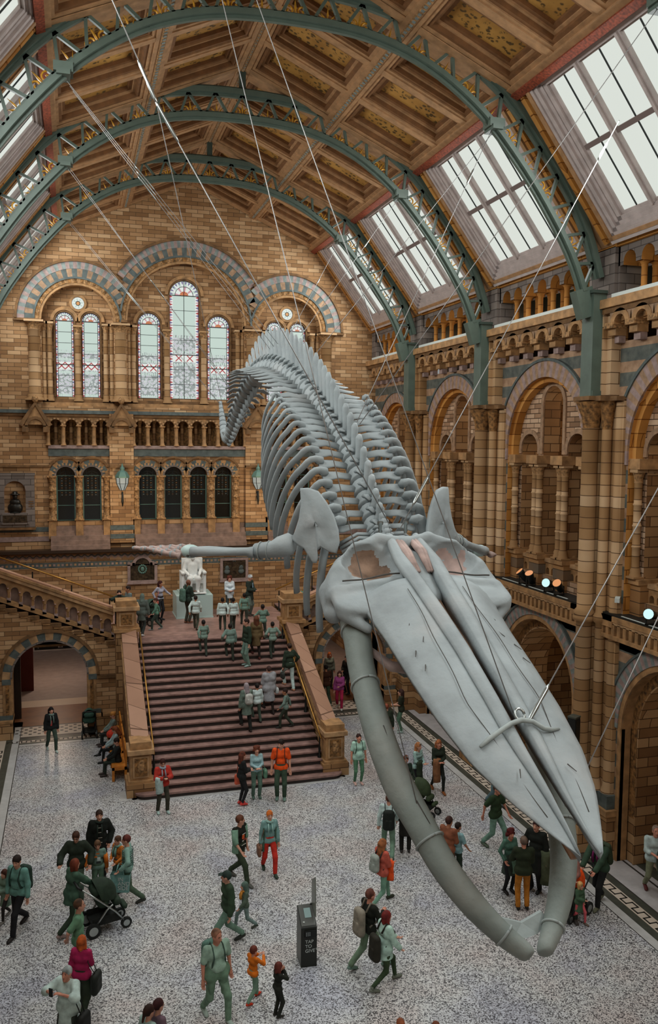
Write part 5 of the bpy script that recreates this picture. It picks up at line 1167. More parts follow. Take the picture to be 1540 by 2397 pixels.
# ------------------------------------------------------------------ the whale skeleton (head to the viewer), symmetric about x = 0
WH = empty('whale_skeleton', (0, 14, 9), 0, 'huge blue whale skeleton hanging in the middle of the hall, jaws towards the floor', 'skeleton')
def wpart(mb, name, label=None, parent=None):
    o = mb.build(name, parent or WH)
    if not parent: o.location = (0, -14, -9)
    return tag(o, label)
def catmull(P, n):
    P = np.array(P, float); P = np.vstack([2*P[0]-P[1], P, 2*P[-1]-P[-2]]); out = []
    for i in range(1, len(P)-2):
        for t in np.linspace(0, 1, n, endpoint=False):
            a, b, c, d = P[i-1:i+3]; out.append(.5*((2*b)+(c-a)*t+(2*a-5*b+4*c-d)*t*t+(3*b-a-3*c+d)*t**3))
    out.append(P[-2]); return np.array(out)
CL = catmull([(13.1, 8.98), (13.6, 9.36), (14.1, 9.8), (14.7, 10.35), (15.4, 10.85), (16.2, 11.28), (17.1, 11.68), (18.1, 12.05), (19.2, 12.36), (20.4, 12.62), (21.7, 12.8), (23.0, 12.82), (24.2, 12.66), (25.4, 12.3), (26.5, 11.84), (27.5, 11.34), (28.3, 10.98), (29.0, 11.2), (29.5, 11.75), (29.85, 12.3)], 12)
CS = np.r_[0, np.cumsum(np.linalg.norm(np.diff(CL, axis=0), axis=1))]; CT = CS[-1]
def at(s):
    p = np.array([np.interp(s, CS, CL[:, i]) for i in (0, 1)]); q = np.array([np.interp(min(s+.15, CT), CS, CL[:, i]) for i in (0, 1)])-np.array([np.interp(max(s-.15, 0), CS, CL[:, i]) for i in (0, 1)]); q /= np.linalg.norm(q)
    return Vector((0, p[0], p[1])), Vector((0, q[0], q[1])), Vector((0, -q[1], q[0]))
sp = [.1]*7+[.31]*15+[.44]*15+list(np.linspace(.44, .16, 25)); sp = np.array(sp); sp[:] *= (CT-.02)/sp.sum()
SS = np.cumsum(sp)-sp/2; NV = len(SS)
def key(i, tab): return float(np.interp(i, [a for a, _ in tab], [b for _, b in tab]))
VINFO = []
for i in range(NV):
    P, T, N = at(SS[i]); X = Vector((1, 0, 0))
    rc = key(i, [(0, .2), (7, .19), (22, .24), (36, .26), (45, .24), (54, .15), (61, .06)]); hs = key(i, [(0, .3), (6, .42), (10, .56), (16, .72), (22, .95), (28, 1.08), (35, 1.1), (39, .9), (42, .62), (46, .36), (50, .24), (61, .07)])
    ht = key(i, [(0, .62), (6, .7), (9, .72), (14, .76), (18, .84), (22, .98), (30, 1.0), (36, .92), (40, .66), (44, .34), (50, .18), (61, .06)])
    d = sp[i]; b = MB()
    lc = d*.8
    b.tube([P-T*lc/2, P-T*lc*.38, P, P+T*lc*.38, P+T*lc/2], [rc*.96, rc*1.06, rc*.9, rc*1.06, rc*.96], 14, 'bone')
    if hs > rc*1.2:
        lean = (N+T*key(i, [(0, .1), (8, .3), (20, .5), (30, .42), (40, .5)])).normalized(); w = key(i, [(0, .07), (7, .1), (14, .125), (22, .115), (34, .11), (44, .08), (52, .05)]); th = key(i, [(0, .05), (20, .045), (36, .04), (50, .03)])
        b.tube([P+N*rc*.5, P+N*rc*.95+lean*.06, P+lean*hs*.6, P+lean*hs*.88, P+lean*hs], [th*2.4, th*1.5, th, th*1.25, th*.7], 8, 'bone', flat=[w/th/2.2, w/th/1.6, w/th*.9, w/th*.86, w/th*.7], up=T)
        for e in (-1, 1): b.tube([P+X*e*rc*.45+N*rc*.7, P+X*e*rc*.5+N*rc*1.15-T*d*.25, P+X*e*rc*.4+N*rc*1.35-T*d*.7], [.07, .06, .03], 6, 'bone', flat=.6)
    if ht > rc*1.15:
        drop = key(i, [(0, -.05), (7, -.02), (14, .12), (22, .0), (36, -.12), (46, -.1)]); wd = key(i, [(0, .045), (6, .05), (8, .1), (16, .14), (22, .145), (30, .14), (40, .12), (50, .06)]); sw = key(i, [(0, .0), (7, .1), (20, -.05), (24, -.25), (36, -.3), (50, -.1)])
        for e in (-1, 1):
            A = P+X*e*rc*.6; tip = P+X*e*ht+N*(drop if i > 6 else -.1)+T*sw*-.4*1
            mid = A.lerp(tip, .55)+N*.04
            if i < 7: b.tube([A, A.lerp(tip, .5)+N*.1, tip-N*.08], [.06, .045, .05], 7, 'bone', flat=.7)
            elif i < 22: b.tube([A, mid, A.lerp(tip, .85), tip], [wd*.75, wd*.8, wd*1.1, wd*.95], 8, 'bone', flat=[.45, .32, .3, .3], up=N)
            else: b.tube([A, A.lerp(tip, .3), mid, A.lerp(tip, .85), tip], [wd*1.05, wd*.95, wd*1.1, wd*.75, wd*.25], 8, 'bone', flat=[.42, .26, .22, .22, .3], up=N)
    if 38 <= i < 52:                                                 # chevron bone below the tail
        hv = .26-.013*(i-38); b.tube([P-N*rc-T*d*.4, P-N*(rc+hv*.5)-T*d*.3, P-N*(rc+hv)-T*d*.1], [.05, .045, .02], 6, 'bone', flat=1.6)
    wpart(b, 'vertebra'); VINFO.append((P, T, N, rc, ht))
# ribs
for i in range(15):
    P, T, N, rc, ht = VINFO[7+i]; W = key(i, [(0, 1.0), (1, 1.12), (3, 1.25), (6, 1.36), (10, 1.36), (14, 1.2)]); D = key(i, [(0, 1.7), (2, 1.95), (5, 2.1), (9, 1.9), (12, 1.5), (14, 1.0)]); r = key(i, [(0, .1), (2, .085), (6, .068), (14, .048)])
    for e in (-1, 1):
        pts = []; A0 = VINFO[7+i][0]+Vector((e*(ht-.02), 0, 0))+N*.1
        for t in np.linspace(0, 1, 22):
            a = -.1+t*2.15; x = ht+(W-ht)*min(1, math.sin(min(a, PI/2))**.8 if a > 0 else 0)
            if a > PI/2: x = W-(W-.72)*(1-math.cos(a-PI/2))*1.1
            dep = D*(1-math.cos(min(a, 2.6)))/1.46 if a > 0 else 0
            bump = .1*math.sin(min(1, t*4)*PI)
            pts.append(A0+Vector((e*(x-ht), 0, 0))-N*dep*.93+T*(.42*dep*key(i, [(0, -1.5), (1, -1.2), (2, -.8), (4, .0), (7, .14), (14, .3)]))+N*bump)
        b = MB(); b.tube(pts, [r*(1.25 if q < 2 else 1-.25*(q/22)) for q in range(22)], 8, 'bone', flat=.72 if i > 2 else .6); wpart(b, 'rib')
# shoulder blades
SCAP = [(-1.34, 13.8, 10.15), (-1.22, 13.74, 10.16), (-1.07, 13.65, 10.11), (-.95, 13.56, 9.93), (-.85, 13.47, 9.72), (-.79, 13.4, 9.48), (-.78, 13.36, 9.28), (-.83, 13.36, 9.09), (-.94, 13.42, 9.11), (-1.06, 13.49, 9.19), (-1.12, 13.51, 9.13), (-1.11, 13.49, 9.01), (-1.14, 13.49, 8.92), (-1.2, 13.51, 8.92), (-1.26, 13.57, 9.04), (-1.32, 13.62, 9.15), (-1.42, 13.68, 9.21), (-1.51, 13.74, 9.3), (-1.45, 13.73, 9.42), (-1.38, 13.73, 9.64), (-1.34, 13.75, 9.89)]
for e in (1, -1):
    n = Vector((-.45*e, -.88, .15)).normalized(); O = [Vector((e*x, y, z)) for x, y, z in SCAP]; c = Vector((e*-1.12, 13.57, 9.55)); b = MB()
    rings = []
    for q, h in ((1.0, -.02), (1.0, .02), (.93, .045), (.6, .035), (.3, .055), (.08, .06)): rings.append([c+(p-c)*q+n*(h+(.03*math.sin(7*k)*(q < .9))) for k, p in enumerate(O)])
    b.grid([[tuple(p) for p in r] for r in rings], 'bone', True, True); b.add([tuple(c+(p-c)*1-n*.02) for p in O], [tuple(range(len(O)))], 'bone')
    b.add([tuple(p) for p in rings[-1]], [tuple(range(len(O)))], 'bone')
    wpart(b, 'shoulder_blade')
# flippers
FLIP = {-1: [(-1.5, 13.8, 9.22), (-1.78, 13.9, 9.12), (-2.03, 14.1, 9.07), (-2.42, 14.35, 9.05), (-2.82, 14.6, 9.04), (-2.99, 14.7, 9.02), (-3.24, 14.8, 9.04), (-3.52, 14.95, 9.05), (-3.76, 15.1, 9.05), (-3.99, 15.2, 9.05)],
        1: [(1.3, 13.8, 9.3), (1.55, 14.05, 9.18), (1.8, 14.3, 9.1), (2.15, 14.65, 8.98), (2.5, 15.0, 8.86), (2.65, 15.15, 8.82), (2.85, 15.35, 8.76), (3.05, 15.55, 8.7), (3.22, 15.7, 8.65), (3.36, 15.82, 8.62)]}
for e, F in FLIP.items():
    F = [Vector(p) for p in F]; ax = (F[5]-F[1]).normalized(); sd = ax.cross(Vector((0, 0, 1))).normalized()*(1 if e < 0 else -1); upv = Vector((0, 0, 1))
    b = MB(); b.tube([F[0]+ax*-.06, F[0], F[0].lerp(F[1], .6), F[1], F[2]], [.14, .21, .2, .16, .15], 12, 'bone', flat=.9); wpart(b, 'humerus', 'upper flipper bone')
    for q in (.25, .75): p = F[1].lerp(F[2], q); b = MB(); b.tube([tuple(p+sd*math.cos(t)*.165+upv*math.sin(t)*.15) for t in np.linspace(0, 2*PI, 17)], .011, 5, 'bone_grey'); wpart(b, 'flipper_band', 'thin metal band round the flipper')
    for q, rr, nm in ((-.09, .1, 'radius'), (.1, .075, 'ulna')):
        b = MB(); b.tube([F[2]+sd*q, F[2].lerp(F[3], .3)+sd*q, F[3]+sd*q*1.2, F[4]+sd*q*1.4, F[5]+sd*q*1.4], [rr*1.15, rr*.85, rr*.75, rr, rr*1.1], 10, 'bone', flat=.85); wpart(b, nm, 'long flipper bone')
    b = MB(); cc = F[5]+ax*.08; b.ell(tuple(cc), (.17, .19, .12), 12, 8, 'plinthpaint', R=Matrix.Rotation(-.4*e, 3, 'Z')); wpart(b, 'wrist_block', 'white wrist block with round holes')
    for k in range(3): b = MB(); b.ell(tuple(cc+Vector((0, -.17, .05-.05*k))+ax*(.06*k-.05)), (.03, .03, .022), 8, 6, 'suture'); wpart(b, 'wrist_hole')
    for f in range(4):
        q = (f-1.5)*.085; n = (4, 6, 6, 4)[f]; L0 = F[5]+ax*.18; L1 = F[9] if f in (1, 2) else F[8]
        for j in range(n):
            A = L0.lerp(L1, j/n)+sd*q*(1-.6*j/n)*1.6+upv*(.035*(f-1.5)*(1-j/n)); Bq = L0.lerp(L1, (j+.82)/n)+sd*q*(1-.6*(j+.8)/n)*1.6+upv*(.035*(f-1.5)*(1-(j+.8)/n)); r = .055*(1-.6*j/n)
            b = MB(); b.tube([A, A.lerp(Bq, .2), A.lerp(Bq, .5), Bq], [r*1.25, r, r*.75, r*1.2], 8, 'bone_pink'); wpart(b, 'finger_bone')
            b = MB(); M = Bq.lerp(A, -.12); b.ell(tuple(M), (r*1.12,)*3, 8, 6, 'bone'); wpart(b, 'joint_block', 'pale joint between finger bones')

# ---- skull: w across, t towards the tip, h up from the palate plane
SO = np.array([0, 12.93, 9.16]); SA = np.array([0, -.91990394, -.39214378]); SN = np.array([0, -.39214378, .91990394])
def S(w, t, h): p = SO+SA*t+SN*h; return (w, float(p[1]), float(p[2]))
prim = [('e', (0, .6, -.1), (.45, .6, .42)), ('e', (0, -.05, -.2), (.26, .22, .22)), ('c', (0, .75, .1), (0, 1.6, .12), .3, .2)]
for e in (-1, 1):
    prim += [('c', (0, .42, .4), (e*.42, .3, .42), .09, .08), ('c', (e*.42, .3, .42), (e*.82, .44, .34), .08, .08), ('c', (e*.82, .44, .34), (e*1.14, .74, .12), .08, .14),
             ('c', (e*.7, .45, -.2), (e*1.2, .85, -.22), .3, .24), ('c', (e*1.2, .85, -.22), (e*1.3, 1.2, -.32), .24, .16), ('c', (e*1.15, .8, .0), (e*1.26, 1.1, -.1), .2, .18),
             ('e', (e*.72, 1.47, .04), (.66, .34, .1)), ('c', (e*.3, 1.16, .2), (e*1.22, 1.2, .06), .07, .09), ('c', (e*1.28, 1.2, .0), (e*1.3, 1.5, -.04), .12, .1), ('c', (e*.5, 1.72, .1), (e*1.24, 1.58, -.06), .1, .1),
             ('e', (e*.62, .74, -.06), (.6, .46, .16)), ('e', (e*.55, .42, .1), (.5, .12, .26)), ('e', (e*1.0, .62, .0), (.22, .26, .24)), ('c', (e*1.28, 1.56, -.1), (e*1.0, 1.86, -.16), .1, .07)]
def bowls(P):
    d = None
    for e in (-1, 1):
        q = np.linalg.norm((P-np.array([e*.64, .74, .34]))/np.array([.5, .3, .34]), axis=-1); f = -(q-1)*.3; d = f if d is None else np.maximum(d, f)
    return d
V, Q = sd_mesh(prim, .036, .06, bowls); b = MB()
cen = np.array([np.mean([V[i] for i in q], axis=0) for q in Q])
for q, c in zip(Q, cen): pass
o0 = len(b.v); b.v += [S(*v) for v in V]
for q, c in zip(Q, cen):
    w, t, h = c; br = ((abs(w)-.66)/.36)**2+((t-.72)/.32)**2+.35*math.sin(9*w+3*t)*math.sin(11*t+2*w)+.2*math.sin(31*w)*math.sin(27*t) < .8 and h < .3
    b.f.append(tuple(int(i) for i in q)); b.m.append('bone_brown' if br and w < 0 else ('bone_pink' if br else 'bone')); b.sm.append(True)
SK = wpart(b, 'skull', 'back of the skull with brow plates')
def wo(t): return key(t, [(1.35, 1.0), (1.6, 1.05), (1.8, 1.0), (2.4, .94), (3.2, .9), (4, .84), (4.8, .72), (5.4, .53), (5.85, .32), (6.1, .19), (6.2, .13)])
def gi(t): return key(t, [(1.0, .17), (1.6, .13), (2.4, .1), (3.1, .075), (4, .07), (4.8, .075), (5.4, .07), (5.9, .09), (6.2, .12)])
def hr(t): return key(t, [(.5, .42), (1.6, .4), (2.4, .38), (3.1, .34), (4, .26), (4.8, .17), (5.5, .1), (6.2, .02)])
def loft(name, e, t0, t1, ein, eout, h0, h1, thick, m, n=34, k=9, label=None, crown=.06):
    G = []
    for t in np.linspace(t0, t1, n):
        a, c = ein(t), eout(t); top = []; bot = []
        for j in range(k):
            q = j/(k-1); w = a+(c-a)*q; h = h0(t)+(h1(t)-h0(t))*q**1.15+crown*math.sin(PI*q)*min(1, (t1-t)/1.2)
            top.append(S(e*w, t, h)); bot.append(S(e*w, t, h-thick(t)*(1-.75*q*q)))
        G.append(top+bot[::-1])
    b = MB(); b.grid(G, m, True, True); b.add(G[0], [tuple(range(2*k))], m); b.add(G[-1], [tuple(range(2*k))], m)
    return wpart(b, name, label)
def child(o):
    o.parent = SK; o.location = (0, 0, 0); return o
for e in (-1, 1):
    st = lambda t: gi(t)+key(t, [(.3, .12), (1.0, .2), (2.5, .2), (4.5, .16), (6.2, .0)])
    child(loft('upper_jaw_plate', e, 1.42, 6.2, lambda t: max(gi(t), st(t)-.012), wo, lambda t: hr(t)-.012, lambda t: .06, lambda t: key(t, [(1.4, .3), (4, .2), (6.2, .05)]), 'bone'))
    child(loft('inner_jaw_strip', e, .25, 6.18, gi, st, lambda t: hr(t)+.035, lambda t: hr(t)+.015, lambda t: key(t, [(.3, .3), (4, .2), (6.2, .06)]), 'bone', crown=.03))
    b = MB(); b.tube([S(e*(.42+.01*math.sin(5*t)+key(t, [(1.6, .0), (4, .06), (5.8, -.18)])), t, hr(t)*.84+.055+key(t, [(1.6, 0), (5.8, -.03)])) for t in np.linspace(1.7, 5.7, 30)], .0055, 5, 'suture'); child(wpart(b, 'suture_line', 'dark crack along the upper jaw'))
    b = MB(); b.tube([S(e*q, 1.1+.02*math.sin(9*q), .275-.115*(q-.3)/.9) for q in np.linspace(.32, 1.2, 14)], .013, 5, 'suture'); child(wpart(b, 'suture_line', 'dark crack behind the brow plate'))
    for k in range(2): b = MB(); b.tube([S(e*(.09+.06*k), .35, .42), S(e*(.1+.05*k), .8, .45), S(e*(.08+.05*k), 1.25, .38)], [.05, .055, .03], 8, 'bone_pink'); child(wpart(b, 'nasal_bone'))
    for t, w in ((2.3, .6), (2.7, .55), (2.9, .72), (5.1, .3), (3.2, .7)): b = MB(); hh = hr(t)+(0.06-hr(t))*((w-.2)/.7)**1.15+.052; b.tube([S(e*w, t, hh+.012), S(e*(w+.05), t+.12, hh+.008)], [.008, .004], 5, 'suture'); child(wpart(b, 'nick', 'small dark nick'))
b = MB(); b.tube([S(0, t, hr(t)-.24+.03*math.sin(5*t)) for t in np.linspace(1.3, 6.0, 30)], [key(t, [(1.3, .1), (2.4, .16), (5, .12), (6, .06)]) for t in np.linspace(1.3, 6.0, 30)], 8, 'bone_brown', flat=.4); child(wpart(b, 'central_jaw_bone', 'brown bone in the gap of the upper jaw'))
b = MB(); b.box(-.12, S(0, 1.55, .2)[1]-.02, S(0, 1.55, .2)[2]-.02, .16, S(0, 1.55, .2)[1]+.03, S(0, 1.55, .2)[2]+.02, 'steel'); child(wpart(b, 'steel_bar'))
# lower jaws
MP = catmull([(-1.0, 12.0, 8.42), (-1.04, 11.75, 8.24), (-1.07, 11.52, 8.06), (-1.11, 11.24, 7.76), (-1.14, 10.8, 7.4), (-1.14, 10.27, 6.98), (-1.08, 9.79, 6.58), (-.96, 9.37, 6.25), (-.81, 8.97, 5.88), (-.58, 8.64, 5.55), (-.32, 8.38, 5.29), (-.13, 8.22, 5.15), (-.09, 8.17, 5.11)], 5)
for e in (1, -1):
    n = len(MP); R = [key(i/(n-1), [(0, .19), (.05, .25), (.14, .235), (.25, .22), (.5, .24), (.75, .19), (.92, .125), (.98, .09), (1, .04)]) for i in range(n)]
    b = MB(); b.tube([(e*p[0], p[1], p[2]) for p in MP], R, 16, 'bone_jaw', flat=[key(i/(n-1), [(0, .9), (.5, .8), (1, .75)]) for i in range(n)], up=(1, 0, 0)); J = wpart(b, 'lower_jaw')
    b = MB(); b.ell((e*-1.06, 11.92, 8.42), (.2, .22, .18), 12, 8, 'bone_jaw'); o = wpart(b, 'jaw_knuckle'); o.parent = J; o.location = (0, 0, 0)
    for q in (.13, .31, .62, .84):
        i = int(q*(n-1)); p = Vector((e*MP[i][0], MP[i][1], MP[i][2])); t = Vector(MP[i+1]-MP[i-1]); t = Vector((e*t.x, t.y, t.z)).normalized(); u = t.cross(Vector((1, 0, 0))).normalized(); s = u.cross(t).normalized(); fl = key(i/(n-1), [(0, .9), (.5, .8), (1, .75)])
        b = MB(); b.tube([tuple(p+u*math.cos(a)*R[i]*1.03+s*math.sin(a)*R[i]*fl*1.03) for a in np.linspace(0, 2*PI, 25)], .017, 6, 'bone_grey'); o = wpart(b, 'iron_strap', 'curved iron strap round the jaw'); o.parent = J; o.location = (0, 0, 0)
    for q in (.4, .55): i = int(q*(n-1)); p = Vector((e*MP[i][0], MP[i][1], MP[i][2])); b = MB(); b.tube([tuple(p+Vector((-e*-.0, -.15, .17))), tuple(Vector((e*MP[i+3][0], MP[i+3][1], MP[i+3][2]))+Vector((0, -.14, .18)))], [.011, .005], 5, 'suture'); o = wpart(b, 'jaw_groove', 'dark groove'); o.parent = J; o.location = (0, 0, 0)
b = MB(); b.add([(-.34, 8.5, 5.3), (-.26, 8.54, 5.4), (0, 8.54, 5.3), (.26, 8.54, 5.4), (.34, 8.5, 5.3), (.16, 8.44, 5.2), (0, 8.42, 5.18), (-.16, 8.44, 5.2)]+[(-.34, 8.54, 5.3), (-.26, 8.58, 5.4), (0, 8.58, 5.3), (.26, 8.58, 5.4), (.34, 8.54, 5.3), (.16, 8.48, 5.2), (0, 8.46, 5.18), (-.16, 8.48, 5.2)], [tuple(range(8)), tuple(range(15, 7, -1))]+[(k, (k+1) % 8, 8+(k+1) % 8, 8+k) for k in range(8)], 'bone_grey'); wpart(b, 'chin_bracket', 'pale bracket joining the two lower jaw tips')
b = MB(); b.tube([S(-.95, 1.75, -.55), S(-.6, 2.0, -.75), S(0, 2.1, -.82), S(.6, 2.0, -.75), S(.95, 1.75, -.55)], [.07, .12, .15, .12, .07], 10, 'bone_pink', flat=.6); wpart(b, 'throat_bone')
# steel fittings
b = MB(); b.tube([S(-.6, 4.7, .19), S(-.45, 4.62, .23), S(-.3, 4.56, .27), S(-.14, 4.5, .31), S(0, 4.48, .33), S(.14, 4.5, .31), S(.26, 4.58, .26), S(.36, 4.58, .23), S(.5, 4.55, .2)], [.02, .03, .03, .03, .035, .03, .03, .03, .015], 8, 'bone_grey'); C1 = wpart(b, 'snout_clamp', 'wavy grey clamp across the upper jaw')
c = S(0, 4.42, .36)
b = MB(); b.tube([(c[0]+.06*math.cos(a), c[1]+.04*math.sin(a), c[2]+.06*math.sin(a)) for a in np.linspace(0, 2*PI, 14)], .017, 6, 'steel'); o = wpart(b, 'eye_ring', 'steel ring'); o.parent = C1; o.location = (0, 0, 0)
for e in (-1, 1): b = MB(); b.lathe([(.03, 0), (.03, .14), (.05, .15), (.05, .2)], c=S(e*.22-.05, -.02, .32), n=8, m='steel'); wpart(b, 'neck_bolt', 'shiny steel bolt')
b = MB(); p = [tuple(Vector((0,)+tuple(CL[i]))) for i in range(0, len(CL)-30, 6)]; b.tube(p, .035, 6, 'steel'); wpart(b, 'spine_rod', 'steel rod through the backbone')

# ---- suspension cables
def cable(pts, label, r=.011, turn=None, dark=False):
    t = empty('suspension_cable', pts[0], 0, label, 'cable', 'steel cables holding the whale'); o = Vector(pts[0])
    for a, c in zip(pts, pts[1:]): b = MB(); b.tube([tuple(Vector(a)-o), tuple(Vector(c)-o)], r*.85, 6, 'cable'); b.build('wire', t)
    r *= .85
    for q in turn or []:
        for k, (a, c) in enumerate(zip(pts, pts[1:])):
            if k == int(q):
                p = Vector(a).lerp(Vector(c), q-int(q))-o; d = (Vector(c)-Vector(a)).normalized(); b = MB(); b.tube([tuple(p-d*.32), tuple(p-d*.24), tuple(p-d*.02), tuple(p+d*.02), tuple(p+d*.24), tuple(p+d*.32)], [r*1.4, r*2.8, r*2.3, r*3, r*2.8, r*1.4], 8, 'steel'); b.build('turnbuckle', t)
K1 = (-3.72, 13.25, 15.9); CA = [(-3.35, 13.3, 19.87), (-1.0, 9.33, 6.42)]; CB = [(-3.16, 13.3, 19.94), (-.02, 8.72, 7.62)]
G = lambda e, k: (e*4.98, RIBS[k], 18.56)
cable([(-5.0, 13.3, 18.74), K1, (0, 13.15, 9.6)], 'steel cable entering at the upper left edge, down to the neck bones', turn=[.9, 1.04])
cable([K1, (0, 28.2, 11.15)], 'thin steel cable parting from the neck cable towards the lowest tail bone', .007)
for k in range(3): cable([(-4.98+.06*k, RIBS[3], 18.5-.1*k), (0, 21.0+.5*k, 13.3)], ('upper', 'middle', 'lower')[k]+' of three cables from the nearest left truss bracket to the whale back', .007, turn=[.33])
for k in range(2): cable([(-4.98+.07*k, RIBS[4], 18.52), (0, 26.6+.35*k, 12.3)], ('first', 'second')[k]+' of the paired cables from the second left truss bracket to the tail', .008, turn=[.5])
for k in range(2): cable([(-4.98+.07*k, RIBS[5], 18.52), (0, 29.8-.1*k, 12.15)], ('left', 'right')[k]+' of the paired cables from the farthest left truss bracket to the tail tip', .007, turn=[.42])
cable([G(1, 5), (0, 19.78, 13.5)], 'steel cable from the farthest right truss bracket to the tallest back spine', .008, turn=[.55])
cable([G(1, 4), (0, 18.9, 13.3)], 'steel cable from the second right truss bracket to the back spines', .008, turn=[.4])
cable([(5.1, RIBS[3]+.1, 18.6), (0, 17.6, 12.8)], 'steel cable from the nearest right truss bracket to the loin spines', .008)
cable([G(1, 3), (0, 14.85, 11.3)], 'steel cable from the nearest right truss bracket to the left of the shoulder pair', .01, turn=[.2])
cable([(5.0, 13.35, 18.6), (0, 14.7, 11.25)], 'steel cable entering above the right skylights to the shoulder spines', .01)
cable([(6.6, 16.7, 18.0), (.05, 12.75, 9.55)], 'bright steel cable from the nearest right skylight to the base of the skull', .011, turn=[.1, .93])
cable([(7.9, 13.3, 14.3), (.1, 8.75, 7.6)], 'steel cable from the right pier to the ring on the upper jaw', .012, turn=[.97])
cable([(8.0, 13.3, 12.6), (1.0, 9.25, 6.2)], 'steel cable from the right pier to the right lower jaw', .012)
cable(CA, 'dark thin cable dropping past the left cheek to the left lower jaw', .008)
cable(CB, 'dark thin cable dropping along the right upper jaw plate to the snout clamp', .008)
# ------------------------------------------------------------------ pushchairs, kiosk, benches, lamps, signs
def wheel(parent, c, r, w, name='wheel'):
    b = MB(); b.tube([(c[0]-w/2, c[1], c[2]), (c[0]+w/2, c[1], c[2])], r, 18, 'black', sm=False); b.tube([(c[0]-w/2-.004, c[1], c[2]), (c[0]+w/2+.004, c[1], c[2])], r*.6, 14, 'steel', sm=False); return b.build(name, parent)
def pushchair(label, pos, face, col, frame='steel', basket=(38, 40, 38), k=1.0, hood=True, seat=None):
    t = empty('pushchair', pos, -math.radians(face), label, 'pushchair'); m = fab(col, .7)
    for e in (-1, 1):
        wheel(t, (e*.26*k, -.3*k, .15*k), .15*k, .05*k); wheel(t, (e*.2*k, .38*k, .11*k), .11*k, .05*k)
        b = MB(); b.tube([(e*.24*k, -.3*k, .15*k), (e*.24*k, -.02*k, .5*k), (e*.24*k, .1*k, .58*k)], .018*k, 8, frame); b.build('rear_strut', t)
        b = MB(); b.tube([(e*.22*k, -.52*k, 1.05*k), (e*.24*k, -.1*k, .66*k), (e*.24*k, .15*k, .42*k), (e*.2*k, .36*k, .13*k)], .018*k, 8, frame); b.build('frame_tube', t)
    b = MB(); b.tube([(-.23*k, -.5*k, 1.03*k), (-.2*k, -.57*k, 1.08*k), (.2*k, -.57*k, 1.08*k), (.23*k, -.5*k, 1.03*k)], .025*k, 8, 'black'); b.build('handle', t)
    sd_build([('c', (-.1*k, -.06*k, .62*k), (.1*k, -.06*k, .62*k), .13*k, .13*k), ('c', (-.1*k, -.2*k, .85*k), (.1*k, -.2*k, .85*k), .09*k, .09*k), ('c', (-.1*k, .22*k, .55*k), (.1*k, .22*k, .55*k), .09*k, .09*k), ('c', (-.1*k, .38*k, .4*k), (.1*k, .38*k, .4*k), .06*k, .06*k)], .03*k, .08*k, fab(seat or col, .7), 'seat', t)
    b = MB(); b.box(-.2*k, -.3*k, .2*k, .2*k, .28*k, .24*k, fab(basket)); 
    for e in (-1, 1): b.box(e*.2*k-.01, -.3*k, .2*k, e*.2*k+.01, .28*k, .36*k, fab(basket))
    b.build('basket', t)
    if hood:
        b = MB(); G = []
        for a in np.linspace(-.35, 1.9, 12): G.append([(.24*k*math.cos(q), -.12*k+.36*k*math.sin(q)*math.sin(a), .72*k+.36*k*math.sin(q)*math.cos(a)) for q in np.linspace(0, PI, 12)])
        b.grid(G, m); b.grid([[(x*.96, (y+.12*k)*.96-.12*k, (z-.72*k)*.96+.72*k) for x, y, z in r] for r in G], m); b.build('hood', t)
    return t
def bench(label, pos, rz):
    t = empty('bench', pos, rz, label, 'bench', 'wooden benches by the stair')
    b = MB(); b.box(-.6, -.25, .4, .6, .2, .46, 'benchwood'); b.build('seat', t); b = MB(); b.beam((-.6, .2, .72), (.6, .2, .72), .05, .56, 'benchwood'); b.build('backrest', t)
    for e in (-1, 1): b = MB(); b.box(e*.6-.04, -.25, 0, e*.6+.04, -.17, .44, 'benchwood'); b.box(e*.6-.04, .14, 0, e*.6+.04, .22, .44, 'benchwood'); b.box(e*.6-.04, -.25, .36, e*.6+.04, .22, .44, 'benchwood'); b.build('side_frame', t)
def lettering(txt, size, parent, loc, rot, m, name='lettering', sp=1.0):
    cu = bpy.data.curves.new(name, 'FONT'); cu.body = txt; cu.size = size; cu.extrude = .002; cu.space_line = sp; cu.materials.append(MATS[m]); tmp = bpy.data.objects.new('tmp', cu); me = bpy.data.meshes.new_from_object(tmp); me.name = name; bpy.data.objects.remove(tmp); o = bpy.data.objects.new(name, me); COL.objects.link(o); o.parent = parent; o.location = loc; o.rotation_euler = rot; return o
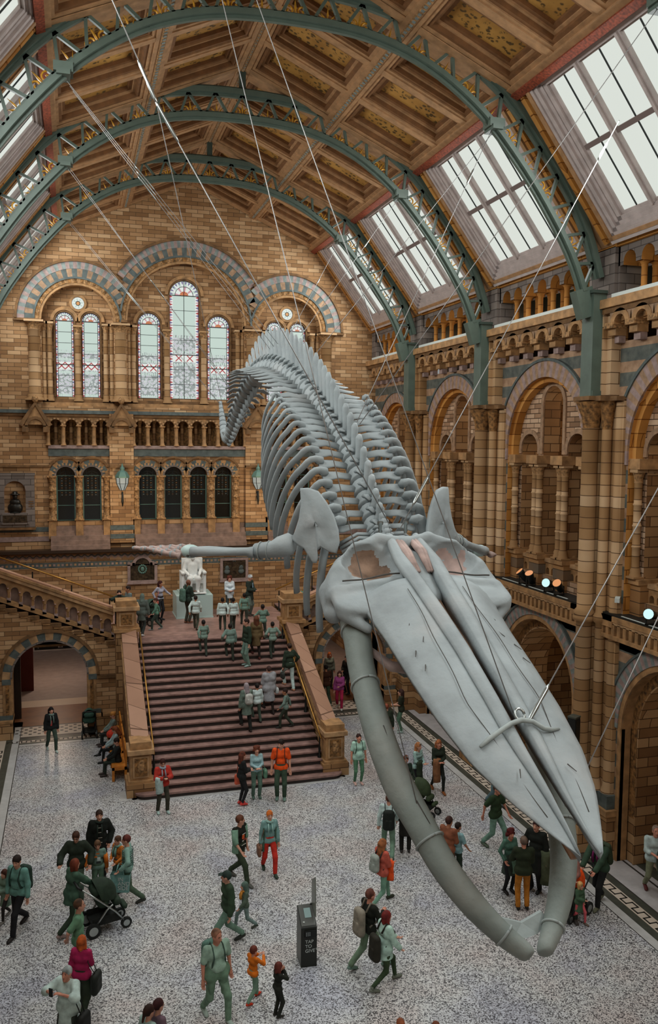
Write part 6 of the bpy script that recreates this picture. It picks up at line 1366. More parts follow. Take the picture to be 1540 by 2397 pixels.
def kiosk():
    x, y = spot(704, 2266); t = empty('donation_kiosk', (x, y, 0), math.radians(-3), 'black contactless donation kiosk with white TAP TO GIVE lettering on the terrazzo', 'kiosk'); w, d = .34, .44; plain('kioskblack', (36, 38, 32), .4); plain('kioskside', (92, 94, 90), .45); plain('clearplate', (112, 116, 106), .3)
    b = MB(); P = [(0, 0), (d, 0), (d, 1.12), (0, .86)]
    b.add([(X, Y, Z) for X in (0, w) for Y, Z in P], [(0, 1, 2, 3), (4, 5, 6, 7)], 'kioskside'); b.add([(X, Y, Z) for X in (0, w) for Y, Z in P], [(0, 1, 5, 4), (0, 4, 7, 3), (1, 2, 6, 5), (2, 3, 7, 6)], 'kioskblack'); b.build('cabinet', t)
    b = MB(); n = Vector((0, -.51, .86)); b.add([(q, .03+(.41)*s, .885+.242*s) for q, s in ((.02, 0), (w-.02, 0), (w-.02, 1), (.02, 1))], [(0, 1, 2, 3)], 'kioskside'); b.build('sloping_panel', t)
    b = MB(); b.add([(q, .03+.41*s-.004, .895+.242*s) for q, s in ((.12, .35), (.26, .35), (.26, .8), (.12, .8))], [(0, 1, 2, 3)], 'screen'); b.build('screen', t)
    b = MB(); b.lathe([(.022, 0), (.022, .012), (.0, .012)], c=(.08, .1, .925), n=12, m='sillwhite'); b.build('button', t)
    b = MB(); b.box(.08, -.035, .66, .32, .0, .8, 'black'); [b.box(.1+.035*i, -.04, .7+.03*j, .12+.035*i, -.035, .715+.03*j, 'steel') for i in range(3) for j in range(3)]; b.build('card_reader', t)
    b = MB(); b.box(w-.06, d-.03, 1.1, w+.0, d-.005, 1.14, 'kioskblack'); b.add([(w-.02, d-.36, 1.02), (w-.02, d, 1.12), (w-.02, d, 1.66), (w-.02, d-.3, 1.86), (w, d-.36, 1.02), (w, d, 1.12), (w, d, 1.66), (w, d-.3, 1.86)], [(0, 1, 2, 3), (4, 5, 6, 7), (0, 1, 5, 4), (1, 2, 6, 5), (2, 3, 7, 6), (3, 0, 4, 7)], 'clearplate'); b.build('sign_plate', t)
    lettering('TAP\nTO\nGIVE\u2122', .1, t, (.09, -.004, .52), (PI/2, 0, 0), 'sillwhite')
kiosk()
for q, (yy, lab) in enumerate(((27.95, 'orange wooden bench nearest the stair foot, against the left parapet'), (29.4, 'orange wooden bench in the middle of the row by the left parapet'), (30.85, 'orange wooden bench farthest back by the left parapet'))): bench(lab, (-3.68, yy, 0), -PI/2)
# hanging sign and dark red panels in the left passage
t = empty('hanging_sign', (-5.8, 34.6, 2.84), 0, 'black hanging direction sign with an arrow inside the left archway', 'sign'); b = MB(); b.box(-.72, -.04, -.14, .72, .04, .14, 'black'); b.build('board', t)
b = MB(); b.box(.16, -.05, -.09, .34, -.04, .09, 'marble_white'); b.box(.205, -.055, -.045, .295, -.05, .045, 'maroon'); b.build('symbol', t)
b = MB(); b.beam((-.58, -.05, -.08), (-.58, -.05, .08), .02, .016, 'marble_white', up=(0, 1, 0)); b.beam((-.64, -.05, .02), (-.575, -.05, .085), .02, .016, 'marble_white', up=(0, 1, 0)); b.beam((-.52, -.05, .02), (-.585, -.05, .085), .02, .016, 'marble_white', up=(0, 1, 0)); b.build('arrow', t)
for e in (-.6, .6): b = MB(); b.tube([(e, 0, .14), (e, 0, .32)], .012, 6, 'blackmetal'); b.build('hanger', t)
for x0, x1, y, h, lab in ((-7.9, -6.75, 38.4, 2.7, 'dark red display panel inside the left archway'), (-7.6, -7.05, 34.6, 2.9, 'tall dark brown panel beside the left archway opening')): b = MB(); b.box(x0, y, 0, x1, y+.2, h, 'maroon' if y > 36 else 'darkwood'); b.box(x0+.05, y-.02, .1, x1-.05, y, h-.1, 'maroon' if y > 36 else 'darkwood'); tag(b.build('display_panel'), lab, 'panel')
# tall black loudspeaker on the near pier
t = empty('column_loudspeaker', (7.55, 19.1, 2.35), .5, 'tall slim black loudspeaker fixed to the near pier beside the whale snout', 'loudspeaker'); b = MB(); b.box(-.13, -.11, 0, .13, .11, 1.42, 'black'); b.box(-.14, -.12, 1.4, .14, .12, 1.44, 'marble_dark'); b.build('cabinet', t); b = MB(); b.box(-.11, -.125, .06, .11, -.11, 1.34, 'blackmetal'); b.build('grille', t); b = MB(); b.beam((.1, .05, .9), (.55, .2, .9), .05, .05, 'blackmetal'); b.build('bracket', t)
def spotlight(x, y, z, aim, lab, on):
    t = empty('spotlight', (x, y, z), 0, lab, 'spotlight', None); A = Vector(aim).normalized(); R = A.to_track_quat('Z', 'Y').to_matrix(); c = Vector((0, 0, .24))
    b = MB(); pts = [c+A*q for q in (-.2, -.16, .12, .2)]; b.tube([tuple(p) for p in pts], [.07, .1, .12, .14], 14, 'blackmetal'); b.build('can', t)
    b = MB(); b.tube([tuple(c+A*.2), tuple(c+A*.212)], .125, 14, on, sm=False); b.build('lens', t)
    b = MB(); b.box(-.16, -.03, 0, .16, .03, .03, 'black'); b.box(-.16, -.02, 0, -.14, .02, .26, 'black'); b.box(.14, -.02, 0, .16, .02, .26, 'black'); b.build('yoke', t)
def onwall(u, v, x): d = _F+(u-770)/1994.73*_R-(v-1198.5)/1994.73*_U; q = (x-CAMP[0])/d[0]; return float(CAMP[1]+q*d[1])
for u, v, aim, lab, on in ((1225, 1366, (-.5, .2, .6), 'small black spotlight on the gallery ledge left of the bright one', 'spot_warm'), (1242, 1370, (-.4, -.2, .7), 'second small spotlight close to the bright one on the gallery ledge', 'spot_warm'), (1284, 1388, (-.8, -.5, .25), 'black spotlight with a bright pale lens on the gallery ledge behind the whale', 'spot_on'), (1308, 1396, (-.5, -.3, .5), 'small black spotlight right beside the bright one by the pier', 'spot_warm'), (1524, 1458, (-.8, -.5, .25), 'black spotlight with a bright pale lens on the ledge at the right edge', 'spot_on'), (1072, 1312, (-.8, -.4, .3), 'spotlight with a pale lens on the ledge behind the right flipper', 'spot_on')):
    spotlight(8.42, onwall(u, v, 8.42), 6.56, aim, lab, on)
t = empty('security_camera', (8.35, 18.55, 6.95), .9, 'white security camera on the near pier above the gallery ledge', 'camera'); b = MB(); b.box(-.2, -.06, -.05, .16, .06, .06, 'sillwhite'); b.build('housing', t); b = MB(); b.tube([(.1, 0, 0), (.3, .0, -.1)], .03, 6, 'marble_grey'); b.build('arm', t)
for bi, (c, L) in enumerate(BAYS):
    if 2 <= bi <= 4: b = MB(); b.box(8.32, c-1.9, 6.551, 8.36, c+1.9, 6.565, 'sillwhite'); tag(b.build('light_strip'), 'thin white light strip on the gallery ledge of %s' % NB[bi-1], 'light')
# ------------------------------------------------------------------ who stands where
def G0(u, v): return spot(u, v)+(0,)
def LN(u, v): return spot(u, v, LAND)+(LAND,)
def ST(u, v): z, p = step_z(u, v); return p+(z,)
TEAL = (104, 150, 140); DG = (46, 58, 50); BLK = (32, 34, 34); JEAN = (92, 116, 122)
def HD(u, v, H): return spot(u, v, H)+(0,)
# --- on the landing and flights
person('person in a dark green jacket photographing over the left pier, camera at the eye', (-3.35, 33.3, LAND), 1.72, 180, 'stand', 'face', 'face', (DG, 'long', .03), hair=((40, 28, 22), 'short'), extra=phone('black camera held up by the person behind the left pier', 1, True, 'camera', 'camera', (.13, .07, .09), (0, .06, .03)))
person('man in a grey top facing left behind the left pier', (-2.95, 34.0, LAND), 1.76, 250, 'stand', 'belly', 'belly', ((112, 124, 122), 'long', .01), hair=((40, 30, 26), 'short'), skin='tan')
person('person in a dark grey hooded coat and pale trainers walking off past the left pier', LN(332, 1487), 1.66, 20, 'walk', 'belly', 'down', ((84, 92, 86), 'long', .03, .62), ((52, 56, 54), 'trousers'), (200, 204, 204), ((96, 108, 100), 'hood'), lean=8, extra=None)
pushchair('dark green pushchair hung with bags beside the woman in lilac', LN(350, 1462), 320, (56, 74, 64), 'black', k=1.0)
person('boy in a green hooded top walking left across the landing', LN(366, 1474), 1.3, 270, 'walk', 'fwd', 'back', ((92, 130, 112), 'long', .015), ((60, 72, 64), 'trousers'), (120, 130, 126), ((70, 40, 30), 'short'))
person('woman with long dark hair in a lilac jumper, hand on hip, by the pushchair', LN(375, 1452), 1.68, 140, 'stand', 'out', 'hip', ((158, 158, 172), 'long', .0), ((40, 42, 46), 'leggings'), (50, 48, 48), ((58, 26, 26), 'long'), 'tan', sex='f', extra=crossbag('pink shoulder bag of the woman in lilac', (214, 116, 100), 1, (.28, .2, .1), .02))
person('bald man in a dark green coat with a backpack in front of the statue', LN(440, 1459), 1.82, 60, 'stand', 'chest', 'belly', (DG, 'long', .03), ((64, 62, 52), 'trousers'), (110, 70, 50), ((30, 20, 16), 'bald'), 'brown', extra=backpack('grey-green backpack of the bald man by the statue', (84, 112, 100)))
person('boy in a white shirt walking towards the statue plinth', LN(458, 1473), 1.38, 20, 'walk', 'back', 'fwd', ((196, 212, 208), 'long', .02), ((64, 66, 54), 'trousers'), (70, 50, 40), ((42, 30, 26), 'short'), 'tan')
person('woman with curly auburn hair in a white blouse facing the viewer, right of the statue', LN(537, 1436), 1.66, 180, 'stand', 'belly', 'belly', ((196, 206, 212), 'long', .03, .72), ((60, 66, 64), 'trousers'), hair=((92, 44, 34), 'curly'), sex='f')
person('grey-haired man in a dark open coat at the foot of the right flight', LN(584, 1442), 1.8, 130, 'stand', 'belly', 'belly', ((46, 56, 50), 'long', .03, .72), ((96, 106, 98), 'trousers'), (66, 56, 48), ((170, 176, 180), 'short'), hp=-20, extra=patch([(0, .38, .09, .2, (140, 170, 190))]))
person('boy in a white shirt, left of the pair walking away by the white-bloused woman', LN(521, 1476), 1.34, 5, 'walk', 'down', 'back', ((198, 214, 210), 'long', .02), ((56, 60, 52), 'trousers'), (44, 40, 38), ((34, 28, 26), 'short'), 'brown')
person('boy in a white shirt, right of the pair walking away by the white-bloused woman', LN(546, 1476), 1.34, 355, 'walk', 'fwd', 'down', ((198, 214, 210), 'long', .02), ((56, 60, 52), 'trousers'), (44, 40, 38), ((34, 28, 26), 'short'), 'brown', phase=-1)
person('boy in a green-grey jumper walking away beside the man in the dark coat', LN(572, 1463), 1.34, 0, 'walk', 'back', 'down', ((110, 138, 124), 'long', .015), ((60, 64, 56), 'trousers'), (44, 40, 38), ((34, 28, 26), 'short'), 'brown')
person('boy in a grey-green jumper climbing alone near the top of the stair', ST(475, 1533), 1.36, 355, 'step', 'back', 'fwd', ((120, 142, 130), 'long', .015), ((58, 66, 58), 'trousers'), (44, 40, 38), ((34, 30, 28), 'short'), 'brown')
person('boy in a grey jumper with a white shirt tail showing, climbing the upper steps', ST(536, 1543), 1.4, 355, 'step', 'side', 'down', ((118, 140, 130), 'long', .03), ((50, 54, 46), 'trousers'), (44, 40, 38), ((34, 30, 28), 'short'), 'brown', wide=1.08)
person('young man in a dark green jacket and pale jeans standing sideways on the stair', ST(576, 1557), 1.8, 255, 'stand', 'down', 'down', ((44, 58, 46), 'long', .02), ((112, 138, 126), 'trousers'), (150, 176, 170), ((46, 32, 26), 'short'), hy=10)
person('woman with long hair in a brown coat beside the young man on the stair', ST(598, 1541), 1.66, 0, 'step', 'down', 'down', ((104, 86, 58), 'long', .02, .55), ((44, 36, 34), 'leggings'), (86, 44, 38), ((92, 54, 36), 'long'), sex='f')
person('boy in a green-grey jumper at the top step beside the right pier', LN(615, 1496), 1.36, 350, 'walk', 'out', 'out', ((112, 138, 124), 'long', .02), ((60, 66, 58), 'trousers'), (140, 150, 146), ((34, 28, 26), 'short'), 'brown')
person('boy in a pale grey jumper climbing close to the right pier', ST(633, 1535), 1.38, 355, 'step', 'side', 'side', ((128, 150, 138), 'long', .02), ((56, 62, 54), 'trousers'), (44, 40, 38), ((34, 28, 26), 'short'), 'brown', phase=-1)
person('girl with braided fair hair leaning on the right balustrade, hands at her cheeks', (3.95, 33.0, LAND+.15), 1.5, 185, 'stand', (-.1, .2, .05), (-.1, .2, .05), ((84, 118, 104), 'long', .02), hair=((170, 120, 56), 'long'), sex='f', extra=scarf((170, 150, 70)))
person('woman in white trousers and a dark green top climbing beside the right parapet', ST(674, 1612), 1.74, 350, 'step', 'down', 'side', ((46, 58, 46), 'long', .015), ((184, 204, 200), 'trousers'), (180, 130, 100), ((50, 36, 28), 'bun'), sex='f', extra=crossbag('dark handbag of the woman in white trousers', (50, 54, 50), -1, (.24, .2, .1), -.25))
person('woman wrapped in a long grey poncho climbing the stair', ST(629, 1670), 1.7, 350, 'step', 'belly', 'belly', ((150, 150, 154), 'long', .07, .5), ((48, 40, 36), 'leggings'), (44, 36, 34), ((60, 40, 36), 'short'), sex='f', wide=1.05, extra=crossbag('white bag strap and bag of the woman in the poncho', (190, 196, 196), 1, (.24, .2, .1), .0))
person('woman in a lilac-grey headscarf climbing with a small pale backpack', ST(577, 1712), 1.68, 350, 'step', 'down', 'belly', ((100, 116, 106), 'long', .03, .62), ((34, 36, 34), 'trousers'), (56, 42, 38), ((150, 138, 142), 'scarf'), sex='f', extra=backpack('small pale grey backpack of the woman in the headscarf', (178, 178, 172), .3, .28, .14))
person('boy in a white shirt climbing beside the woman in the headscarf', ST(600, 1688), 1.36, 345, 'step', 'fwd', 'down', ((200, 216, 214), 'long', .02), ((72, 84, 74), 'trousers'), (44, 40, 38), ((34, 28, 26), 'short'), 'tan')
person('boy in a grey jumper with white collar facing left on the lower right steps', ST(666, 1700), 1.4, 285, 'walk', 'fwd', 'back', ((112, 132, 124), 'long', .015), ((54, 60, 50), 'trousers'), (50, 50, 46), ((48, 32, 28), 'short'), 'tan')
# --- by the stair foot
person('woman with long brown hair, black jacket and red trainers standing sideways by the stair', G0(566, 1884), 1.66, 80, 'stand', 'belly', 'belly', (BLK, 'long', .02), ((36, 36, 38), 'leggings'), (206, 66, 60), ((96, 50, 36), 'long'), sex='f', extra=crossbag('orange-red handbag hanging at the hip of the woman in black by the stair', (206, 96, 70), -1, (.28, .34, .12), -.02))
person('woman in a pale blue top with curly brown hair, arms folded, by the stair foot', G0(600, 1868), 1.66, 180, 'stand', 'belly', 'belly', ((150, 182, 186), 'long', .0), ((92, 118, 104), 'trousers'), (80, 104, 92), ((104, 56, 40), 'curly'), sex='f', extra=crossbag('green patterned shoulder bag of the woman in pale blue', (100, 140, 116), -1, (.26, .26, .12), .0))
person('tall man in a bright orange polo shirt at the foot of the stair', G0(657, 1872), 1.92, 195, 'stand', 'down', 'down', ((236, 84, 30), 'short', .012), ((62, 80, 64), 'trousers'), (110, 136, 124), ((36, 28, 24), 'short'), hy=30, hp=-12, extra=backpack('black backpack of the tall man in orange', (40, 42, 40)))
person('person in a red jacket and pale scarf holding a phone at the stair foot', G0(381, 1903), 1.66, 170, 'wide', 'chest', 'chest', ((176, 54, 44), 'long', .03), ((62, 60, 50), 'trousers'), (176, 202, 196), ((60, 30, 26), 'short'), hp=-18, extra=many(scarf((150, 160, 172)), glasses, phone('white phone held by the person in the red jacket', 1, True, size=(.14, .012, .075), off=(0, .06, .02)), held_cloth('pale coat tied at the waist of the person in the red jacket', (170, 190, 186), 1, .5)))
person('black-haired woman in a black leather jacket and grey scarf, walking alone by the left archway', G0(121, 1757), 1.62, 165, 'walk', 'down', 'down', (BLK, 'long', .025), ((62, 76, 66), 'trousers'), (178, 196, 190), ((26, 22, 22), 'long'), sex='f', extra=many(scarf((120, 140, 132)), patch([(.03, .22, .06, .2, (190, 76, 70))])))
pushchair('dark pushchair standing empty by the left archway, seen from behind', G0(209, 1722), 0, (60, 92, 80), 'black')
for lab, yy, cc, bc, hc, sx, lg in (('blonde woman in a grey cardigan seated on the farthest bench', 30.7, (112, 128, 122), (44, 48, 46), ((176, 120, 60), 'bun'), 'f', 'sit'), ('girl in a white and grey top with crossed legs on the middle bench', 29.1, (150, 170, 172), (32, 34, 34), ((120, 66, 40), 'long'), 'f', 'cross'), ('person dressed in black seated on the nearest bench', 27.9, (34, 38, 36), (46, 54, 46), ((40, 30, 26), 'short'), 'f', 'sit')):
    person(lab, (-3.72, yy, .0), 1.64, 270, lg, 'lap', 'lap', (cc, 'long', .02), (bc, 'leggings'), (70, 60, 58) if lg == 'sit' else (40, 42, 42), hc, sex=sx, hp=-25)
b = MB(); b.ell((0, 0, .16), (.2, .12, .16), 12, 8, fab((206, 70, 52))); b.tube([(-.1, 0, .3), (0, 0, .42), (.1, 0, .3)], .012, 6, fab((206, 70, 52))); o = tag(b.build('handbag'), 'red handbag resting on the far bench by the blonde woman', 'bag'); o.location = (-3.8, 30.1, .46)
# --- the family at the left
person('man with glasses in a dark quilted jacket beside the man in the duffle coat', HD(178, 1946, 1.74), 1.76, 190, 'stand', 'side', 'out', ((44, 52, 42), 'long', .045), ((92, 112, 96), 'trousers'), (60, 60, 56), ((66, 42, 32), 'short'), hp=-22, extra=glasses)
person('man in a black duffle coat with white toggles', HD(232, 1896, 1.78), 1.8, 178, 'stand', 'pocket', 'down', ((30, 34, 30), 'long', .04, .6), ((34, 36, 34), 'trousers'), (40, 38, 36), ((52, 36, 28), 'short'), extra=many(patch([(0, z, .11, .014, (206, 200, 186)) for z in (.42, .3, .17, .05)]), scarf((40, 50, 44))))
person('boy in a grey cartoon-free T-shirt with orange sleeves facing the viewer'.replace('cartoon-free ', ''), HD(228, 1968, 1.4), 1.42, 180, 'stand', 'down', 'out', ((110, 138, 126), 'long', .01), ((88, 112, 92), 'trousers'), (70, 84, 74), ((96, 70, 50), 'short'), hp=-15, extra=many(patch([(-.03, .3, .1, .12, (190, 204, 200)), (.06, .38, .09, .05, (206, 120, 60)), (-.02, .2, .13, .06, (60, 66, 62)), (0, .47, .1, .04, (206, 110, 50))]), lambda c: [MB().tube([c['S'](c['AR'][e][0]+(c['AR'][e][1]-c['AR'][e][0])*.4), c['S'](c['AR'][e][1]), c['S'](c['AR'][e][2])], [.078*c['k'], .07*c['k'], .055*c['k']], 8, fab((206, 112, 40))).build('sleeve', c['root']) for e in (-1, 1)]))
person('boy with orange sleeves half hidden behind the person in stripes', HD(277, 1958, 1.38), 1.4, 235, 'stand', 'out', 'belly', ((196, 112, 44), 'long', .012), ((70, 90, 80), 'trousers'), hair=((84, 56, 40), 'short'), extra=scarf((110, 150, 138)))
person('person in a green and white striped jumper carrying a mint shopping bag', HD(298, 1948, 1.7), 1.72, 280, 'stride', 'side', 'bag', ((132, 168, 156), 'long', .015), ((74, 92, 74), 'trousers'), (60, 62, 56), ((92, 46, 40), 'short'), sex='f', phase=-1, extra=stripes((56, 84, 78), 8))
bx, by = spot(283, 2085, .35); t = empty('shopping_bag', (bx, by, .34), -.3, 'mint green shopping bag lettered SIDE, held by the person in stripes', 'bag'); mb = fab((120, 164, 158), .6); b = MB(); b.add([(x*w, y*d, z) for z, w, d in ((0, .2, .07), (.44, .23, .09)) for x, y in ((-1, -1), (1, -1), (1, 1), (-1, 1))], [(0, 1, 2, 3), (0, 1, 5, 4), (1, 2, 6, 5), (2, 3, 7, 6), (3, 0, 4, 7)], mb); b.build('bag_body', t)
for e in (-1, 1): b = MB(); b.tube([(-.1, e*.09, .43), (-.05, e*.04, .66), (.03, e*.04, .66), (.1, e*.09, .43)], .012, 6, mb); b.build('handle', t)
lettering('IN\nAND\nSIDE', .13, t, (-.05, -.092, .29), (PI/2-.05, 0, 0), 'sillwhite', sp=.8)
person('woman with a reddish bob in a long dark green shirt pushing the big pushchair', HD(166, 2010, 1.68), 1.74, 60, 'stride', 'push', 'push', ((66, 92, 76), 'long', .03, .68), ((48, 62, 48), 'trousers'), (150, 130, 124), ((110, 54, 36), 'bob'), sex='f', lean=6)
pushchair('big dark green pushchair with silver frame in the foreground at left', G0(245, 2172), 75, (44, 58, 46), 'steel', k=1.12)
person('man in a teal zip top with dark backpack straps walking left at the left edge', G0(45, 2178), 1.84, 215, 'stride', 'down', 'down', (TEAL, 'long', .02), ((34, 34, 36), 'trousers'), (44, 40, 38), ((44, 34, 30), 'short'), hy=-10, hp=-12, extra=backpack('dark green backpack of the man in the teal zip top', (44, 62, 54)))
person('child in a grey-green coat at the left edge beside the man in teal', G0(14, 2152), 1.22, 220, 'walk', 'belly', 'belly', ((116, 140, 124), 'long', .03, .5), ((48, 44, 42), 'leggings'), (120, 116, 110), ((72, 40, 30), 'bob'), sex='f')
person('man in a green polo shirt looking right, behind the red-haired woman', HD(182, 2106, 1.76), 1.78, 95, 'stand', 'down', 'behind', ((104, 146, 116), 'short', .015), ((70, 80, 70), 'trousers'), hair=((84, 60, 44), 'receding'), hy=-8)
person('woman with straight red hair in a magenta top seen from behind', HD(190, 2188, 1.62), 1.64, 25, 'walk', 'down', 'belly', ((170, 40, 88), 'long', .012), ((50, 60, 46), 'trousers'), (120, 60, 40), ((186, 90, 42), 'bob'), sex='f', extra=crossbag('black bag with a cream strap on the woman in magenta', (38, 42, 38), 1, (.34, .4, .16), .06))
person('woman with cropped grey hair in a loose white blouse photographing with a phone', HD(158, 2262, 1.66), 1.68, 215, 'stand', 'high', 'high', ((186, 206, 200), 'threeq', .04, .62), ((60, 66, 60), 'trousers'), hair=((150, 158, 156), 'short'), skin='rosy', sex='f', wide=1.08, hp=8, extra=many(phone('black phone held up by the grey-haired woman', 1, True, off=(0, .14, .1)), crossbag('black round bag with a red strap worn by the grey-haired woman', (34, 36, 34), -1, (.36, .36, .16), -.06)))
# --- the middle of the floor
person('man in a black printed T-shirt under an open grey-green shirt, striding', G0(560, 2062), 1.8, 140, 'stride', 'down', 'fwd', ((34, 36, 30), 'short', .008), ((56, 66, 50), 'trousers'), (90, 90, 84), ((92, 56, 40), 'short'), hy=-50, phase=-1, extra=many(openjacket((112, 144, 124)), lambda c: [MB().tube([c['S'](c['AR'][e][0]), c['S'](c['AR'][e][1]), c['S'](c['AR'][e][1]+(c['AR'][e][2]-c['AR'][e][1])*.25)], [.084*c['k'], .074*c['k'], .064*c['k']], 8, fab((112, 144, 124))).build('sleeve', c['root']) for e in (-1, 1)], patch([(0, .37, .13, .02, (200, 206, 200)), (.02, .3, .09, .1, (220, 96, 50)), (-.03, .22, .1, .05, (130, 60, 50)), (.03, .2, .06, .03, (190, 190, 180)), (0, .1, .16, .02, (206, 206, 196))])))
person('woman with ginger hair and red trousers in a green coat, walking towards the viewer', G0(630, 2042), 1.68, 180, 'walk', 'down', 'down', ((120, 156, 152), 'long', .015), ((196, 52, 40), 'trousers'), (52, 68, 56), ((214, 110, 44), 'short'), sex='f', extra=many(openjacket((76, 104, 88), -.18), scarf((150, 186, 178)), crossbag('brown bag swinging beside the woman in red trousers', (128, 92, 72), 1, (.26, .3, .1), -.1)))
person('man in a dark cap and dark green jacket striding left, left of the kiosk', G0(533, 2213), 1.78, 262, 'stride', 'down', 'back', ((54, 72, 54), 'long', .03), ((104, 132, 116), 'trousers'), (54, 56, 50), ((48, 62, 56), 'cap'), hy=25)
person('small child in a grey hood and orange scarf behind the man in the cap', G0(574, 2172), 1.12, 268, 'stride', 'fwd', 'down', ((84, 98, 84), 'long', .015), ((112, 132, 128), 'trousers'), (72, 76, 66), ((88, 108, 98), 'hood'), phase=-1, extra=scarf((206, 140, 60)))
person('heavy man in a pale grey-green T-shirt with a jacket tied at his waist, front centre', G0(506, 2384), 1.84, 160, 'walk', 'down', 'down', ((148, 176, 158), 'short', .012), ((112, 140, 118), 'trousers'), (160, 176, 166), ((130, 92, 72), 'receding'), 'rosy', wide=1.13, hy=-18, hp=-10, extra=many(backpack('grey-green backpack of the heavy man in front', (84, 116, 104), strapcol=(70, 92, 82)), lambda c: sd_build([('c', c['S'](c['up']((-.12, .02, .02))), c['S'](c['up']((.12, .02, .02))), .14*c['k'], .14*c['k']), ('c', c['S'](c['up']((-.09, .12, -.02))), c['S'](c['up']((-.1, .1, -.36))), .08*c['k'], .05*c['k']), ('c', c['S'](c['up']((.12, .06, -.02))), c['S'](c['up']((.13, .05, -.3))), .09*c['k'], .05*c['k'])], .022, .05, fab((104, 132, 110)), 'tied_jacket', c['root'])))
person('boy in a bright orange jumper and red shoes holding his hands out', G0(592, 2343), 1.14, 60, 'walk', (-.05, .32, -.1), (-.08, .34, -.06), ((206, 108, 30), 'long', .012), ((112, 140, 120), 'trousers'), (206, 64, 40), ((96, 48, 36), 'short'))
person('little girl with wavy brown hair in dark clothes, hands at her face, front centre', G0(650, 2380), 1.08, 75, 'stand', 'mouth', 'mouth', ((38, 40, 34), 'long', .012), ((40, 42, 36), 'trousers'), (50, 48, 42), ((92, 44, 36), 'bob'), sex='f')
for (u, v, lab, hc) in ((346, 2352, 'dark-haired head with a ponytail at the bottom edge, left one of two', ((54, 34, 28), 'tail')), (368, 2338, 'brown-haired head at the bottom edge, right one of two', ((64, 34, 34), 'tail')), (937, 2384, 'top of a light brown head at the bottom edge right of centre', ((130, 72, 44), 'short')), (1020, 2391, 'top of a brown head at the bottom edge farthest right', ((110, 60, 40), 'short'))):
    hh = 1.6 if u < 500 else 1.3; x, y = spot(u, v, hh); person(lab, (x, y, 0), hh, 60 if u < 500 else 180, 'stand', 'down', 'down', ((150, 176, 168) if u < 360 else (110, 90, 100), 'short', .012), hair=hc, sex='f')
# --- to the right of the jaw
person('woman in a pale mint T-shirt looking up open-mouthed beside the stair pier', G0(838, 1836), 1.68, 180, 'stand', 'down', 'down', ((170, 206, 190), 'short', .012), ((84, 124, 96), 'leggings'), (206, 170, 160), ((56, 36, 32), 'tail'), 'rosy', sex='f', wide=1.1, hp=18, extra=backpack('dark green backpack of the woman in the mint T-shirt', (52, 76, 64)))
person('man in a white T-shirt with a black backpack walking away beside the left jaw', G0(908, 2006), 1.76, 20, 'walk', 'down', 'fwd', ((186, 206, 202), 'long', .015), ((110, 138, 118), 'trousers'), (50, 56, 50), ((84, 52, 40), 'short'), extra=backpack('black backpack of the man in white', (30, 36, 32)))
person('woman in a coral pink jacket with a small grey backpack walking right', G0(892, 2118), 1.7, 70, 'stride', 'belly', 'belly', ((190, 92, 76), 'long', .025), ((112, 150, 130), 'leggings'), (52, 56, 44), ((150, 92, 56), 'long'), sex='f', extra=many(backpack('small pale grey backpack of the woman in coral', (150, 158, 150), .36, .26, .12, (60, 60, 58)), held_cloth('bright orange cloth bag carried by the woman in coral', (226, 84, 36), 1, .45, 'bag', 'cloth_bag')))
person('balding man in a black jumper with a taupe backpack walking right', G0(862, 2266), 1.8, 75, 'stride', 'belly', 'chest', ((34, 36, 30), 'long', .015), ((112, 134, 110), 'trousers'), (110, 136, 124), ((96, 58, 48), 'receding'), 'rosy', phase=-1, extra=backpack('taupe backpack of the balding man', (138, 130, 116), .5, .3, .16))
person('woman in a mint raincoat with red-brown hair striding right in front of the balding man', G0(900, 2308), 1.66, 78, 'stride', 'belly', 'fwd', ((176, 206, 192), 'long', .03, .66), ((56, 72, 50), 'leggings'), (110, 116, 104), ((110, 40, 36), 'bob'), sex='f', extra=backpack('black-brown backpack of the woman in the mint raincoat', (46, 44, 36), .5, .32, .18, low=.12))
person('woman in a black dress with sunglasses on her head behind the left jaw', HD(950, 1768, 1.6), 1.62, 190, 'stand', 'belly', 'belly', ((40, 52, 44), 'threeq', .0), ((40, 46, 42), 'skirt', .5), hair=((100, 56, 42), 'bun'), sex='f', skin='rosy', extra=shades)
person('woman in a striped top and green pinafore with long fair hair, behind the pushchair', HD(978, 1738, 1.64), 1.66, 150, 'stand', 'belly', 'belly', ((156, 188, 182), 'long', .0), ((52, 66, 52), 'skirt', .5), (40, 42, 40), ((170, 110, 70), 'long'), sex='f', extra=many(stripes((80, 100, 96), 5), shades, held_cloth('dark coat over the arm of the woman in stripes', (48, 58, 44), 1, .5)))
person('smiling woman in black with long auburn hair and ankle boots, carrying a tan coat', G0(1024, 1852), 1.72, 185, 'walk', 'belly', 'belly', ((40, 48, 38), 'long', .012), ((34, 38, 34), 'leggings'), (140, 84, 46), ((160, 96, 60), 'long'), 'rosy', sex='f', extra=held_cloth('tan brown coat hanging from the arm of the smiling woman in black', (140, 96, 66), 1, .75))
pushchair('dark olive pushchair with a grey pillow behind the left jaw', G0(990, 1905), 140, (54, 66, 44), 'black', k=1.0)
person('bearded man in a rust brown shirt behind the boy in pale blue', HD(1050, 1912, 1.74), 1.76, 60, 'stand', 'belly', 'belly', ((140, 86, 62), 'long', .02), ((90, 70, 56), 'trousers'), hair=((60, 38, 32), 'short'), skin='tan')
person('boy in a pale blue T-shirt walking right behind the left jaw', G0(1068, 2056), 1.5, 75, 'walk', 'down', 'fwd', ((140, 180, 184), 'short', .012), ((44, 58, 48), 'trousers'), (80, 96, 88), ((44, 34, 30), 'short'), 'tan', wide=1.06)
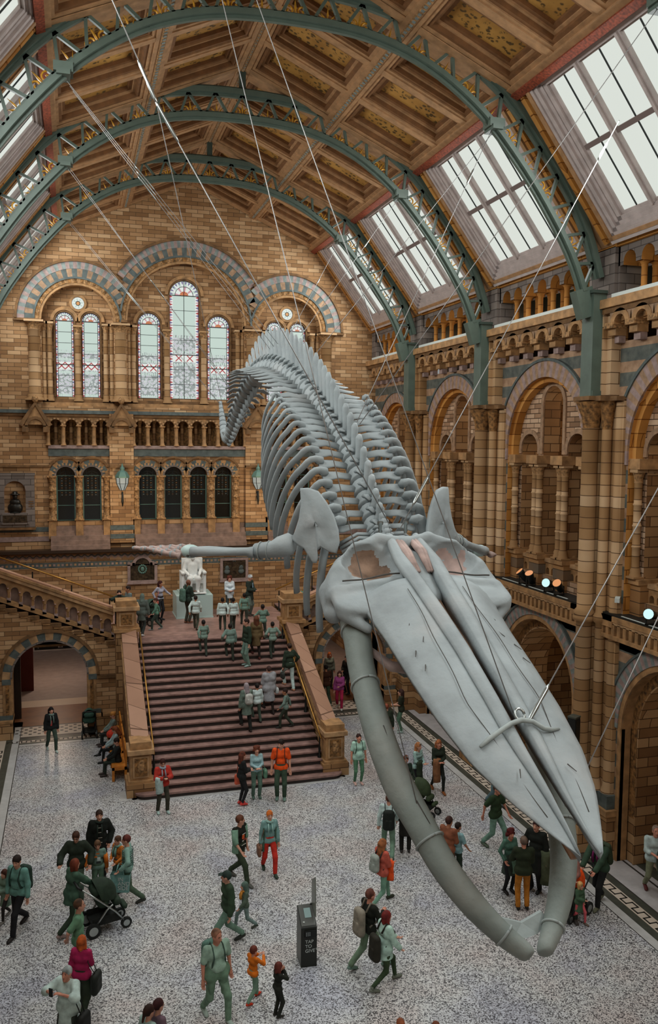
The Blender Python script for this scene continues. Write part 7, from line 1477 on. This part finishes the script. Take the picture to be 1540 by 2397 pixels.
person('person in black trousers mostly hidden behind the left jaw', G0(948, 1994), 1.7, 20, 'stand', 'down', 'down', ((36, 34, 30), 'long', .02, .5), ((34, 34, 30), 'trousers'), hair=((60, 40, 32), 'short'))
person('man in a dark olive T-shirt and jeans by the border, head behind the snout', G0(1158, 1985), 1.84, 150, 'walk', 'fwd', 'back', ((48, 66, 44), 'short', .02), ((110, 144, 128), 'trousers'), (92, 104, 88), ((70, 46, 36), 'short'), 'rosy', wide=1.06)
person('person in jeans and a grey top behind the snout, beside the man in olive', (7.1, 22.4, 0), 1.72, 165, 'walk', 'belly', 'fwd', ((120, 150, 140), 'long', .015), (JEAN, 'trousers'), hair=((80, 50, 40), 'short'))
person('smiling woman with curly dark red hair in a green V-neck dress', G0(1190, 2090), 1.64, 175, 'stand', 'belly', 'pocket', ((76, 110, 96), 'long', .0), ((56, 66, 58), 'skirt', .55), (40, 36, 34), ((88, 32, 30), 'curly'), 'rosy', sex='f', extra=held_cloth('grey-green jacket hanging over the arm of the smiling woman in green', (90, 118, 98), -1, .55))
person('man in a dark jacket and mustard trousers seen from behind, in the group of three', G0(1222, 2128), 1.78, 20, 'stand', 'chest', 'belly', ((44, 52, 36), 'long', .03), ((176, 112, 40), 'trousers'), (36, 34, 32), ((96, 80, 70), 'receding'), 'rosy')
person('dark-haired man in a long black coat, right one of the group of three', G0(1252, 2086), 1.82, 235, 'stand', 'down', 'pocket', ((32, 36, 32), 'long', .03, .5), ((34, 34, 32), 'trousers'), (34, 34, 34), ((52, 26, 24), 'short'), extra=held_cloth('olive coat over the arm of the dark-haired man in black', (84, 92, 70), -1, .8))
person('man in a dark green jacket with a purple scarf pushing the orange pushchair', G0(1402, 2118), 1.84, 245, 'walk', 'push', 'push', ((54, 74, 58), 'long', .03), ((38, 40, 40), 'trousers'), (110, 112, 92), ((84, 34, 30), 'short'), 'rosy', lean=10, hp=-25, extra=many(backpack('dark olive backpack of the man with the orange pushchair', (52, 64, 46)), scarf((124, 44, 96))))
pushchair('bright orange pushchair pushed by the man in green at right', G0(1338, 2140), 245, (226, 82, 28), 'black', k=1.0)
person('small blonde child in a green coat and pink tights beside the orange pushchair', G0(1354, 2160), 1.0, 165, 'walk', 'down', 'belly', ((76, 104, 80), 'long', .03, .5), ((206, 96, 104), 'leggings'), (110, 96, 84), ((190, 150, 96), 'bob'), sex='f')
person('person in a dusty pink top behind the right lower jaw', HD(1336, 1985, 1.64), 1.66, 200, 'walk', 'belly', 'belly', ((160, 110, 100), 'long', .02), ((40, 50, 42), 'trousers'), (70, 64, 60), ((120, 60, 44), 'bob'), sex='f')
person('man in a white shirt and khaki shorts with a bag, cut by the right edge', G0(1528, 2092), 1.78, 200, 'walk', 'belly', 'belly', ((176, 192, 190), 'threeq', .02), ((130, 134, 108), 'trousers'), (96, 48, 48), ((130, 110, 96), 'receding'), 'rosy', wide=1.08, extra=held_cloth('dark grey jacket over the arm of the man at the right edge', (70, 74, 64), -1, .55))
person('woman with very long dark hair in a black top standing by the marble border', G0(938, 1714), 1.68, 290, 'stand', 'belly', 'belly', ((44, 48, 36), 'short', .03), ((84, 112, 92), 'leggings'), (176, 196, 188), ((60, 40, 36), 'long'), sex='f')
person('person in a dark coat with an auburn bun beside the left jaw strap', HD(905, 1648, 1.66), 1.68, 20, 'stand', 'down', 'down', ((44, 52, 40), 'long', .03, .5), ((40, 44, 38), 'trousers'), hair=((130, 70, 50), 'bun'), sex='f')
# --- in the right archway
person('man in a dark brown T-shirt walking away through the right archway', (4.95, 33.2, 0), 1.74, 355, 'walk', 'down', 'fwd', ((72, 46, 34), 'short', .02), ((66, 84, 66), 'trousers'), (160, 170, 160), ((34, 30, 28), 'short'), 'tan')
person('man in a dark red top coming out of the right archway, leftmost there', (4.62, 34.6, 0), 1.74, 170, 'walk', 'down', 'down', ((84, 36, 28), 'short', .02), ((58, 72, 58), 'trousers'), hair=((40, 26, 22), 'short'), skin='tan')
person('person with orange hair behind the man in dark red', (5.0, 35.6, 0), 1.7, 190, 'walk', 'belly', 'down', ((48, 46, 34), 'long', .02), ((56, 64, 52), 'trousers'), hair=((186, 92, 34), 'short'))
person('person with a fair head deeper in the right archway', (5.75, 35.4, 0), 1.66, 180, 'stand', 'down', 'down', ((120, 134, 126), 'long', .02), ((70, 74, 66), 'trousers'), hair=((176, 96, 50), 'bob'), sex='f')
person('woman in a magenta top and raspberry trousers by the left jaw', (5.35, 32.6, 0), 1.62, 200, 'walk', 'belly', 'down', ((150, 70, 124), 'long', .02), ((170, 40, 76), 'trousers'), (206, 206, 200), ((70, 40, 36), 'long'), sex='f')
person('person in a patterned dark top holding papers in the right archway', (6.3, 33.2, 0), 1.68, 170, 'stand', 'belly', 'belly', ((84, 84, 66), 'long', .02), ((52, 58, 46), 'trousers'), hair=((36, 28, 26), 'short'), skin='tan', extra=phone('white papers held by the person in the right archway', 1, True, 'paper', 'papers', (.2, .01, .26), (0, .05, .04)))
person('person in black leaning out of the right archway, face turned left', (6.25, 34.4, 0), 1.72, 240, 'stand', 'down', 'belly', ((34, 34, 32), 'long', .02), ((40, 42, 40), 'trousers'), hair=((34, 26, 24), 'short'))
# ------------------------------------------------------------------ camera, light
cam = bpy.data.cameras.new('camera'); co = bpy.data.objects.new('camera', cam); COL.objects.link(co); SC.camera = co
cam.sensor_fit = 'HORIZONTAL'; cam.sensor_width = 36; cam.lens = 36*1994.73/1540; cam.clip_end = 300
def cam_matrix(yaw, pitch, roll):
    f = Vector((math.sin(yaw)*math.cos(pitch), math.cos(yaw)*math.cos(pitch), math.sin(pitch))); r = Vector((math.cos(yaw), -math.sin(yaw), 0)); u = r.cross(f)
    r2 = r*math.cos(roll)+u*math.sin(roll); u2 = -r*math.sin(roll)+u*math.cos(roll)
    return Matrix((r2, u2, -f)).transposed()
co.matrix_world = Matrix.Translation((-4.996, 0, 10.949)) @ cam_matrix(.2928, -.0835, .009).to_4x4()
def area(loc, tgt, sx, sy, power, c, name):
    l = bpy.data.lights.new(name, 'AREA'); l.shape = 'RECTANGLE'; l.size = sx; l.size_y = sy; l.energy = power; l.color = c
    o = bpy.data.objects.new(name, l); COL.objects.link(o); o.location = loc
    o.rotation_euler = (Vector(tgt)-Vector(loc)).to_track_quat('-Z', 'Y').to_euler(); return o
for sg in (1, -1):
    for ya, yb in zip(YS, YS[1:]):
        yc = (ya+yb)/2
        area((sg*6.72, yc, 17.8), (sg*2.0, yc, 14.2), 3.4, 3.6, 330, (.95, 1.0, .99), 'skylight_daylight')
for c, L in BAYS[1:]:
    for sg in ((1, -1) if c > 30 else (1,)):
        for x, z, e in ((XW+.95, 15.3, 16), (XW+2.2, 12.2, 46), (XW+2.0, 5.0, 12)):
            l = bpy.data.lights.new('gallery_lamp', 'POINT'); l.energy = e; l.color = (1, .72, .42); l.shadow_soft_size = .25
            o = bpy.data.objects.new('gallery_lamp', l); COL.objects.link(o); o.location = (sg*x, c, z)
for x, y, z, e in ((-5.9, 35.0, 3.0, 40), (-5.9, 40, 2.9, 120), (5.9, 35.0, 3.0, 40), (5.9, 40, 2.9, 90)):
    l = bpy.data.lights.new('passage_lamp', 'POINT'); l.energy = e; l.color = (1, .8, .62); l.shadow_soft_size = .3
    o = bpy.data.objects.new('passage_lamp', l); COL.objects.link(o); o.location = (x, y, z)
for x in (-2.97, 2.9):  # warm fill added well in front of the lanterns to brighten the lower wall
    l = bpy.data.lights.new('lantern_fill', 'POINT'); l.energy = 85; l.color = (1, .78, .5); l.shadow_soft_size = .2
    o = bpy.data.objects.new('lantern_fill', l); COL.objects.link(o); o.location = (x, YB-2.3, 8.4)
w = bpy.data.worlds.new('daylight'); SC.world = w; w.use_nodes = True
w.node_tree.nodes['Background'].inputs[0].default_value = lin((226, 232, 232)); w.node_tree.nodes['Background'].inputs[1].default_value = .35
vs = SC.view_settings; SC.display_settings.display_device = 'sRGB'; vs.view_transform = 'Standard'; vs.look = 'None'; vs.gamma = 1; vs.use_curve_mapping = False; vs.exposure = 0
cy = SC.cycles; cy.use_denoising = True; cy.max_bounces = 5; cy.diffuse_bounces = 3; cy.glossy_bounces = 2; cy.transmission_bounces = 2; cy.transparent_max_bounces = 4; cy.caustics_reflective = False; cy.caustics_refractive = False
cy.use_adaptive_sampling = True; cy.adaptive_threshold = .03; cy.sample_clamp_indirect = 4
